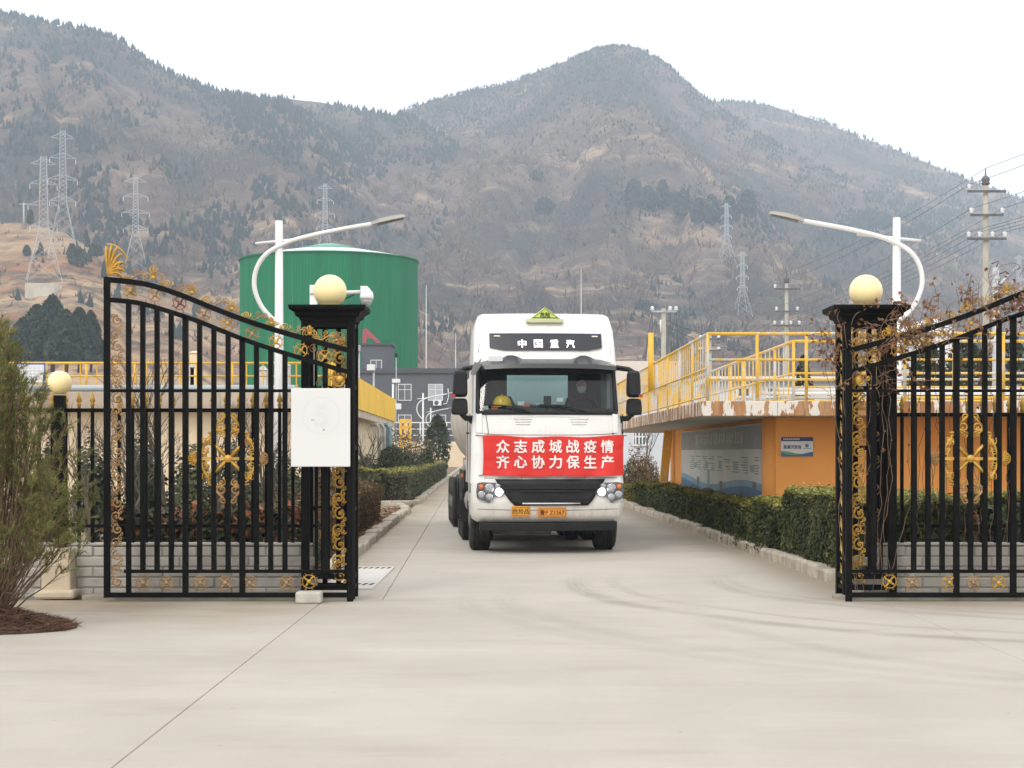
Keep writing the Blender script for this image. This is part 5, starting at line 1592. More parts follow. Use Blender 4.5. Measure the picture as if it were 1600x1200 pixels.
# wooden pole by the right gate with a short white stay
g = thing('utility_pole', 'pale pole with drooping cable stubs beside the tall concrete pole', 'utility pole', (XX(1556,58),58,0))
mb = MB(); mb.tube([(0,0,0),(0,0,ZZ(418,58))],[0.15,0.12],8); mb.build('pole', GREYST, g)
mb = MB(); mb.tube([(0,0,ZZ(420,58)),(0.1,0,ZZ(408,58)),(-0.15,0,ZZ(412,58))],0.03,5); mb.tube([(0,0,ZZ(430,58)),(0.35,0,ZZ(424,58)),(0.45,0,ZZ(428,58))],0.03,5); mb.build('cable_stub', WIRE, g)
mb = MB(); mb.tube([(0.12,0,ZZ(445,58)),(0.42,0,ZZ(430,58))],0.03,5); mb.build('fuse_link', INS, g)
# ================================================================ plants
BOX = leafmat('hedge_leaf', [(0,(0.014,0.024,0.009)),(0.45,(0.04,0.055,0.018)),(0.8,(0.095,0.105,0.03)),(0.93,(0.19,0.19,0.05)),(1,(0.30,0.22,0.12))], 0.22, 0.55, 1.5)
BOXT = leafmat('hedge_lit_tip_leaf', [(0,(0.10,0.11,0.025)),(0.5,(0.27,0.26,0.06)),(1,(0.42,0.37,0.11))], 0.25, 0.55, 1.5)  # yellow-green tips, colour also brightened so hedge tops look lit against the fronts
BROWNH = leafmat('browned_leaf', [(0,(0.055,0.045,0.022)),(0.5,(0.13,0.09,0.045)),(0.8,(0.20,0.12,0.06)),(1,(0.28,0.16,0.09))], 0.2, 0.7, 1.5)
DARKB = leafmat('dark_shrub_leaf', [(0,(0.018,0.03,0.015)),(0.5,(0.04,0.058,0.028)),(0.85,(0.075,0.095,0.045)),(1,(0.13,0.14,0.08))], 0.2, 0.55, 1.2)
OLIVE = leafmat('olive_shrub_leaf', [(0,(0.04,0.048,0.026)),(0.5,(0.085,0.095,0.048)),(1,(0.16,0.15,0.085))], 0.2, 0.6, 1.2)
PHOT = leafmat('photinia_leaf', [(0,(0.012,0.022,0.010)),(0.55,(0.03,0.045,0.02)),(1,(0.07,0.085,0.04))], 0.15, 0.4, 1.5)
REDT = leafmat('red_tip_leaf', [(0,(0.20,0.05,0.025)),(0.5,(0.40,0.13,0.06)),(1,(0.52,0.27,0.14))], 0.3, 0.5, 1.5)
DRYV = leafmat('dry_vine_leaf', [(0,(0.10,0.04,0.022)),(0.5,(0.22,0.10,0.055)),(1,(0.34,0.22,0.12))], 0.3, 0.7, 2)

def hedge(label, a, b, w, h, n, leaf, mat=BOX, tips=None, group=None, rough=0.10, z0=0.06, name='hedge'):
    """clipped hedge from ground point a to b"""
    a = Vector((*a, 0)); b = Vector((*b, 0)); d = b-a; L = d.length; d.normalize(); p = Vector((-d.y, d.x, 0))
    g = thing(name, label, 'hedge', a, math.atan2(d.y, d.x), group)
    mb = MB(); i_ = 0.09+rough*0.5
    mb.box(i_, L-i_, -w/2+i_, w/2-i_, z0, h-i_); mb.build('branches', CORE, g)
    # leaf positions on top and four sides
    areas = [L*w, L*h, L*h, w*h, w*h]; tot = sum(areas)
    P = []; Nn = []
    for k, ar in enumerate(areas):
        m = int(n*ar/tot)
        u = RNG.uniform(0,1,m); v = RNG.uniform(0,1,m)
        if k == 0: q = np.stack([u*L, (v-0.5)*w, np.full(m,h)],1); nn = (0,0,1)
        elif k == 1: q = np.stack([u*L, np.full(m,-w/2), z0+v*(h-z0)],1); nn = (0,-1,0)
        elif k == 2: q = np.stack([u*L, np.full(m,w/2), z0+v*(h-z0)],1); nn = (0,1,0)
        elif k == 3: q = np.stack([np.full(m,0.0), (u-0.5)*w, z0+v*(h-z0)],1); nn = (-1,0,0)
        else: q = np.stack([np.full(m,L), (u-0.5)*w, z0+v*(h-z0)],1); nn = (1,0,0)
        nn = np.array(nn, float)
        off = (vnoise(q[:,0]*2.3+q[:,1]*1.7+k*9, q[:,2]*2.9+q[:,1]*2, 5+k)-0.5)*2*rough - np.abs(RNG.normal(0,0.06,m)) + 0.02
        q = q + nn*off[:,None] + RNG.normal(0,0.015,(m,3))
        hole = fbm(q[:,0]*1.6+q[:,1]*2.1, q[:,2]*3+k*7, 21+k, 3)
        keep = hole > 0.27
        P.append(q[keep]); Nn.append(np.tile(nn,(keep.sum(),1)))
    P = np.concatenate(P); Nn = np.concatenate(Nn)
    P[:,2] = np.maximum(P[:,2], 0.03)
    leaves('foliage', P, leaf, mat, g, 1.7, Nn)
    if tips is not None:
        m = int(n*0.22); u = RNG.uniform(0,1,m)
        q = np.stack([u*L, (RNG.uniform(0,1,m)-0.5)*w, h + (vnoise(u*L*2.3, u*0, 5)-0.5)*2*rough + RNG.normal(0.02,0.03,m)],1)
        leaves('young_tips', q, leaf, tips, g, 1.9, np.tile([0,0,1.0],(m,1)))['kind'] = 'stuff'  # tip leaves on top only; their pale colour also paints the lit top
    return g
def shrub(label, x, y, rx, h, n, leaf, mat, group=None, ry=None, lump=0.22, z0=0.05, name='shrub', cat='shrub', dens=0.35, tips=None):
    ry = ry or rx
    g = thing(name, label, cat, (x, y, z0), group=group)
    mb = MB()
    for k in range(7):
        a = random.uniform(0,2*PI); q = random.uniform(0.2,0.7)
        mb.tube([(0.06*math.cos(a),0.06*math.sin(a),-0.05),(q*0.5*rx*math.cos(a),q*0.5*ry*math.sin(a),h*0.4),(q*rx*math.cos(a),q*ry*math.sin(a),h*0.75)],[0.03,0.02,0.006],5)
    mb.build('stems', BARK, g)
    d = unit(n); d[:,2] = np.abs(d[:,2])*1.0
    sd = RNG.integers(1,9999)
    rad = 1 - lump + 2*lump*vnoise(d[:,0]*2.6+d[:,2]*1.7+9, d[:,1]*2.6-d[:,2]*1.1+5, sd) 
    rad *= np.maximum(RNG.uniform(dens, 1, n), RNG.uniform(dens, 1, n))
    low = RNG.uniform(0.05, 1, n)
    P = np.stack([d[:,0]*rx*rad, d[:,1]*ry*rad, 0.12*h + d[:,2]*h*0.88*rad], 1)
    leaves('foliage', P, leaf, mat, g, 1.7, d)
    if tips is not None:
        m = n//7; k = RNG.choice(np.where(d[:,2] > 0.55)[0], m)
        leaves('young_tips', P[k]*1.03, leaf, tips, g, 1.8)['kind'] = 'stuff'
    return g
def bare_tree(label, x, y, h, spread, seed, mat=GREYBARK, group='leafless trees in the beds', r0=0.06, depth=6, z0=0.05, lean=0.0):
    rnd = random.Random(seed)
    g = thing('bare_tree', label, 'tree', (x, y, z0), group=group)
    tr = MB(); br = MB()
    def grow(p, d, L, r, k):
        q = p + d*L; mid = p.lerp(q,0.5)+Vector((rnd.uniform(-1,1),rnd.uniform(-1,1),0))*L*0.06
        (tr if k == 0 else br).tube([p, mid, q], [r, r*0.85, r*0.68], 5 if r > 0.012 else 3, cap=False)
        if k >= depth: return
        for j in range(2 if rnd.random() < 0.55 else 3):
            ax = Vector((rnd.uniform(-1,1), rnd.uniform(-1,1), rnd.uniform(-0.2,0.6)))
            nd = (d + ax*spread).normalized()
            grow(q if j < 2 else mid, nd, L*rnd.uniform(0.62,0.88), r*rnd.uniform(0.5,0.72), k+1)
    grow(Vector((0,0,-0.1)), Vector((lean,0,1)).normalized(), h*0.30, r0, 0)
    tr.build('trunk', mat, g); br.build('branches', mat, g)
    return g

# ---- right side of the drive
xk = lambda D: RE(D)+0.35
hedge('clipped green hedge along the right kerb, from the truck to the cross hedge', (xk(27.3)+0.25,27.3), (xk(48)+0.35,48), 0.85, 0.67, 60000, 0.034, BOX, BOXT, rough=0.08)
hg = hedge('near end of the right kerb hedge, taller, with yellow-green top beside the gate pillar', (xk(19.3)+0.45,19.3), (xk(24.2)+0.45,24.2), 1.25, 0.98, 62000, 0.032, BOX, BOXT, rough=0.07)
q = np.array([0.55,0.45,0.93])+RNG.normal(0,1,(70,3))*np.array([0.13,0.10,0.07]); leaves('red_shoots', q, 0.045, REDT, hg, 2.0)
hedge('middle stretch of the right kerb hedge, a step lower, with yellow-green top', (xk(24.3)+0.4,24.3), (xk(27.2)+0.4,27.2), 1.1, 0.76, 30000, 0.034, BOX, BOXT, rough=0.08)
hedge('low dark hedge under the poster board', (4.1,25.2), (4.0,44), 0.6, 0.60, 26000, 0.036, BOX, None, rough=0.1)
hedge('yellow-green low hedge crossing behind the truck on the right', (XX(960,52),52), (XX(1046,52),52), 1.2, 0.55, 7000, 0.05, BOXT, None)
shrub('round red-brown shrub against the pale building right of the truck', XX(1006,56), 56, 0.75, 1.5, 2600, 0.05, BROWNH)
shrub('lower dark shrub beside the red-brown one right of the truck', XX(984,58), 58, 0.6, 1.25, 1500, 0.05, DARKB)
shrub('brown dry shrub behind the round one by the barred window', XX(1000,60), 60, 0.7, 1.9, 1500, 0.05, BROWNH, lump=0.35, dens=0.2)
bare_tree('leafless sapling before the barred window right of the truck', XX(1008,57), 57, 3.2, 0.55, 3, depth=5, r0=0.05)
# behind the right fence
for i,(px,w,yt,m_,lab,tp) in enumerate(((1425,34,812,PHOT,'dark glossy shrub just right of the right gate pillar',None),(1465,40,795,PHOT,'dark shrub with red tips under the right medallion, left half',REDT),(1510,44,792,DARKB,'dark shrub with red tips under the right medallion, right half',REDT),(1556,40,800,PHOT,'dark glossy shrub by the right padlocked bar',None),(1600,44,790,DARKB,'dark shrub at the right edge behind the bars',None),(1650,44,790,DARKB,'dark shrub beyond the right edge behind the bars',None))):
    D = 19.6+0.25*(i%2); shrub(lab, XX(px,D), D, w*D/FPX*0.75, ZZ(yt,D), 1500, 0.055, m_, 'shrubs behind the right gate', tips=tp)
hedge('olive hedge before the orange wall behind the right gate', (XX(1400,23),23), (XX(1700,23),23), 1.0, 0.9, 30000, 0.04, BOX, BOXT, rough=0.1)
# evergreens on the far side of the deck
for i,(px,w,yt,lab) in enumerate(((1255,34,556,'small round evergreen behind the inner deck railing'),(1450,70,534,'dark evergreen mass behind the right deck, left one'),(1510,80,528,'dark evergreen mass behind the right deck, middle one'),(1575,80,520,'dark evergreen mass behind the right deck, right one'))):
    D = 56 if i == 0 else 62+i; 
    crown_tree((XX(px,D),D,0.05), ZZ(yt,D)-0.05, w*D/FPX*1.25, lab, 'evergreens behind the right deck', mat=DARKB, n=2500 if i else 1200, leaf=0.14 if i else 0.09, round_=True)

# ---- left side of the drive
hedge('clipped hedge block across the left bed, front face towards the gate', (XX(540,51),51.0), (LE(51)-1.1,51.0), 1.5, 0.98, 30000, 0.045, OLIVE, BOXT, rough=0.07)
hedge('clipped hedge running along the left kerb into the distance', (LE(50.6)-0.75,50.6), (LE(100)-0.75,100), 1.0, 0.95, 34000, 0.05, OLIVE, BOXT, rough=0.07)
hedge('browned hedge along the near left kerb beside the gate post', (LE(23.5)-0.85,23.5), (LE(38)-0.95,38), 1.0, 0.85, 45000, 0.034, BROWNH, None, rough=0.12)
hedge('olive hedge behind the browned one on the left', (LE(27)-1.7,26), (LE(42)-1.8,43), 0.9, 0.98, 26000, 0.04, OLIVE, None, rough=0.12)
for i,(px,py,w,D,m_,lab) in enumerate(((622,697,88,66,DARKB,'largest round dark shrub left of the distant lamps'),(572,712,54,62,OLIVE,'smaller round shrub by the cream wall, left of the largest'),(665,702,36,78,DARKB,'narrow dark shrub at the foot of the distant lamps'),(548,716,40,60,DARKB,'low shrub half hidden behind the gate post'))):
    shrub(lab, XX(px,D), D, w*0.5*D/FPX, ZZ(py,D), 5200 if i == 0 else 2200, 0.06, m_, 'round shrubs in the left bed', lump=0.12, dens=0.6)
shrub('red-brown twiggy shrub before the yellow stair frame', XX(622,95), 95, 1.3, ZZ(668,95), 1600, 0.08, BROWNH, lump=0.35, dens=0.2)
shrub('loose reddish shrub left of the yellow stair frame', XX(603,90), 90, 0.9, ZZ(676,90), 900, 0.08, BROWNH, lump=0.35, dens=0.2)
crown_tree((XX(684,120),120,0.05), ZZ(650,120), 1.9, 'upright evergreen before the grey building beside the truck', None, mat=DARKB, n=1600, leaf=0.16, round_=True)
shrub('purple-brown leafless hedge plant before the grey building', XX(655,115), 115, 1.2, ZZ(672,115), 1000, 0.1, BROWNH, lump=0.3, dens=0.2)
bare_tree('leafless shrub against the cream wall beside the gate post', XX(575,60), 60, 2.9, 0.5, 12, depth=5, r0=0.05)
# photinia hedge right behind the left fence, red tips
for i in range(9):
    D = 19.75+0.15*(i%3); px = 188+i*36
    shrub('glossy dark photinia with red tips behind the left bars, %s' % (places[i] if i < 8 else 'nearest the pillar'), XX(px,D), D, 0.26, ZZ(793+(i*7)%11,D), 900, 0.06, PHOT, 'photinia hedge plants behind the left gate', tips=REDT, lump=0.2)
for i,(px,py,w,D,m_,lab) in enumerate(((75,700,60,25,OLIVE,'grey-green shrub behind the conifer and fence'),(148,690,70,28,DARKB,'dark shrub behind the outer gate stile'),(225,688,72,26,DARKB,'dark green shrub behind the left bars, left of the medallion'),(298,700,70,29,OLIVE,'olive shrub behind the left edge of the left medallion'),(368,694,76,27,DARKB,'dark shrub behind the left medallion'),(442,705,70,30,OLIVE,'olive shrub behind the white lamp pole foot'),(500,715,60,32,BROWNH,'browned shrub behind the left gate pillar'))):
    shrub(lab, XX(px,D), D, w*0.55*D/FPX, ZZ(py,D), 2600, 0.055, m_, 'shrubs in the bed behind the left gate')
for i,(px,D,h,sd,lab) in enumerate(((258,23,2.7,21,'leafless tree with forked trunk behind the left gate bars'),(205,24.5,2.4,5,'thin leafless tree behind the outer end of the left gate'),(335,25,2.5,8,'leafless tree behind the left side of the left medallion'),(415,26,2.6,13,'leafless tree behind the white lamp pole'),(140,24,2.2,17,'leafless sapling behind the conifer tips'))):
    bare_tree(lab, XX(px,D), D, h, 0.55, sd, r0=0.045)

# ---- conifer at the left edge
def needle_shrub():
    cx, cy, H = XX(-10,15.3), 15.3, ZZ(500,15.3)
    g = thing('conifer_shrub', 'feathery green conifer with bare brown lower branches at the left edge', 'shrub', (cx, cy, 0.05))
    rnd = random.Random(31)
    st = MB(); V0 = []; V1 = []; B0 = []; B1 = []
    def rv(): return Vector((rnd.uniform(-1,1),rnd.uniform(-1,1),rnd.uniform(-1,1)))
    for k in range(210):
        ph = rnd.uniform(0, 2*PI)
        zt = H*(0.24 + 0.76*rnd.random()**1.05)
        f_ = zt/H
        rmax = float(np.interp(f_, [0.2,0.35,0.5,0.62,0.75,0.87,1.0], [0.95,0.98,0.90,0.78,0.50,0.30,0.05]))
        r = rmax*math.sqrt(rnd.uniform(0.12, 1.0))
        base = Vector((rnd.uniform(-.08,.08), rnd.uniform(-.08,.08), 0.0))
        tip = Vector((r*math.cos(ph), r*math.sin(ph), zt))
        mid = base.lerp(tip, 0.55) + Vector((0,0,-0.10*r)) 
        pts = []
        for i in range(7):
            u = i/6
            p = (1-u)**2*base + 2*u*(1-u)*mid + u*u*tip
            pts.append(p + rv()*0.016)
        th = rnd.uniform(0.004,0.008)
        st.tube(pts, [th*(1.3-0.17*i) for i in range(7)], 4, cap=False)
        # brush-like sprays of needles near the branch end
        for j in range(rnd.randint(9,15)):
            u = 1-0.42*rnd.random()**1.3; f = u*6; i = min(5, int(f)); p = pts[i].lerp(pts[i+1], f-i)
            d = ((pts[i+1]-pts[i]).normalized()*0.8 + rv()*0.75 + Vector((0,0,0.25))).normalized()
            L = rnd.uniform(0.06,0.17); q = p + d*L
            B0.append(p); B1.append(q)
            for s_ in range(26):
                w = rnd.uniform(0.25,1.05); c = p.lerp(q, w)
                nd = (d*1.0 + rv()*0.8).normalized()
                V0.append(c); V1.append(c + nd*rnd.uniform(0.035,0.08))
        for j in range(7):          # bare twigs along the lower part
            u = rnd.uniform(0.25,0.75); f = u*6; i = int(f); p = pts[i].lerp(pts[i+1], f-i)
            d = ((pts[i+1]-pts[i]).normalized() + rv()*0.7).normalized()
            B0.append(p); B1.append(p+d*rnd.uniform(0.1,0.3))
    st.build('branches', M('red_brown_bark', (0.15,0.095,0.055), 0.9, 0.3, 12), g)
    V, F = blades(np.array(B0), np.array(B1), 0.0055); npmesh('twigs', V, F, bpy.data.materials['red_brown_bark'], g)['kind'] = 'stuff'
    NM = leafmat('conifer_needles', [(0,(0.06,0.075,0.02)),(0.5,(0.165,0.17,0.05)),(0.85,(0.27,0.25,0.09)),(1,(0.32,0.23,0.11))], 0.3, 0.6, 3.5)
    V, F = blades(np.array(V0), np.array(V1), 0.0065); npmesh('needles', V, F, NM, g)['kind'] = 'stuff'
    return g
needle_shrub()
# heap of dead needles round its foot
n = 9000
a = RNG.uniform(0,2*PI,n); r = np.sqrt(RNG.uniform(0,1,n))
rim = 0.80+0.25*vnoise(np.cos(a)*2+5, np.sin(a)*2+5, 77)
x = r*rim*0.85*np.cos(a); y = r*rim*0.62*np.sin(a); z = 0.15*np.clip(1-r**1.5,0,1)*(0.6+0.8*vnoise(x*6+9,y*6+9,5)) + RNG.uniform(0,0.03,n)
P0 = np.stack([XX(-15,15.1)+x, 15.1+y, z], 1); d = unit(n); d[:,2] *= 0.35
V, F = blades(P0, P0+d*RNG.uniform(0.06,0.16,n)[:,None], 0.008)
o = npmesh('dead_needles', V, F, leafmat('dead_needles', [(0,(0.05,0.028,0.018)),(0.5,(0.12,0.065,0.04)),(1,(0.21,0.125,0.075))], 0.1, 0.9)); tag(o, 'heap of brown dead needles round the foot of the conifer', kind='stuff')
mb = MB(); mb.lathe([(0.78,0.0),(0.6,0.05),(0.3,0.10),(0.01,0.12)], (XX(-15,15.1),15.1,0.0), 24)
o = mb.build('soil_mound', M('mulch', (0.07,0.04,0.026), 0.95, 0.4, 20, bmp=0.8)); o.scale=(1.0,0.78,1.0); o.location=(0,15.1*0.22,0); tag(o, kind='structure')

# ---- dry vine on the right gate
def vine():
    rnd = random.Random(9)
    g = thing('dry_vine', 'dry leafless vine with brown leaves climbing over the right gate and pillar', 'vine', (XX(1360,17.8), 17.8, 0))
    ox, oy = g.location.x, g.location.y
    tx, ty = np.array(TOPR, float).T
    def top_at(px):           # picture height of the right top rail
        return np.interp(1873-px, tx, ty)
    st = MB(); LP = []; tw0 = []; tw1 = []
    def loc(px, py, y): 
        w = W(px, py, 17.8); return Vector((w.x-ox, y, w.z))
    # stems rising through pillar and bars
    starts = [(1335,930),(1350,930),(1372,930),(1392,930),(1440,850),(1475,850),(1506,860),(1545,850),(1580,850),(1460,850),(1530,850)]
    for (px, py) in starts:
        for rep in range(2):
            x, y = px+rnd.uniform(-8,8), py; pts = []
            topy = top_at(max(1330,min(1640,px))) + rnd.uniform(-20,15) if px > 1400 else rnd.uniform(490,540)
            while y > topy:
                pts.append(loc(x, y, rnd.uniform(0.03,0.2))); y -= rnd.uniform(16,34); x += rnd.uniform(-7,8)
            if len(pts) > 2: st.tube(pts, 0.0032, 4, cap=False)
            for p in pts[len(pts)//2:]:
                if rnd.random() < 0.35: LP.append(p)
    # tangle over the rail and round the pillar head
    for k in range(250):
        if k < 62: px = rnd.gauss(1365, 36); py = rnd.gauss(552, 32)
        elif k < 110: px = rnd.gauss(1428, 16); py = rnd.gauss(520, 18)
        else: px = rnd.uniform(1400, 1660); py = top_at(px)+rnd.gauss(4, 20)
        if px < 1288: continue
        p = loc(px, py, rnd.uniform(-0.09,0.14)); pts = [p]; d = Vector((rnd.uniform(-1,1), rnd.uniform(-.4,.4), rnd.uniform(-.7,1))).normalized()
        for j in range(rnd.randint(3,7)):
            d = (d + Vector((rnd.uniform(-1,1), rnd.uniform(-.5,.5), rnd.uniform(-.9,.7)))*0.55).normalized()
            pts.append(pts[-1]+d*rnd.uniform(0.025,0.06))
        st.tube(pts, [0.0035]*(len(pts)-1)+[0.0015], 3, cap=False)
        if rnd.random() < 0.6:
            for q in pts[1:]:
                if rnd.random() < 0.55: LP.append(q+Vector((rnd.uniform(-.03,.03),rnd.uniform(-.03,.03),rnd.uniform(-.04,.02))))
    # side tuft left of the pillar cap, and upright twigs against the sky
    for k in range(34):
        px, py = rnd.gauss(1300,12), rnd.gauss(545,30); p = loc(px,py,rnd.uniform(-0.05,0.3))
        q = p+Vector((rnd.uniform(-.16,.03),0,rnd.uniform(-.06,.1))); st.tube([p,(p+q)/2+Vector((0,0,0.02)),q],0.003,3,cap=False)
        if rnd.random() < 0.8: LP += [q, (p+q)/2]
    for k in range(26):
        px = rnd.choice([rnd.gauss(1530,22), rnd.gauss(1570,14), rnd.gauss(1465,12)]); py = top_at(px)
        p = loc(px, py, 0.02); d = Vector((rnd.uniform(-.7,.5), rnd.uniform(-.2,.2), 1)).normalized(); L = rnd.uniform(0.12,0.42)
        pts = [p]
        for j in range(5):
            d = (d+Vector((rnd.uniform(-1,1),0,rnd.uniform(-.5,.5)))*0.3).normalized(); pts.append(pts[-1]+d*L/5)
            if j > 1:
                e = pts[-1]+Vector((rnd.uniform(-1,1)*0.08,0,rnd.uniform(0,.07))); st.tube([pts[-1],e],0.002,3,cap=False)
                if rnd.random() < 0.3: LP.append(e)
        st.tube(pts, 0.003, 3, cap=False)
    o = st.build('stems', M('vine_stem', (0.20,0.13,0.08), 0.9, 0.35, 14), g); o['kind'] = 'stuff'
    P = np.array([tuple(p) for p in LP])
    P = np.repeat(P, 2, axis=0) + RNG.normal(0, 0.015, (len(P)*2, 3))
    leaves('dry_leaves', P, 0.034, DRYV, g, 1.7)['kind'] = 'stuff'
    return g
vine()
# ================================================================ tanker truck
TX, TD_, TROT = XX(857, 26.0), 26.0, math.radians(3.6)
truck = thing('tanker_truck', 'white tanker truck with lit headlights and a red banner driving out of the gate', 'truck', (TX, TD_, 0), TROT)
TW = M('cab_white', (0.80,0.79,0.76), 0.28, 0.02, 1.0, dirt=(0.60,0.55,0.47), dfac=0.22)
def cab_paint():
    m, t, b, o = newmat('cab_paint')
    tc = t.nodes.new('ShaderNodeTexCoord'); sx = t.nodes.new('ShaderNodeSeparateXYZ'); t.links.new(tc.outputs['Object'], sx.inputs[0])
    v = pos(t)
    n1 = noise(t, v, 1.6, 5, 0.6); n2 = noise(t, pos(t,(3,3,0.5)), 3.0, 5, 0.65); n3 = noise(t, v, 26, 4, 0.7)
    c = mix(t, (0.76,0.755,0.74), (0.72,0.71,0.69), mrange(t, n1, 0.35, 0.65))
    low = mrange(t, sx.outputs[2], 1.25, 0.45, 0, 1)
    c = mix(t, c, (0.47,0.39,0.29), math_(t, 'MULTIPLY', math_(t, 'MULTIPLY', low, mrange(t, n2, 0.35, 0.7, 0.15, 1)), 0.55))
    c = mix(t, c, (0.50,0.44,0.36), math_(t, 'MULTIPLY', mrange(t, n2, 0.56, 0.72), 0.25))
    c = mix(t, c, (0.22,0.17,0.12), math_(t, 'MULTIPLY', mrange(t, n3, 0.66, 0.76), math_(t, 'MULTIPLY', low, 0.7)))
    t.links.new(c, b.inputs['Base Color'])
    t.links.new(mrange(t, n2, 0.3, 0.7, 0.22, 0.42), b.inputs['Roughness'])
    return m
TW = cab_paint()
TB = M('black_plastic', (0.010,0.010,0.011), 0.5, 0.2, 8, dirt=(0.035,0.032,0.03), dfac=0.3, spec=0.3)
TB2 = M('dark_grille', (0.006,0.006,0.007), 0.7, 0.2, 8)
VIS = M('smoked_visor', (0.04,0.043,0.048), 0.25, 0.1, 3)
PANEL = M('dark_blue_panel', (0.02,0.022,0.032), 0.3, 0.1, 3)
CHROME = M('bright_metal', (0.75,0.76,0.78), 0.2, 0.02, 3, metal=1.0)
RUB = M('tyre_rubber', (0.018,0.017,0.016), 0.85, 0.3, 6, dirt=(0.10,0.085,0.065), dfac=0.5)
RIM = M('wheel_rim', (0.16,0.15,0.14), 0.6, 0.2, 6, dirt=(0.2,0.14,0.09), dfac=0.5)
CHAS = M('chassis_black', (0.014,0.014,0.014), 0.7, 0.3, 6, dirt=(0.07,0.06,0.05), dfac=0.5)
GLS = glassmat('windscreen_glass', (0.74,0.84,0.86), 0.75)
GLD = glassmat('side_glass', (0.62,0.66,0.67), 1.0)
LENS = glassmat('lamp_glass', (0.92,0.92,0.92), 1.0)
LEDW = emis('lit_headlamp', (0.93,0.90,1.0), 9.0)
AMB = M('amber_lens', (0.65,0.17,0.03), 0.25, 0.05, 5)
def tx(px): return (px-857)/100.0
def tz(py): return (866-py)/100.0
def tp(name, mb, mat, **k):
    par = k.pop('parent', truck)
    return mb.build(name, mat, par, **k)
def plan(w, yf, yb, r, z, bulge=0.0, n=7):
    """plan outline of the cab at height z: front edge with rounded corners"""
    out = []
    m = 10
    for i in range(m+1):             # front edge
        u = -1+2*i/m; x = u*(w-r); out.append((x, yf + bulge*u*u, z))
    for i in range(1, n):
        a = PI/2*i/n; out.append((w-r+r*math.sin(a), yf+bulge+r-r*math.cos(a), z))
    out.append((w, yf+bulge+r, z)); out.append((w, yb, z)); out.append((-w, yb, z)); out.append((-w, yf+bulge+r, z))
    for i in range(n-1, 0, -1):
        a = PI/2*i/n; out.append((-w+r-r*math.sin(a), yf+bulge+r-r*math.cos(a), z))
    return out
FRONT = [(0.52,0.10),(0.62,0.03),(0.80,0.0),(1.10,0.02),(1.30,0.06),(1.86,0.09),(2.20,0.13),(2.95,0.40),(3.20,0.50),(3.56,0.68),(3.73,0.80),(3.82,1.02)]
def yfront(z): return float(np.interp(z, [f[0] for f in FRONT], [f[1] for f in FRONT]))
def ysurf(x, z, w=1.19): return yfront(z) + 0.10*(x/(w-0.14))**2
# lower cab shell with the white bumper
mb = MB()
lev = [(0.50,1.12,0.16,0.12),(0.54,1.175,0.10,0.16),(0.62,1.205,0.03,0.17),(0.80,1.215,0.0,0.17),(1.10,1.215,0.02,0.17),(1.30,1.21,0.06,0.16),(1.86,1.195,0.09,0.15),(2.12,1.175,0.12,0.14),(2.205,1.16,0.135,0.13)]
mb.loft([plan(w,yf,2.25 if z > 1.0 else 1.05,r,z,0.10) for z,w,yf,r in lev if z <= 1.0], cap1=False)
tp('bumper', mb, TW)
mb = MB(); mb.loft([plan(w,yf,2.25,r,z,0.10) for z,w,yf,r in lev if z >= 0.80][1:] , cap0=True)
tp('cab_body', mb, TW)
mb = MB(); mb.loft([plan(1.206,0.012,1.6,0.17,z,0.10) for z in (0.80,1.10)], cap0=False, cap1=False); tp('front_skirt', mb, TW)
# roof with wind deflector
mb = MB()
rl = [(2.945,1.14,0.40,0.16),(3.00,1.15,0.42,0.17),(3.20,1.145,0.50,0.18),(3.56,1.125,0.68,0.16),(3.72,1.085,0.76,0.15),(3.80,1.06,0.83,0.14),(3.835,1.00,0.92,0.12)]
mb.loft([plan(w,yf,2.25,r,z,0.12) for z,w,yf,r in rl])
roof = tp('roof', mb, TW)
# pillars, back and side walls at window height
def yA(z): return float(np.interp(z,[2.205,2.945],[0.32,0.62]))
for s in (-1,1):
    mb = MB()
    rings = []
    for z, w in ((2.205,1.16),(2.58,1.15),(2.945,1.14)):
        yf = yfront(z)+0.14; 
        rings.append([(s*(w-0.028),yf+0.02,z),(s*(w-0.005),yf+0.10,z),(s*w,yf+0.26,z),(s*(w-0.05),yf+0.26,z),(s*(w-0.05),yf+0.10,z)])
    mb.loft(rings, smooth=False); tp('windscreen_pillar', mb, TW, bevel=0.01)
    mb = MB(); mb.box(min(s*1.08,s*1.155),max(s*1.08,s*1.155),1.35,2.25,2.206,2.944); tp('side_wall', mb, TW)
    mb = MB(); mb.box(min(s*1.13,s*1.14),max(s*1.13,s*1.14),0.62,1.35,2.206,2.944); tp('side_window', mb, GLD)
    # door outline and step
    mb = MB(); mb.box(min(s*1.206,s*1.219),max(s*1.206,s*1.219),0.36,0.375,0.95,2.2); mb.box(min(s*1.206,s*1.219),max(s*1.206,s*1.219),1.34,1.355,0.95,2.2); tp('door_gap', mb, TB2)
    mb = MB(); mb.tube([(s*1.22,0.62,1.9),(s*1.25,0.62,1.9),(s*1.25,0.82,1.9),(s*1.22,0.82,1.9)],0.015,5); tp('door_handle', mb, TB)
# back wall of the cab with its window
mb = MB(); mb.box(-1.08,-0.52,2.2,2.25,2.21,2.94); mb.box(0.52,1.08,2.2,2.25,2.21,2.94); mb.box(-0.52,0.52,2.2,2.25,2.21,2.40); mb.box(-0.52,0.52,2.2,2.25,2.90,2.94)
INTER = M('cab_interior', (0.10,0.105,0.11), 0.8, 0.1, 3)
tp('back_wall', mb, INTER)
mb = MB(); mb.box(-0.52,0.52,2.22,2.235,2.40,2.90); tp('back_window', mb, glassmat('back_glass', (0.60,0.74,0.79), 0.5))
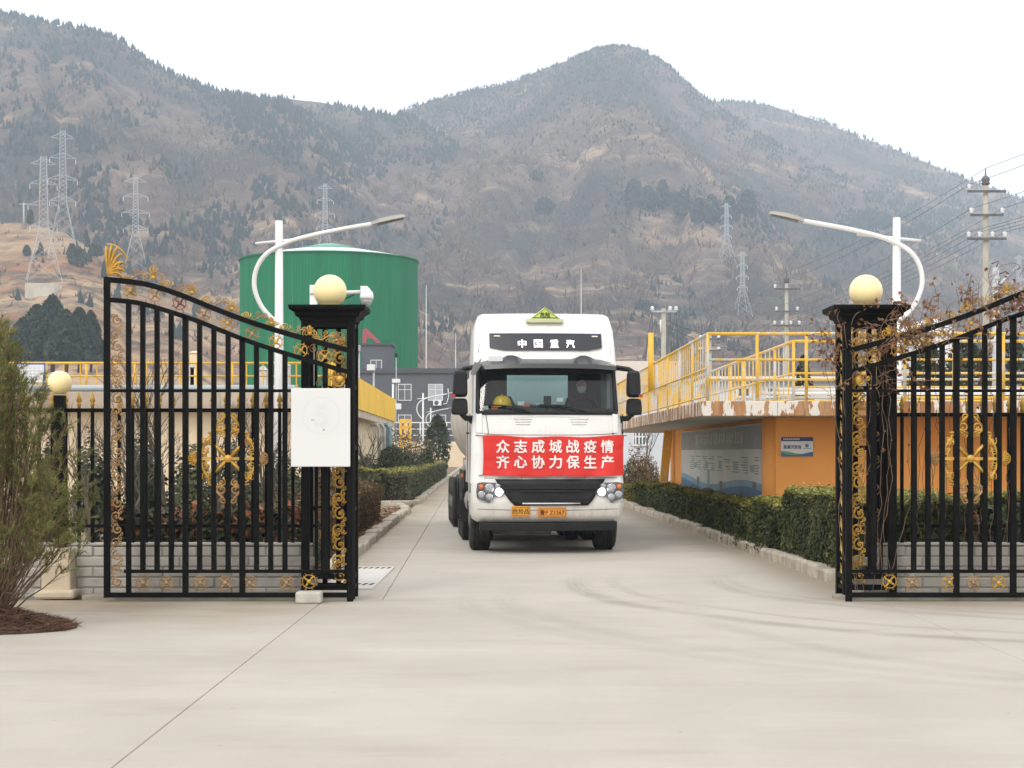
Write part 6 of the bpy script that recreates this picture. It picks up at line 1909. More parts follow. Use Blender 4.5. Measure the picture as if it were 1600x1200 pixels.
# windscreen
def wsx(u, z): return u*np.interp(z,[2.2,2.95],[1.11,1.085])
def wsp(u, z, off=0.0):
    x = float(wsx(u,z)); return (x, yfront(z)+0.115*u*u+off, z)
mb = MB(); nu, nz_ = 16, 6; vs = []
for j in range(nz_+1):
    for i in range(nu+1): vs.append(wsp(-0.985+1.97*i/nu, 2.225+0.70*j/nz_))
mb._add(vs,[(j*(nu+1)+i,j*(nu+1)+i+1,(j+1)*(nu+1)+i+1,(j+1)*(nu+1)+i) for j in range(nz_) for i in range(nu)],0,True)
tp('windscreen', mb, GLS)
mb = MB()
path = [wsp(u,2.215,-0.004) for u in np.linspace(-0.985,0.985,15)]+[wsp(0.99,z,-0.004) for z in np.linspace(2.25,2.90,6)]+[wsp(u,2.935,-0.004) for u in np.linspace(0.985,-0.985,15)]+[wsp(-0.99,z,-0.004) for z in np.linspace(2.90,2.25,6)]
mb.tube(path, 0.034, 8, closed=True); tp('windscreen_seal', mb, TB2)
# dark tint band along the top
mb = MB(); vs = []
for i in range(nu+1):
    u = -0.985+1.97*i/nu; vs += [wsp(u,2.845,-0.004),wsp(u,2.925,-0.004)]
mb._add(vs,[(2*i,2*i+2,2*i+3,2*i+1) for i in range(nu)]); tp('tint_band', mb, TB2)
# interior: dash, seats, wheel, mirrors
mb = MB(); mb.loft([[(-1.08,0.36,2.0),(1.08,0.36,2.0),(1.08,1.0,2.0),(-1.08,1.0,2.0)],[(-1.08,0.36,2.25),(1.08,0.36,2.25),(1.08,0.85,2.30),(-1.08,0.85,2.30)]],smooth=False)
tp('dashboard', mb, M('dash_grey',(0.035,0.037,0.04),0.75,0.1,5), bevel=0.03)
mb = MB(); mb.box(-1.1,1.1,0.3,2.2,1.35,1.42); tp('cab_floor', mb, INTER)
SEAT = M('seat_fabric', (0.03,0.032,0.036), 0.9, 0.15, 12)
for x in (-0.62, 0.66):
    mb = MB(); mb.box(x-0.25,x+0.25,1.05,1.55,1.75,1.92); mb.build('seat', SEAT, truck, bevel=0.05)
    mb = MB(); mb.loft([[(x-0.24,1.5,1.9),(x+0.24,1.5,1.9),(x+0.24,1.64,1.9),(x-0.24,1.64,1.9)],[(x-0.22,1.6,2.36),(x+0.22,1.6,2.36),(x+0.22,1.7,2.36),(x-0.22,1.7,2.36)],[(x-0.13,1.62,2.52),(x+0.13,1.62,2.52),(x+0.13,1.7,2.52),(x-0.13,1.7,2.52)]],smooth=False); mb.build('seat_back', SEAT, truck, bevel=0.04)
mb = MB(); mb.tube([(0.66+0.22*math.cos(a),0.95+0.07*math.sin(a),2.27+0.20*math.sin(a)) for a in np.linspace(0,2*PI,21)[:-1]],0.016,6,closed=True)
mb.bar((0.46,0.95,2.27),(0.86,0.95,2.27),0.03); mb.bar((0.66,0.95,2.27),(0.66,0.85,2.1),0.05); tp('steering_wheel', mb, TB)
mb = MB(); mb.box(tx(853),tx(865),0.40,0.46,tz(632),tz(617)); mb.box(tx(857),tx(861),0.42,0.46,2.25,tz(632)); tp('dash_camera', mb, TB, bevel=0.01)
for (a,b_,c,d,col,nm) in ((757,765,633,639,(0.7,0.7,0.68),'paper'),(770,780,634,639,(0.55,0.06,0.03),'red_packet'),(812,822,626,632,(0.72,0.73,0.74),'paper'),(818,831,628,634,(0.50,0.12,0.07),'red_packet'),(874,884,620,626,(0.7,0.7,0.72),'dash_display'),(838,848,627,632,(0.3,0.33,0.35),'dash_display')):
    mb = MB(); mb.box(tx(a),tx(b_),0.44,0.47,tz(d),tz(c)); tp(nm, mb, M('dash_'+nm, col, 0.6))
mb = MB(); mb.tube([wsp(-0.97,2.86,0.06),wsp(-0.8,2.72,0.12),wsp(-0.93,2.5,0.15),wsp(-0.99,2.4,0.1)],0.012,5); tp('curtain_cord', mb, TB)
# wipers
for (x0,x1) in ((-0.98,-0.28),(-0.14,0.62)):
    mb = MB(); mb.tube([(x0+u*(x1-x0), ysurf(x0+u*(x1-x0), tz(637)+0.03-0.08*u*u)-0.04, tz(636)+0.035-0.11*u**2.5) for u in np.linspace(0,1,8)],0.012,5); w_ = tp('wiper', mb, TB)
    mb = MB(); mb.tube([(x1,ysurf(x1,2.2)-0.03,2.195),(x0+0.35*(x1-x0),ysurf(0,2.33)-0.065,2.315)],0.011,4); mb.build('wiper_arm', TB, w_)
# sun visor: arched smoked band with two raised brackets
mb = MB(); rings = []
for x in np.linspace(-1.08,1.10,29):
    t0 = 3.055 - 0.06*max(0,abs(x)-0.85)/0.25 + 0.06*math.exp(-((abs(x-0.02)-0.58)/0.13)**4) 
    zb0 = 2.955 - 0.03*(x/1.1)**4
    y0 = 0.16 + 0.16*(x/1.1)**2; yb0 = 0.45+0.12*(x/1.1)**2
    rings.append([(x,y0-0.06,zb0-0.04),(x,y0-0.04,zb0+0.03),(x,yb0-0.02,t0+0.02),(x,yb0+0.03,t0-0.03),(x,y0,zb0-0.04)])
mb.loft(rings, smooth=False); vis = tp('sun_visor', mb, VIS)
for x in (-0.52,0.02,0.66,-0.66,0.55):
    mb = MB(); mb.lathe([(0.02,0.0),(0.02,0.025),(0.001,0.028)],(x,0.30+0.1*x*x,3.01),8); mb.build('bolt', TB, vis)
mb = MB(); mb.box(tx(764),tx(787),0.29,0.30,tz(563),tz(555)); o = tp('visor_sticker', mb, M('sticker',(0.62,0.64,0.66),0.5,0.03)); o.rotation_euler=(0,0,0)
for s,(a,b_) in ((-1,(750,779)),(1,(940,968))):
    mb = MB(); mb.loft([[(tx(a),0.42 if s<0 else 0.36,tz(572)),(tx(b_),0.36 if s<0 else 0.42,tz(572)),(tx(b_),0.40 if s<0 else 0.46,tz(572)),(tx(a),0.46 if s<0 else 0.40,tz(572))],[(tx(a),0.44 if s<0 else 0.38,tz(565)),(tx(b_),0.38 if s<0 else 0.44,tz(565)),(tx(b_),0.42 if s<0 else 0.48,tz(565)),(tx(a),0.48 if s<0 else 0.42,tz(565))]],smooth=False)
    tp('marker_lamp', mb, M('clear_lens',(0.72,0.70,0.64),0.2,0.03) if s<0 else bpy.data.materials['clear_lens'])
# dark panel on the deflector, with the lettering
def onroof(x, z, off): return (x, yfront(z)+0.12*(x/0.95)**2*0.9-off, z)
out = [(tx(768),tz(517)),(tx(948),tz(515)),(tx(948),tz(541)),(tx(925),tz(545)),(tx(793),tz(544)),(tx(769),tz(538))]
mb = MB(); zT_, zB_ = tz(516), tz(544)
m_ = 16; vs = []
for i in range(m_+1):
    x = tx(768)+(tx(948)-tx(768))*i/m_; zb0 = zB_ + 0.05*max(0,abs(i/m_-0.5)*2-0.74)/0.26
    vs += [onroof(x,zb0,0.035), onroof(x,zT_,0.03), onroof(x,zb0,-0.05), onroof(x,zT_,-0.05)]
fs = []
for i in range(m_):
    a = 4*i; b_ = a+4; fs += [(a,b_,b_+1,a+1),(a+1,b_+1,b_+3,a+3),(a,a+2,b_+2,b_)]
fs += [(0,1,3,2),(4*m_,4*m_+2,4*m_+3,4*m_+1)]
mb._add(vs,fs); pnl = tp('deflector_panel', mb, PANEL)
mb = MB(); mb.tube([onroof(x,zT_-0.006,0.036) for x in np.linspace(tx(770),tx(946),16)],0.006,4); mb.build('led_strip', M('lilac_strip',(0.30,0.28,0.5),0.4), pnl)
for x in (tx(780),tx(937)):
    mb = MB(); p = onroof(x,tz(521),0.04); mb.box(x-0.05,x+0.05,p[1]-0.01,p[1]+0.02,p[2]-0.013,p[2]+0.013); mb.build('marker_light', M('warm_lens',(0.75,0.72,0.62),0.2,0.02), pnl, bevel=0.01)
SIGNW = emis('lit_sign_white', (0.95,0.93,1.0), 0.75)
def curved_text(body, cx, cz, w, h, bold, mat, parent, surf, name='lettering'):
    me = text_mesh(body, 1.0, bold)
    co = np.zeros(len(me.vertices)*3, dtype=np.float32); me.vertices.foreach_get('co', co); co = co.reshape(-1,3)
    ext = co.max(0)-co.min(0); co[:,0] = co[:,0]*w/ext[0]+cx; co[:,2] = co[:,2]*h/ext[2]+cz
    for i in range(len(co)): co[i,1] = surf(co[i,0], co[i,2]) + co[i,1]
    me.vertices.foreach_set('co', np.ascontiguousarray(co).ravel()); me.update()
    me.materials.clear(); me.materials.append(mat)
    return mesh_obj(name, me, parent)
for k, ch in enumerate('中国重汽'):
    curved_text(ch, tx(819.5+k*25.7), tz(533.5), 0.14 if k else 0.135, 0.135, 0.03 if ch in '中汽' else 0.012, SIGNW, pnl, lambda x,z: onroof(x,z,0.043)[1])
for pts in ([(-0.985,3.62),(-1.03,3.4),(-1.075,3.18)],[(0.965,3.62),(1.01,3.4),(1.06,3.18)]):
    mb = MB(); mb.tube([(x, yfront(z)+0.125*(x/0.97)**2-0.004, z) for x,z in pts], 0.006, 4); tp('roof_gap', mb, M('roof_gap_grey',(0.45,0.44,0.42),0.7) if 'roof_gap_grey' not in bpy.data.materials else bpy.data.materials['roof_gap_grey'])
# hazard triangle on the roof
YG = M('hazard_yellow', (0.50,0.62,0.10), 0.35, 0.05, 4, dirt=(0.4,0.42,0.15), dfac=0.3)
mb = MB(); mb.prism([(tx(833),tz(492)),(tx(883),tz(492)),(tx(857),tz(474))],0.70,0.86); hzg = tp('hazard_sign', mb, YG, bevel=0.012)
mb = MB(); mb.box(tx(827),tx(887),0.66,1.0,tz(499),tz(492.5)); mb.build('sign_base', M('hazard_base',(0.55,0.57,0.36),0.5,0.1,4), hzg, bevel=0.01)
INKB = M('black_ink', (0.012,0.012,0.012), 0.6)
o = lettering('危险', 0.165, 0.085, INKB, hzg, (tx(857.5),0.698,tz(486.2)), bold=0.03)
mb = MB()
for a,b_ in (((tx(838),tz(490.5)),(tx(857),tz(476))),((tx(857),tz(476)),(tx(878),tz(490.5))),((tx(878),tz(490.8)),(tx(838),tz(490.8)))):
    mb.bar((a[0],0.699,a[1]),(b_[0],0.699,b_[1]),0.008)
mb.build('sign_border', INKB, hzg)
# front panel creases and slots
for (a,b_) in ((804,832),(892,921)):
    for k in range(3):
        mb = MB(); z = tz(655+k*4); q = [(x, ysurf(x,z)-0.004, z) for x in np.linspace(tx(a+k*1.5),tx(b_-k*1.5),6)]
        mb.tube(q, 0.006, 4); tp('air_slot', mb, M('slot_shade',(0.55,0.54,0.51),0.5) if 'slot_shade' not in bpy.data.materials else bpy.data.materials['slot_shade'])
GAP = M('panel_gap', (0.16,0.15,0.14), 0.8)
for pts in ([(tx(760),2.19),(tx(764),1.9),(tx(762),1.82)],[(tx(962),2.19),(tx(960),1.9),(tx(961),1.82)]):
    mb = MB(); mb.tube([(x,ysurf(x,z)-0.002,z) for x,z in pts],0.006,4); tp('panel_gap', mb, GAP)
mb = MB(); mb.tube([(x, ysurf(x,1.87)-0.002, 1.865+0.02*(x)**4) for x in np.linspace(-1.0,1.06,12)],0.005,4); tp('panel_gap', mb, GAP)
mb = MB(); mb.tube([(x, ysurf(x,2.16)-0.002, 2.15-0.07*x*x) for x in np.linspace(-0.95,1.0,12)],0.004,4); tp('panel_gap', mb, bpy.data.materials['slot_shade'])
mb = MB(); mb.tube([(x, ysurf(x,0.68)-0.003, 0.685+0.015*x*x) for x in np.linspace(-1.1,1.1,14)],0.005,4); tp('panel_gap', mb, GAP)
mb = MB(); mb.tube([(x, ysurf(x,1.2)-0.003, 1.19) for x in np.linspace(-1.0,1.1,14)],0.006,4); tp('panel_gap', mb, GAP)
for px in (815,915):
    mb = MB(); mb.tube([(tx(px),ysurf(tx(px),1.21)-0.002,1.24),(tx(px),ysurf(tx(px),1.18)-0.002,1.18)],0.005,4); tp('panel_gap', mb, GAP)
# corner air deflectors at the cab sides
for s in (-1,1):
    mb = MB(); x = s*1.12; rings = []
    for z,w in ((1.90,0.03),(1.95,0.07),(2.2,0.06)):
        y = ysurf(x*0.93,z)
        rings.append([(s*(1.03),y-0.03,z),(s*(1.12),y+0.0,z),(s*1.16,y+0.10,z),(s*1.02,y+0.05,z)])
    mb.loft(rings,smooth=False); tp('corner_deflector', mb, TW, bevel=0.01)
# grille
def shape_front(name, out, off, mat, depth=0.06, **k):
    """outline in picture px drawn on the cab front, standing off by off"""
    n = len(out); vs = []
    for px,py in out:
        x,z = tx(px),tz(py); vs.append((x, ysurf(x,z)-off, z))
    for px,py in out:
        x,z = tx(px),tz(py); vs.append((x, ysurf(x,z)+depth, z))
    mb = MB(); fs = [tuple(range(n)), tuple(range(2*n-1,n-1,-1))]+[(i,i+n,(i+1)%n+n,(i+1)%n) for i in range(n)]
    mb._add(vs,fs); return tp(name, mb, mat, **k)
def cr(s, pts):      # crop 1600x747 pixels of the photo region -> px,py ; s=-1 mirrors about the truck centre
    o = [(690+x/5.333, 740+y/5.333) for x,y in pts]
    return o
# built as a strip so that it follows the curved front
mb = MB(); vs = []; m_ = 20
gt = [(773.5,748.5),(947,748.5)]; gb = [(801,790),(922,790)]
rows_ = 6
for j in range(rows_+1):
    f = j/rows_; py = 748.5+41.5*f
    lx = np.interp(py,[748.5,758,778,786,790],[773.5,779,793,799,804]); rx = np.interp(py,[748.5,758,778,786,790],[947,942,929,924,919])
    for i in range(m_+1):
        x = tx(lx+(rx-lx)*i/m_); z = tz(py); vs.append((x, ysurf(x,z)-0.025, z))
fs = [(j*(m_+1)+i,j*(m_+1)+i+1,(j+1)*(m_+1)+i+1,(j+1)*(m_+1)+i) for j in range(rows_) for i in range(m_)]
mb._add(vs,fs,0,True); gr = tp('grille', mb, TB)
sm = gr.modifiers.new('thick','SOLIDIFY'); sm.thickness = 0.05; sm.offset = -1
def gbox(name, pa, pb, pc, pd, off0, off1, mat, bevel=0.0):
    xm = tx((pa+pb)/2); zm = tz((pc+pd)/2); n = 10; mb = MB(); rings = []
    for i in range(n+1):
        x = tx(pa)+(tx(pb)-tx(pa))*i/n; z0, z1 = tz(pd), tz(pc)
        rings.append([(x,ysurf(x,zm)-off0,z0),(x,ysurf(x,zm)-off0,z1),(x,ysurf(x,zm)-off1,z1),(x,ysurf(x,zm)-off1,z0)])
    mb.loft(rings,smooth=False); return mb.build(name, mat, gr, bevel=bevel)
gbox('upper_slat', 783, 938, 755, 765, 0.026, 0.06, TB, 0.01)
gbox('recess', 815, 907, 769, 785, 0.0255, 0.032, TB2)
gbox('slat', 813, 910, 766, 769, 0.03, 0.065, TB, 0.005)
gbox('chrome_strip', 816, 907, 785.5, 787.5, 0.03, 0.042, CHROME)
gbox('emblem_plate', 850, 875, 771, 782, 0.03, 0.05, TB, 0.005)
for k in range(2): gbox('slat', 818, 905, 773+k*6, 775+k*6, 0.031, 0.04, TB)
# headlights
def headlight(s):
    c = 857.5
    def q(x, y):
        px, py = 690+x/5.333, 740+y/5.333
        if s > 0: px = 2*860.6-px
        return px, py
    out = [q(*p) for p in ((300,80),(340,72),(450,76),(500,95),(527,150),(500,186),(440,190),(418,215),(400,243),(340,222),(296,204),(290,150))]
    if s > 0: out = out[::-1]
    h = shape_front('headlight', out, 0.03, M('lamp_bezel',(0.10,0.10,0.11),0.3,0.1,5) if 'lamp_bezel' not in bpy.data.materials else bpy.data.materials['lamp_bezel'], 0.05)
    if s < 0: pass
    for (x,y,r,mat,nm) in ((397,122,0.070,CHROME,'lamp_reflector'),(335,178,0.058,CHROME,'lamp_reflector'),(398,197,0.055,CHROME,'lamp_reflector'),(332,110,0.042,AMB,'turn_signal'),(480,154,0.060,LEDW,'lit_lamp'),(468,106,0.04,CHROME,'lamp_reflector')):
        px,py = q(x,y); xx,zz = tx(px),tz(py); yy = ysurf(xx,zz)-0.034
        mb = MB()
        if mat is CHROME:
            mb.lathe([(r,0.0),(r,-0.014),(r*0.86,-0.012),(r*0.45,0.012),(r*0.3,-0.004),(0.001,-0.012)],(xx,yy,zz),18,axis='y')
            o = mb.build(nm, mat, h)
            m2 = MB(); m2.lathe([(r*0.92,-0.014),(r*0.6,-0.024),(0.001,-0.028)],(xx,yy,zz),16,axis='y'); m2.build('lamp_lens', M('frosted_lens',(0.34,0.35,0.37),0.12,0.35,70) if 'frosted_lens' not in bpy.data.materials else bpy.data.materials['frosted_lens'], h)
        else:
            mb.lathe([(r,0.0),(r*0.95,-0.015),(r*0.5,-0.028),(0.001,-0.03)],(xx,yy,zz),18,axis='y'); mb.build(nm, mat, h)
headlight(-1); headlight(1)
# lower apron, number plates
mb = MB()
for (pa,pb,pc,pd,y0,y1) in ((750,966,817,830,0.05,0.25),(764,955,809,818,0.30,0.6)):
    rings = []
    for i in range(13):
        u = i/12; x = tx(pa)+(tx(pb)-tx(pa))*u; b_ = 0.12*(2*u-1)**2
        rings.append([(x,y0+b_,tz(pd)),(x,y0+b_-0.01,tz(pc)),(x,y1+b_,tz(pc)),(x,y1+b_,tz(pd))])
    mb.loft(rings,smooth=False)
tp('lower_apron', mb, TB, bevel=0.012)
for k,px in enumerate((800,856,921)):
    mb = MB(); mb.box(tx(px)-0.06,tx(px)+0.06,0.16,0.22,0.39,0.45); tp('fog_lamp_slot', mb, TB2)
def numplate(pa,pb,pc,pd,col,txt,name,th):
    x = tx((pa+pb)/2); z = tz((pc+pd)/2); w=(tx(pb)-tx(pa))/2; h=(tz(pc)-tz(pd))/2; y = ysurf(x,z)-0.035
    mb = MB(); mb.box(-w,w,-0.012,0.03,-h,h); o = tp(name, mb, M(name+'_paint',col,0.45,0.05,6,dirt=(0.35,0.2,0.06),dfac=0.3), loc=(x,y,z), bevel=0.01)
    lettering(txt, w*1.72, h*th, INKB, o, (0,-0.0135,0), bold=0.012)
    mb = MB()
    for (a,b_) in (((-w+.02,-h+.02),(w-.02,-h+.02)),((-w+.02,h-.02),(w-.02,h-.02)),((-w+.02,-h+.02),(-w+.02,h-.02)),((w-.02,-h+.02),(w-.02,h-.02))):
        mb.bar((a[0],-0.012,a[1]),(b_[0],-0.012,b_[1]),0.006)
    mb.build('plate_border', INKB, o)
numplate(799,828.5,791,807,(0.72,0.32,0.02),'危险品','hazard_plate',1.1)
numplate(840,885,793,808,(0.66,0.25,0.02),'鲁P Z1567','number_plate',1.15)
# chassis and axle seen below
mb = MB(); mb.box(-1.0,1.0,0.5,1.0,0.42,0.9); mb.box(-0.45,0.45,1.0,9.0,0.62,1.0); tp('chassis', mb, CHAS)
mb = MB(); mb.box(tx(775),tx(872),1.25,1.42,tz(841),tz(831)); tp('axle_beam', mb, M('axle_grey',(0.26,0.25,0.23),0.8,0.2,4), bevel=0.02)
mb = MB(); mb.box(-1.0,1.0,2.2,2.3,0.45,1.2); tp('rear_bulkhead', mb, CHAS)
# wheels
def tyre_mb(w, r):
    mb = MB(); g = 0.018
    prof = [(r*0.56,-w/2+0.03),(r*0.66,-w/2),(r*0.9,-w/2),(r*0.985,-w/2+0.03)]
    n = 5
    for k in range(n):
        a = -w/2+0.035+(w-0.07)*k/n; b_ = -w/2+0.035+(w-0.07)*(k+1)/n
        prof += [(r,a+0.004),(r,b_-0.016),(r-g,b_-0.014),(r-g,b_-0.002)] if k < n-1 else [(r,a+0.004),(r,b_)]
    prof += [(r*0.985,w/2-0.03),(r*0.9,w/2),(r*0.66,w/2),(r*0.56,w/2-0.03)]
    mb.lathe(prof, n=40, axis='x', smooth=False); return mb
def wheel(x, y, w=0.32, r=0.52, label=None):
    e = thing('wheel', None, None); e.parent = truck; e.location = (x,y,r)
    tyre_mb(w,r).build('tyre', RUB, e)
    s = 1 if x > 0 else -1
    mb = MB(); mb.lathe([(r*0.57,-w/2+0.03),(r*0.55,w/2-0.05),(r*0.5,w/2-0.08),(r*0.3,w/2-0.06),(r*0.28,w/2-0.0),(r*0.12,w/2+0.02),(0.001,w/2+0.02)] if s>0 else [(0.001,-w/2-0.02),(r*0.12,-w/2-0.02),(r*0.28,-w/2),(r*0.3,-w/2+0.06),(r*0.5,-w/2+0.08),(r*0.55,-w/2+0.05),(r*0.57,w/2-0.03)], n=24, axis='x')
    mb.build('rim', RIM, e); return e
for s in (-1,1):
    wheel(s*1.02, 1.30, 0.33, 0.50)
    for y in (4.4, 5.75):
        wheel(s*1.10, y, 0.26, 0.52); wheel(s*0.78, y, 0.26, 0.52)
    for y in (9.6, 10.9, 12.2):
        wheel(s*1.12, y, 0.27, 0.52)
    # arches and mudguards
    mb = MB(); rings = []
    for a in np.linspace(0.1,PI-0.1,13):
        c, d = 0.62*math.cos(a), 0.62*math.sin(a); c2, d2 = 0.67*math.cos(a), 0.67*math.sin(a)
        rings.append([(s*0.70,1.30+c,0.50+d),(s*1.20,1.30+c,0.50+d),(s*1.20,1.30+c2,0.50+d2),(s*0.70,1.30+c2,0.50+d2)])
    mb.loft(rings); tp('wheel_arch', mb, TB)
    for y in (4.4,5.75):
        mb = MB(); rings = []
        for a in np.linspace(-0.1,PI+0.1,13):
            c, d = 0.60*math.cos(a), 0.60*math.sin(a); c2, d2 = 0.64*math.cos(a), 0.64*math.sin(a)
            rings.append([(s*0.64,y+c,0.54+d),(s*1.27,y+c,0.54+d),(s*1.27,y+c2,0.54+d2),(s*0.64,y+c2,0.54+d2)])
        mb.loft(rings); mb.box(min(s*0.7,s*1.26),max(s*0.7,s*1.26),y-0.66,y-0.63,0.35,0.75); tp('mudguard', mb, TB, bevel=0.01)
# fuel tank and battery box on the sides
for s in (-1,1):
    mb = MB(); mb.tube([(s*0.88,2.35,0.75),(s*0.88,3.6,0.75)],0.32,16); tp('fuel_tank', mb, M('tank_alloy',(0.35,0.34,0.32),0.5,0.1,3,metal=0.4) if 'tank_alloy' not in bpy.data.materials else bpy.data.materials['tank_alloy'])
    mb = MB(); mb.box(min(s*0.75,s*1.22),max(s*0.75,s*1.22),3.2,3.75,0.95,1.28); mb.box(min(s*1.0,s*1.23),max(s*1.0,s*1.23),3.62,3.72,0.35,1.25); tp('side_box', mb, TB, bevel=0.02)
# trailer barrel
BARR = M('tank_barrel', (0.52,0.48,0.42), 0.45, 0.06, 1.0, dirt=(0.33,0.27,0.2), dfac=0.5)
prof = [(0.02,0.0),(0.5,0.03),(0.9,0.14),(1.10,0.3),(1.2,0.55)]+[(1.215,0.9),(1.215,3.0),(1.225,3.02),(1.225,3.12),(1.215,3.14),(1.215,6.0),(1.225,6.02),(1.225,6.12),(1.215,6.14),(1.215,8.5),(1.1,8.9),(0.6,9.1),(0.02,9.15)]
mb = MB(); mb.lathe(prof,(0,3.6,2.33),40,axis='y'); tp('tank_barrel', mb, BARR)
mb = MB(); mb.box(-1.0,1.0,4.2,12.6,1.0,1.2); mb.box(-0.5,0.5,3.3,12.8,0.85,1.1); tp('trailer_frame', mb, CHAS)
mb = MB(); mb.tube([(-1.2,3.7,1.32),(-0.4,3.7,1.32)],0.14,12); mb.tube([(-1.2,4.05,1.32),(-0.4,4.05,1.32)],0.14,12); tp('air_reservoir', mb, M('reservoir_grey',(0.30,0.28,0.26),0.6,0.1,3))
mb = MB(); mb.box(-1.2,-0.9,3.95,4.0,1.0,1.5); tp('reflector_board', mb, M('orange_reflector',(0.5,0.2,0.06),0.5))
mb = MB(); mb.box(-1.25,-1.20,3.4,3.44,1.15,1.22); tp('side_marker', mb, AMB)
# mirrors
def mirror(s):
    m0 = tx(707.5), tx(735); px0, px1 = (706,732) if s < 0 else (983.5,1008)
    e = thing('mirror', None, None); e.parent = truck
    y = 0.30
    def shell(pa,pb,pc,pd,name):
        mb = MB(); x0,x1,z0,z1 = tx(pa),tx(pb),tz(pd),tz(pc); cx=(x0+x1)/2; cz=(z0+z1)/2; w=(x1-x0)/2; h=(z1-z0)/2
        rings = []
        for yy,k in ((-0.10,0.80),(-0.075,0.93),(0.0,1.0),(0.07,0.98)):
            rr = []
            for i in range(20):
                a = 2*PI*i/20; ca, sa = math.cos(a), math.sin(a)
                ex = math.copysign(abs(ca)**0.42, ca); ez = math.copysign(abs(sa)**0.36, sa)
                rr.append((cx+w*k*ex*(1-0.06*ez), y+yy, cz+h*k*ez))
            rings.append(rr)
        mb.loft(rings); return mb.build(name, TB, e)
    shell(px0+(2 if s<0 else 0.5), px1-(0.5 if s<0 else 2), 577, 620, 'mirror_housing'); shell(px0, px1, 621.5, 648, 'lower_mirror_housing')
    mb = MB(); xa = tx(px0 if s<0 else px1); 
    mb.box(min(xa,xa-s*0.06)-0.001,max(xa,xa-s*0.06),y-0.10,y-0.06,tz(620),tz(615.5)); mb.build('side_marker', M('red_marker',(0.4,0.03,0.02),0.3) if 'red_marker' not in bpy.data.materials else bpy.data.materials['red_marker'], e)
    xc = tx((px0+px1)/2)
    mb = MB(); mb.tube([(s*1.14,0.62,tz(571)),(xc-s*0.08,y+0.05,tz(575)),(xc,y,tz(580))],[0.045,0.04,0.035],8); mb.build('upper_arm', TB, e)
    mb = MB(); mb.tube([(s*1.16,0.55,tz(653)),(xc-s*0.1,y+0.05,tz(653)),(xc-s*0.02,y,tz(645))],[0.05,0.045,0.04],8); mb.sphere((s*1.17,0.52,tz(655)),0.07,10); mb.build('lower_arm', TB, e)
mirror(-1); mirror(1)
# grey kerb mirror at the top left corner
mb = MB(); mb.loft([[(tx(735)+u*0.0,0.12,tz(584)),(tx(741),0.14,tz(587)),(tx(744),0.3,tz(584)),(tx(738),0.3,tz(580))] for u in (0,)]+[[(tx(742),0.1,tz(565)),(tx(754),0.12,tz(569)),(tx(754),0.3,tz(569)),(tx(743),0.3,tz(565))]],smooth=False)
mb.tube([(tx(748),0.2,tz(567)),(tx(753),0.45,tz(560))],0.02,6); tp('kerb_mirror', mb, M('grey_plastic',(0.20,0.21,0.22),0.4,0.05,3), bevel=0.015)

# ---------------------------------------------------------------- banner
Rz = Matrix.Rotation(TROT, 4, 'Z')
banner = thing('banner', 'red cloth banner with white characters tied across the front of the white truck', 'banner', (TX, TD_, 0), TROT)
BX0, BX1, BZ0, BZ1 = tx(754.5), tx(978), tz(743), tz(680)
def bsurf(x, z):
    u = (x-BX0)/(BX1-BX0); v = (z-BZ0)/(BZ1-BZ0)
    y = ysurf(min(x,1.06), min(max(z,1.25),1.85)) - 0.062 + (max(0,x-1.06))*0.5
    y += 0.010*math.sin(7*u+3*v) + 0.006*math.sin(19*u-5*v) + 0.016*math.exp(-v*5)*math.sin(27*u) + 0.016*math.exp(-(1-v)*6)*math.sin(22*u+1)
    y += 0.022*math.exp(-((u-v*0.12)/0.05)**2) - 0.022*math.exp(-((1-u-(1-v)*0.15)/0.07)**2) + 0.01*math.exp(-((v-0.5-0.3*(u-0.5))/0.08)**2)*abs(2*u-1)**2
    return y
nu, nv = 80, 26; vs = []
for j in range(nv+1):
    for i in range(nu+1):
        u, v = i/nu, j/nv; x = BX0+(BX1-BX0)*u + 0.012*math.sin(v*PI)*(1 if u<0.5 else -1)*abs(2*u-1)**6
        z = BZ0+(BZ1-BZ0)*v + (-0.026*math.sin(u*PI) + 0.010*math.sin(u*15))*(1 if v>0.5 else 0.6)
        vs.append((x, bsurf(x,z), z))
mb = MB(); mb._add(vs,[(j*(nu+1)+i,j*(nu+1)+i+1,(j+1)*(nu+1)+i+1,(j+1)*(nu+1)+i) for j in range(nv) for i in range(nu)],0,True)
REDB = M('red_cloth', (0.60,0.018,0.012), 0.65, 0.07, 3, bmp=0.15, bscale=30)
mb.build('cloth', REDB, banner)
WTX = M('white_print', (0.80,0.74,0.72), 0.6, 0.03, 3)
for line, py in (('众志成城战疫情', 697.5), ('齐心协力保生产', 721.8)):
    for k, ch in enumerate(line):
        w_ = 0.205
        curved_text(ch, tx(786.0+k*27.4), tz(py+(-0.0)), w_, 0.205 if ch not in '心' else 0.19, 0.022, WTX, banner, lambda x,z: bsurf(x,z)-0.006)
mb = MB()
for (px,py,qx,qy) in ((755,681,744,680),(755,742,747,744),(977,681,983,680),(977,742,978,748)):
    mb.tube([(tx(px),bsurf(tx(px),tz(py))-0.005,tz(py)),(tx(qx),bsurf(tx(px),tz(py))+0.06,tz(qy))],0.006,4)
mb.build('tie_string', M('dark_string',(0.03,0.03,0.03),0.8), banner)

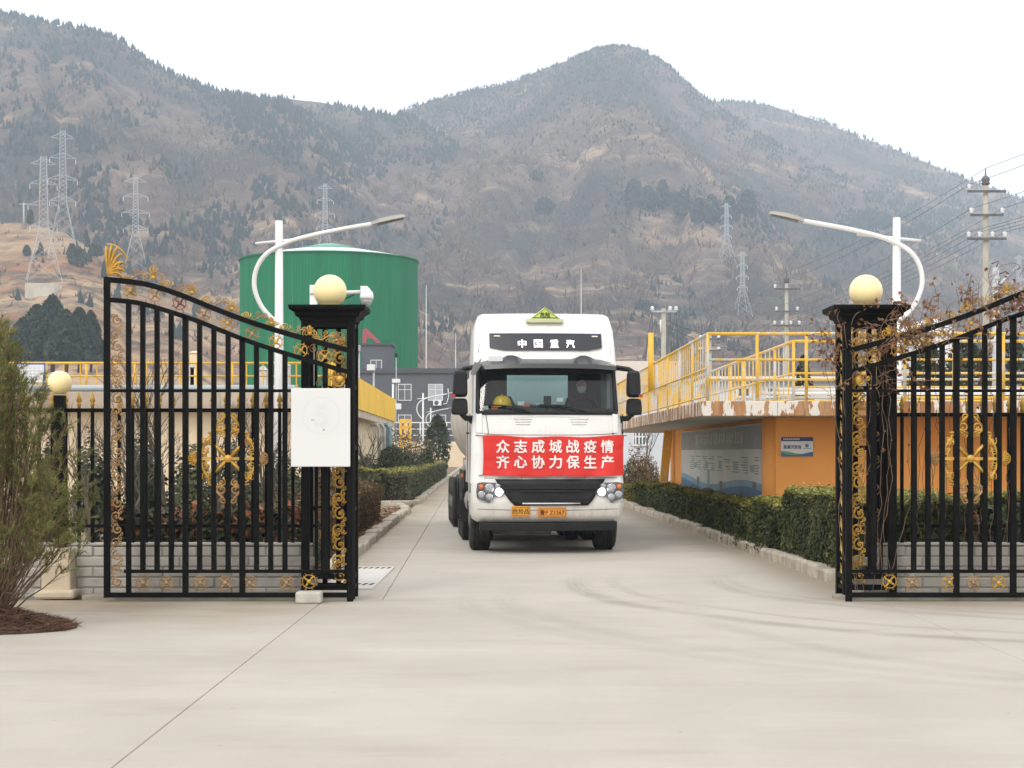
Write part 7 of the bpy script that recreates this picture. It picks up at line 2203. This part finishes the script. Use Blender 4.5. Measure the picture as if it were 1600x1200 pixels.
# ---------------------------------------------------------------- hard hat and driver
def tloc(x,y,z): 
    v = Rz @ Vector((x,y,z)); return Vector((TX+v.x, TD_+v.y, v.z))
h = thing('hard_hat', 'yellow hard hat lying on the dashboard behind the windscreen', 'hard hat', tloc(tx(788),0.62,2.315), TROT)
HATY = M('hat_yellow', (0.80,0.50,0.015), 0.3, 0.04, 4)
mb = MB(); mb.lathe([(0.150,0.02),(0.148,0.06),(0.135,0.11),(0.105,0.155),(0.06,0.18),(0.001,0.188)],n=22)
mb.tube([(0,-0.14,0.09),(0,-0.09,0.165),(0,0,0.195),(0,0.09,0.165),(0,0.14,0.09)],0.016,6); mb.build('shell', HATY, h)
mb = MB(); mb.lathe([(0.150,0.0),(0.175,-0.002),(0.18,0.008),(0.150,0.02)],n=22); mb.lathe([(0.01,0.012),(0.16,0.0)],(0,-0.05,0),16); mb.build('brim', HATY, h)

def skin_mesh(name, joints, edges, mat, parent, sub=2):
    me = bpy.data.meshes.new(name); me.from_pydata([j[0] for j in joints], edges, [])
    o = mesh_obj(name, me, parent); me.materials.append(mat)
    s = o.modifiers.new('skin','SKIN'); s.use_smooth_shade = True
    for i,j in enumerate(joints): me.skin_vertices[0].data[i].radius = (j[1], j[2] if len(j) > 2 else j[1]); 
    me.skin_vertices[0].data[0].use_root = True
    b = o.modifiers.new('sub','SUBSURF'); b.levels = sub; b.render_levels = sub
    return o
dr = thing('person', 'driver in dark clothes and a white mask sitting at the wheel of the truck', 'person', tloc(0.66,1.38,1.92), TROT)
CLO = M('dark_jacket', (0.03,0.035,0.045), 0.85, 0.2, 10); SKINM = M('skin', (0.42,0.26,0.18), 0.55, 0.05, 6); HAIR = M('black_hair',(0.012,0.010,0.009),0.6)
J = [((0,0,0.08),0.16,0.12),((0,0.06,0.30),0.16,0.11),((0,0.05,0.50),0.19,0.11),((0,0.03,0.58),0.08,0.07),((0,0.0,0.66),0.055),
     ((-0.20,0.04,0.53),0.07),((-0.26,-0.10,0.30),0.05),((-0.19,-0.38,0.33),0.036),((0.20,0.04,0.53),0.07),((0.26,-0.10,0.30),0.05),((0.19,-0.38,0.33),0.036),
     ((-0.11,-0.10,0.08),0.10),((-0.14,-0.48,0.10),0.075),((-0.14,-0.55,-0.35),0.05),((0.11,-0.10,0.08),0.10),((0.14,-0.48,0.10),0.075),((0.14,-0.55,-0.35),0.05)]
E = [(0,1),(1,2),(2,3),(3,4),(2,5),(5,6),(6,7),(2,8),(8,9),(9,10),(0,11),(11,12),(12,13),(0,14),(14,15),(15,16)]
skin_mesh('body', J, E, CLO, dr)
mb = MB(); rings = []
for z,rx,ry,yo in ((0.64,0.05,0.06,0.01),(0.67,0.065,0.08,-0.01),(0.72,0.075,0.095,-0.015),(0.78,0.08,0.10,-0.01),(0.83,0.077,0.098,0),(0.88,0.055,0.07,0.005),(0.90,0.01,0.012,0.005)):
    rings.append([(rx*math.sin(2*PI*i/18), yo-ry*math.cos(2*PI*i/18)-(0.02 if i==0 and z==0.72 else 0), z) for i in range(18)])
mb.loft(rings); hd = mb.build('head', SKINM, dr)
mb = MB()
for s in (-1,1): mb.lathe([(0.012,0),(0.008,-0.006),(0.001,-0.008)],(s*0.03,-0.092,0.775),8,axis='y')
mb.build('eyes', HAIR, hd)
mb = MB(); mb.tube([(0,-0.10,0.785),(0,-0.118,0.745),(0,-0.105,0.735)],[0.009,0.014,0.01],6); mb.build('nose', SKINM, hd)
for s in (-1,1):
    mb = MB(); mb.lathe([(0.022,-0.006),(0.026,0),(0.02,0.008)],(s*0.08,0.005,0.77),8,axis='x'); mb.build('ear', SKINM, hd)
mb = MB(); mb.loft([[(rx*math.sin(2*PI*i/18), 0.012-ry*math.cos(2*PI*i/18)*(0.86 if i in (0,1,2,16,17) and z<0.86 else 1.0), z) for i in range(18)] for z,rx,ry in ((0.80,0.084,0.100),(0.84,0.085,0.108),(0.89,0.066,0.082),(0.915,0.012,0.015))]); mb.build('hair', HAIR, hd)
mb = MB(); rings = []
for z,rx,ry in ((0.655,0.045,0.075),(0.69,0.072,0.112),(0.735,0.080,0.125),(0.755,0.079,0.112)):
    rings.append([(rx*math.sin(a), -0.012-ry*math.cos(a), z) for a in np.linspace(-1.45,1.45,12)])
mb.loft(rings, closed=False, cap0=False, cap1=False); mb.build('face_mask', M('mask_white',(0.62,0.66,0.70),0.8,0.03), hd)
for s in (-1,1):          # hands closed on the wheel rim
    hx = s*0.185
    hb = MB(); hb.sphere((hx,-0.40,0.335),0.036,10,sz=1.15)
    for k in range(4):
        z = 0.365-k*0.02; L = (0.9,1.0,0.95,0.8)[k]
        hb.tube([(hx-s*0.01,-0.42,z),(hx+s*0.022*L,-0.455,z),(hx+s*0.038*L,-0.445,z),(hx+s*0.035*L,-0.42,z-0.003)],[0.0095,0.0095,0.009,0.007],6)
    hb.tube([(hx-s*0.02,-0.40,0.365),(hx-s*0.035,-0.43,0.372),(hx-s*0.02,-0.45,0.372)],[0.012,0.011,0.008],6)
    hb.build('hand', SKINM, dr)
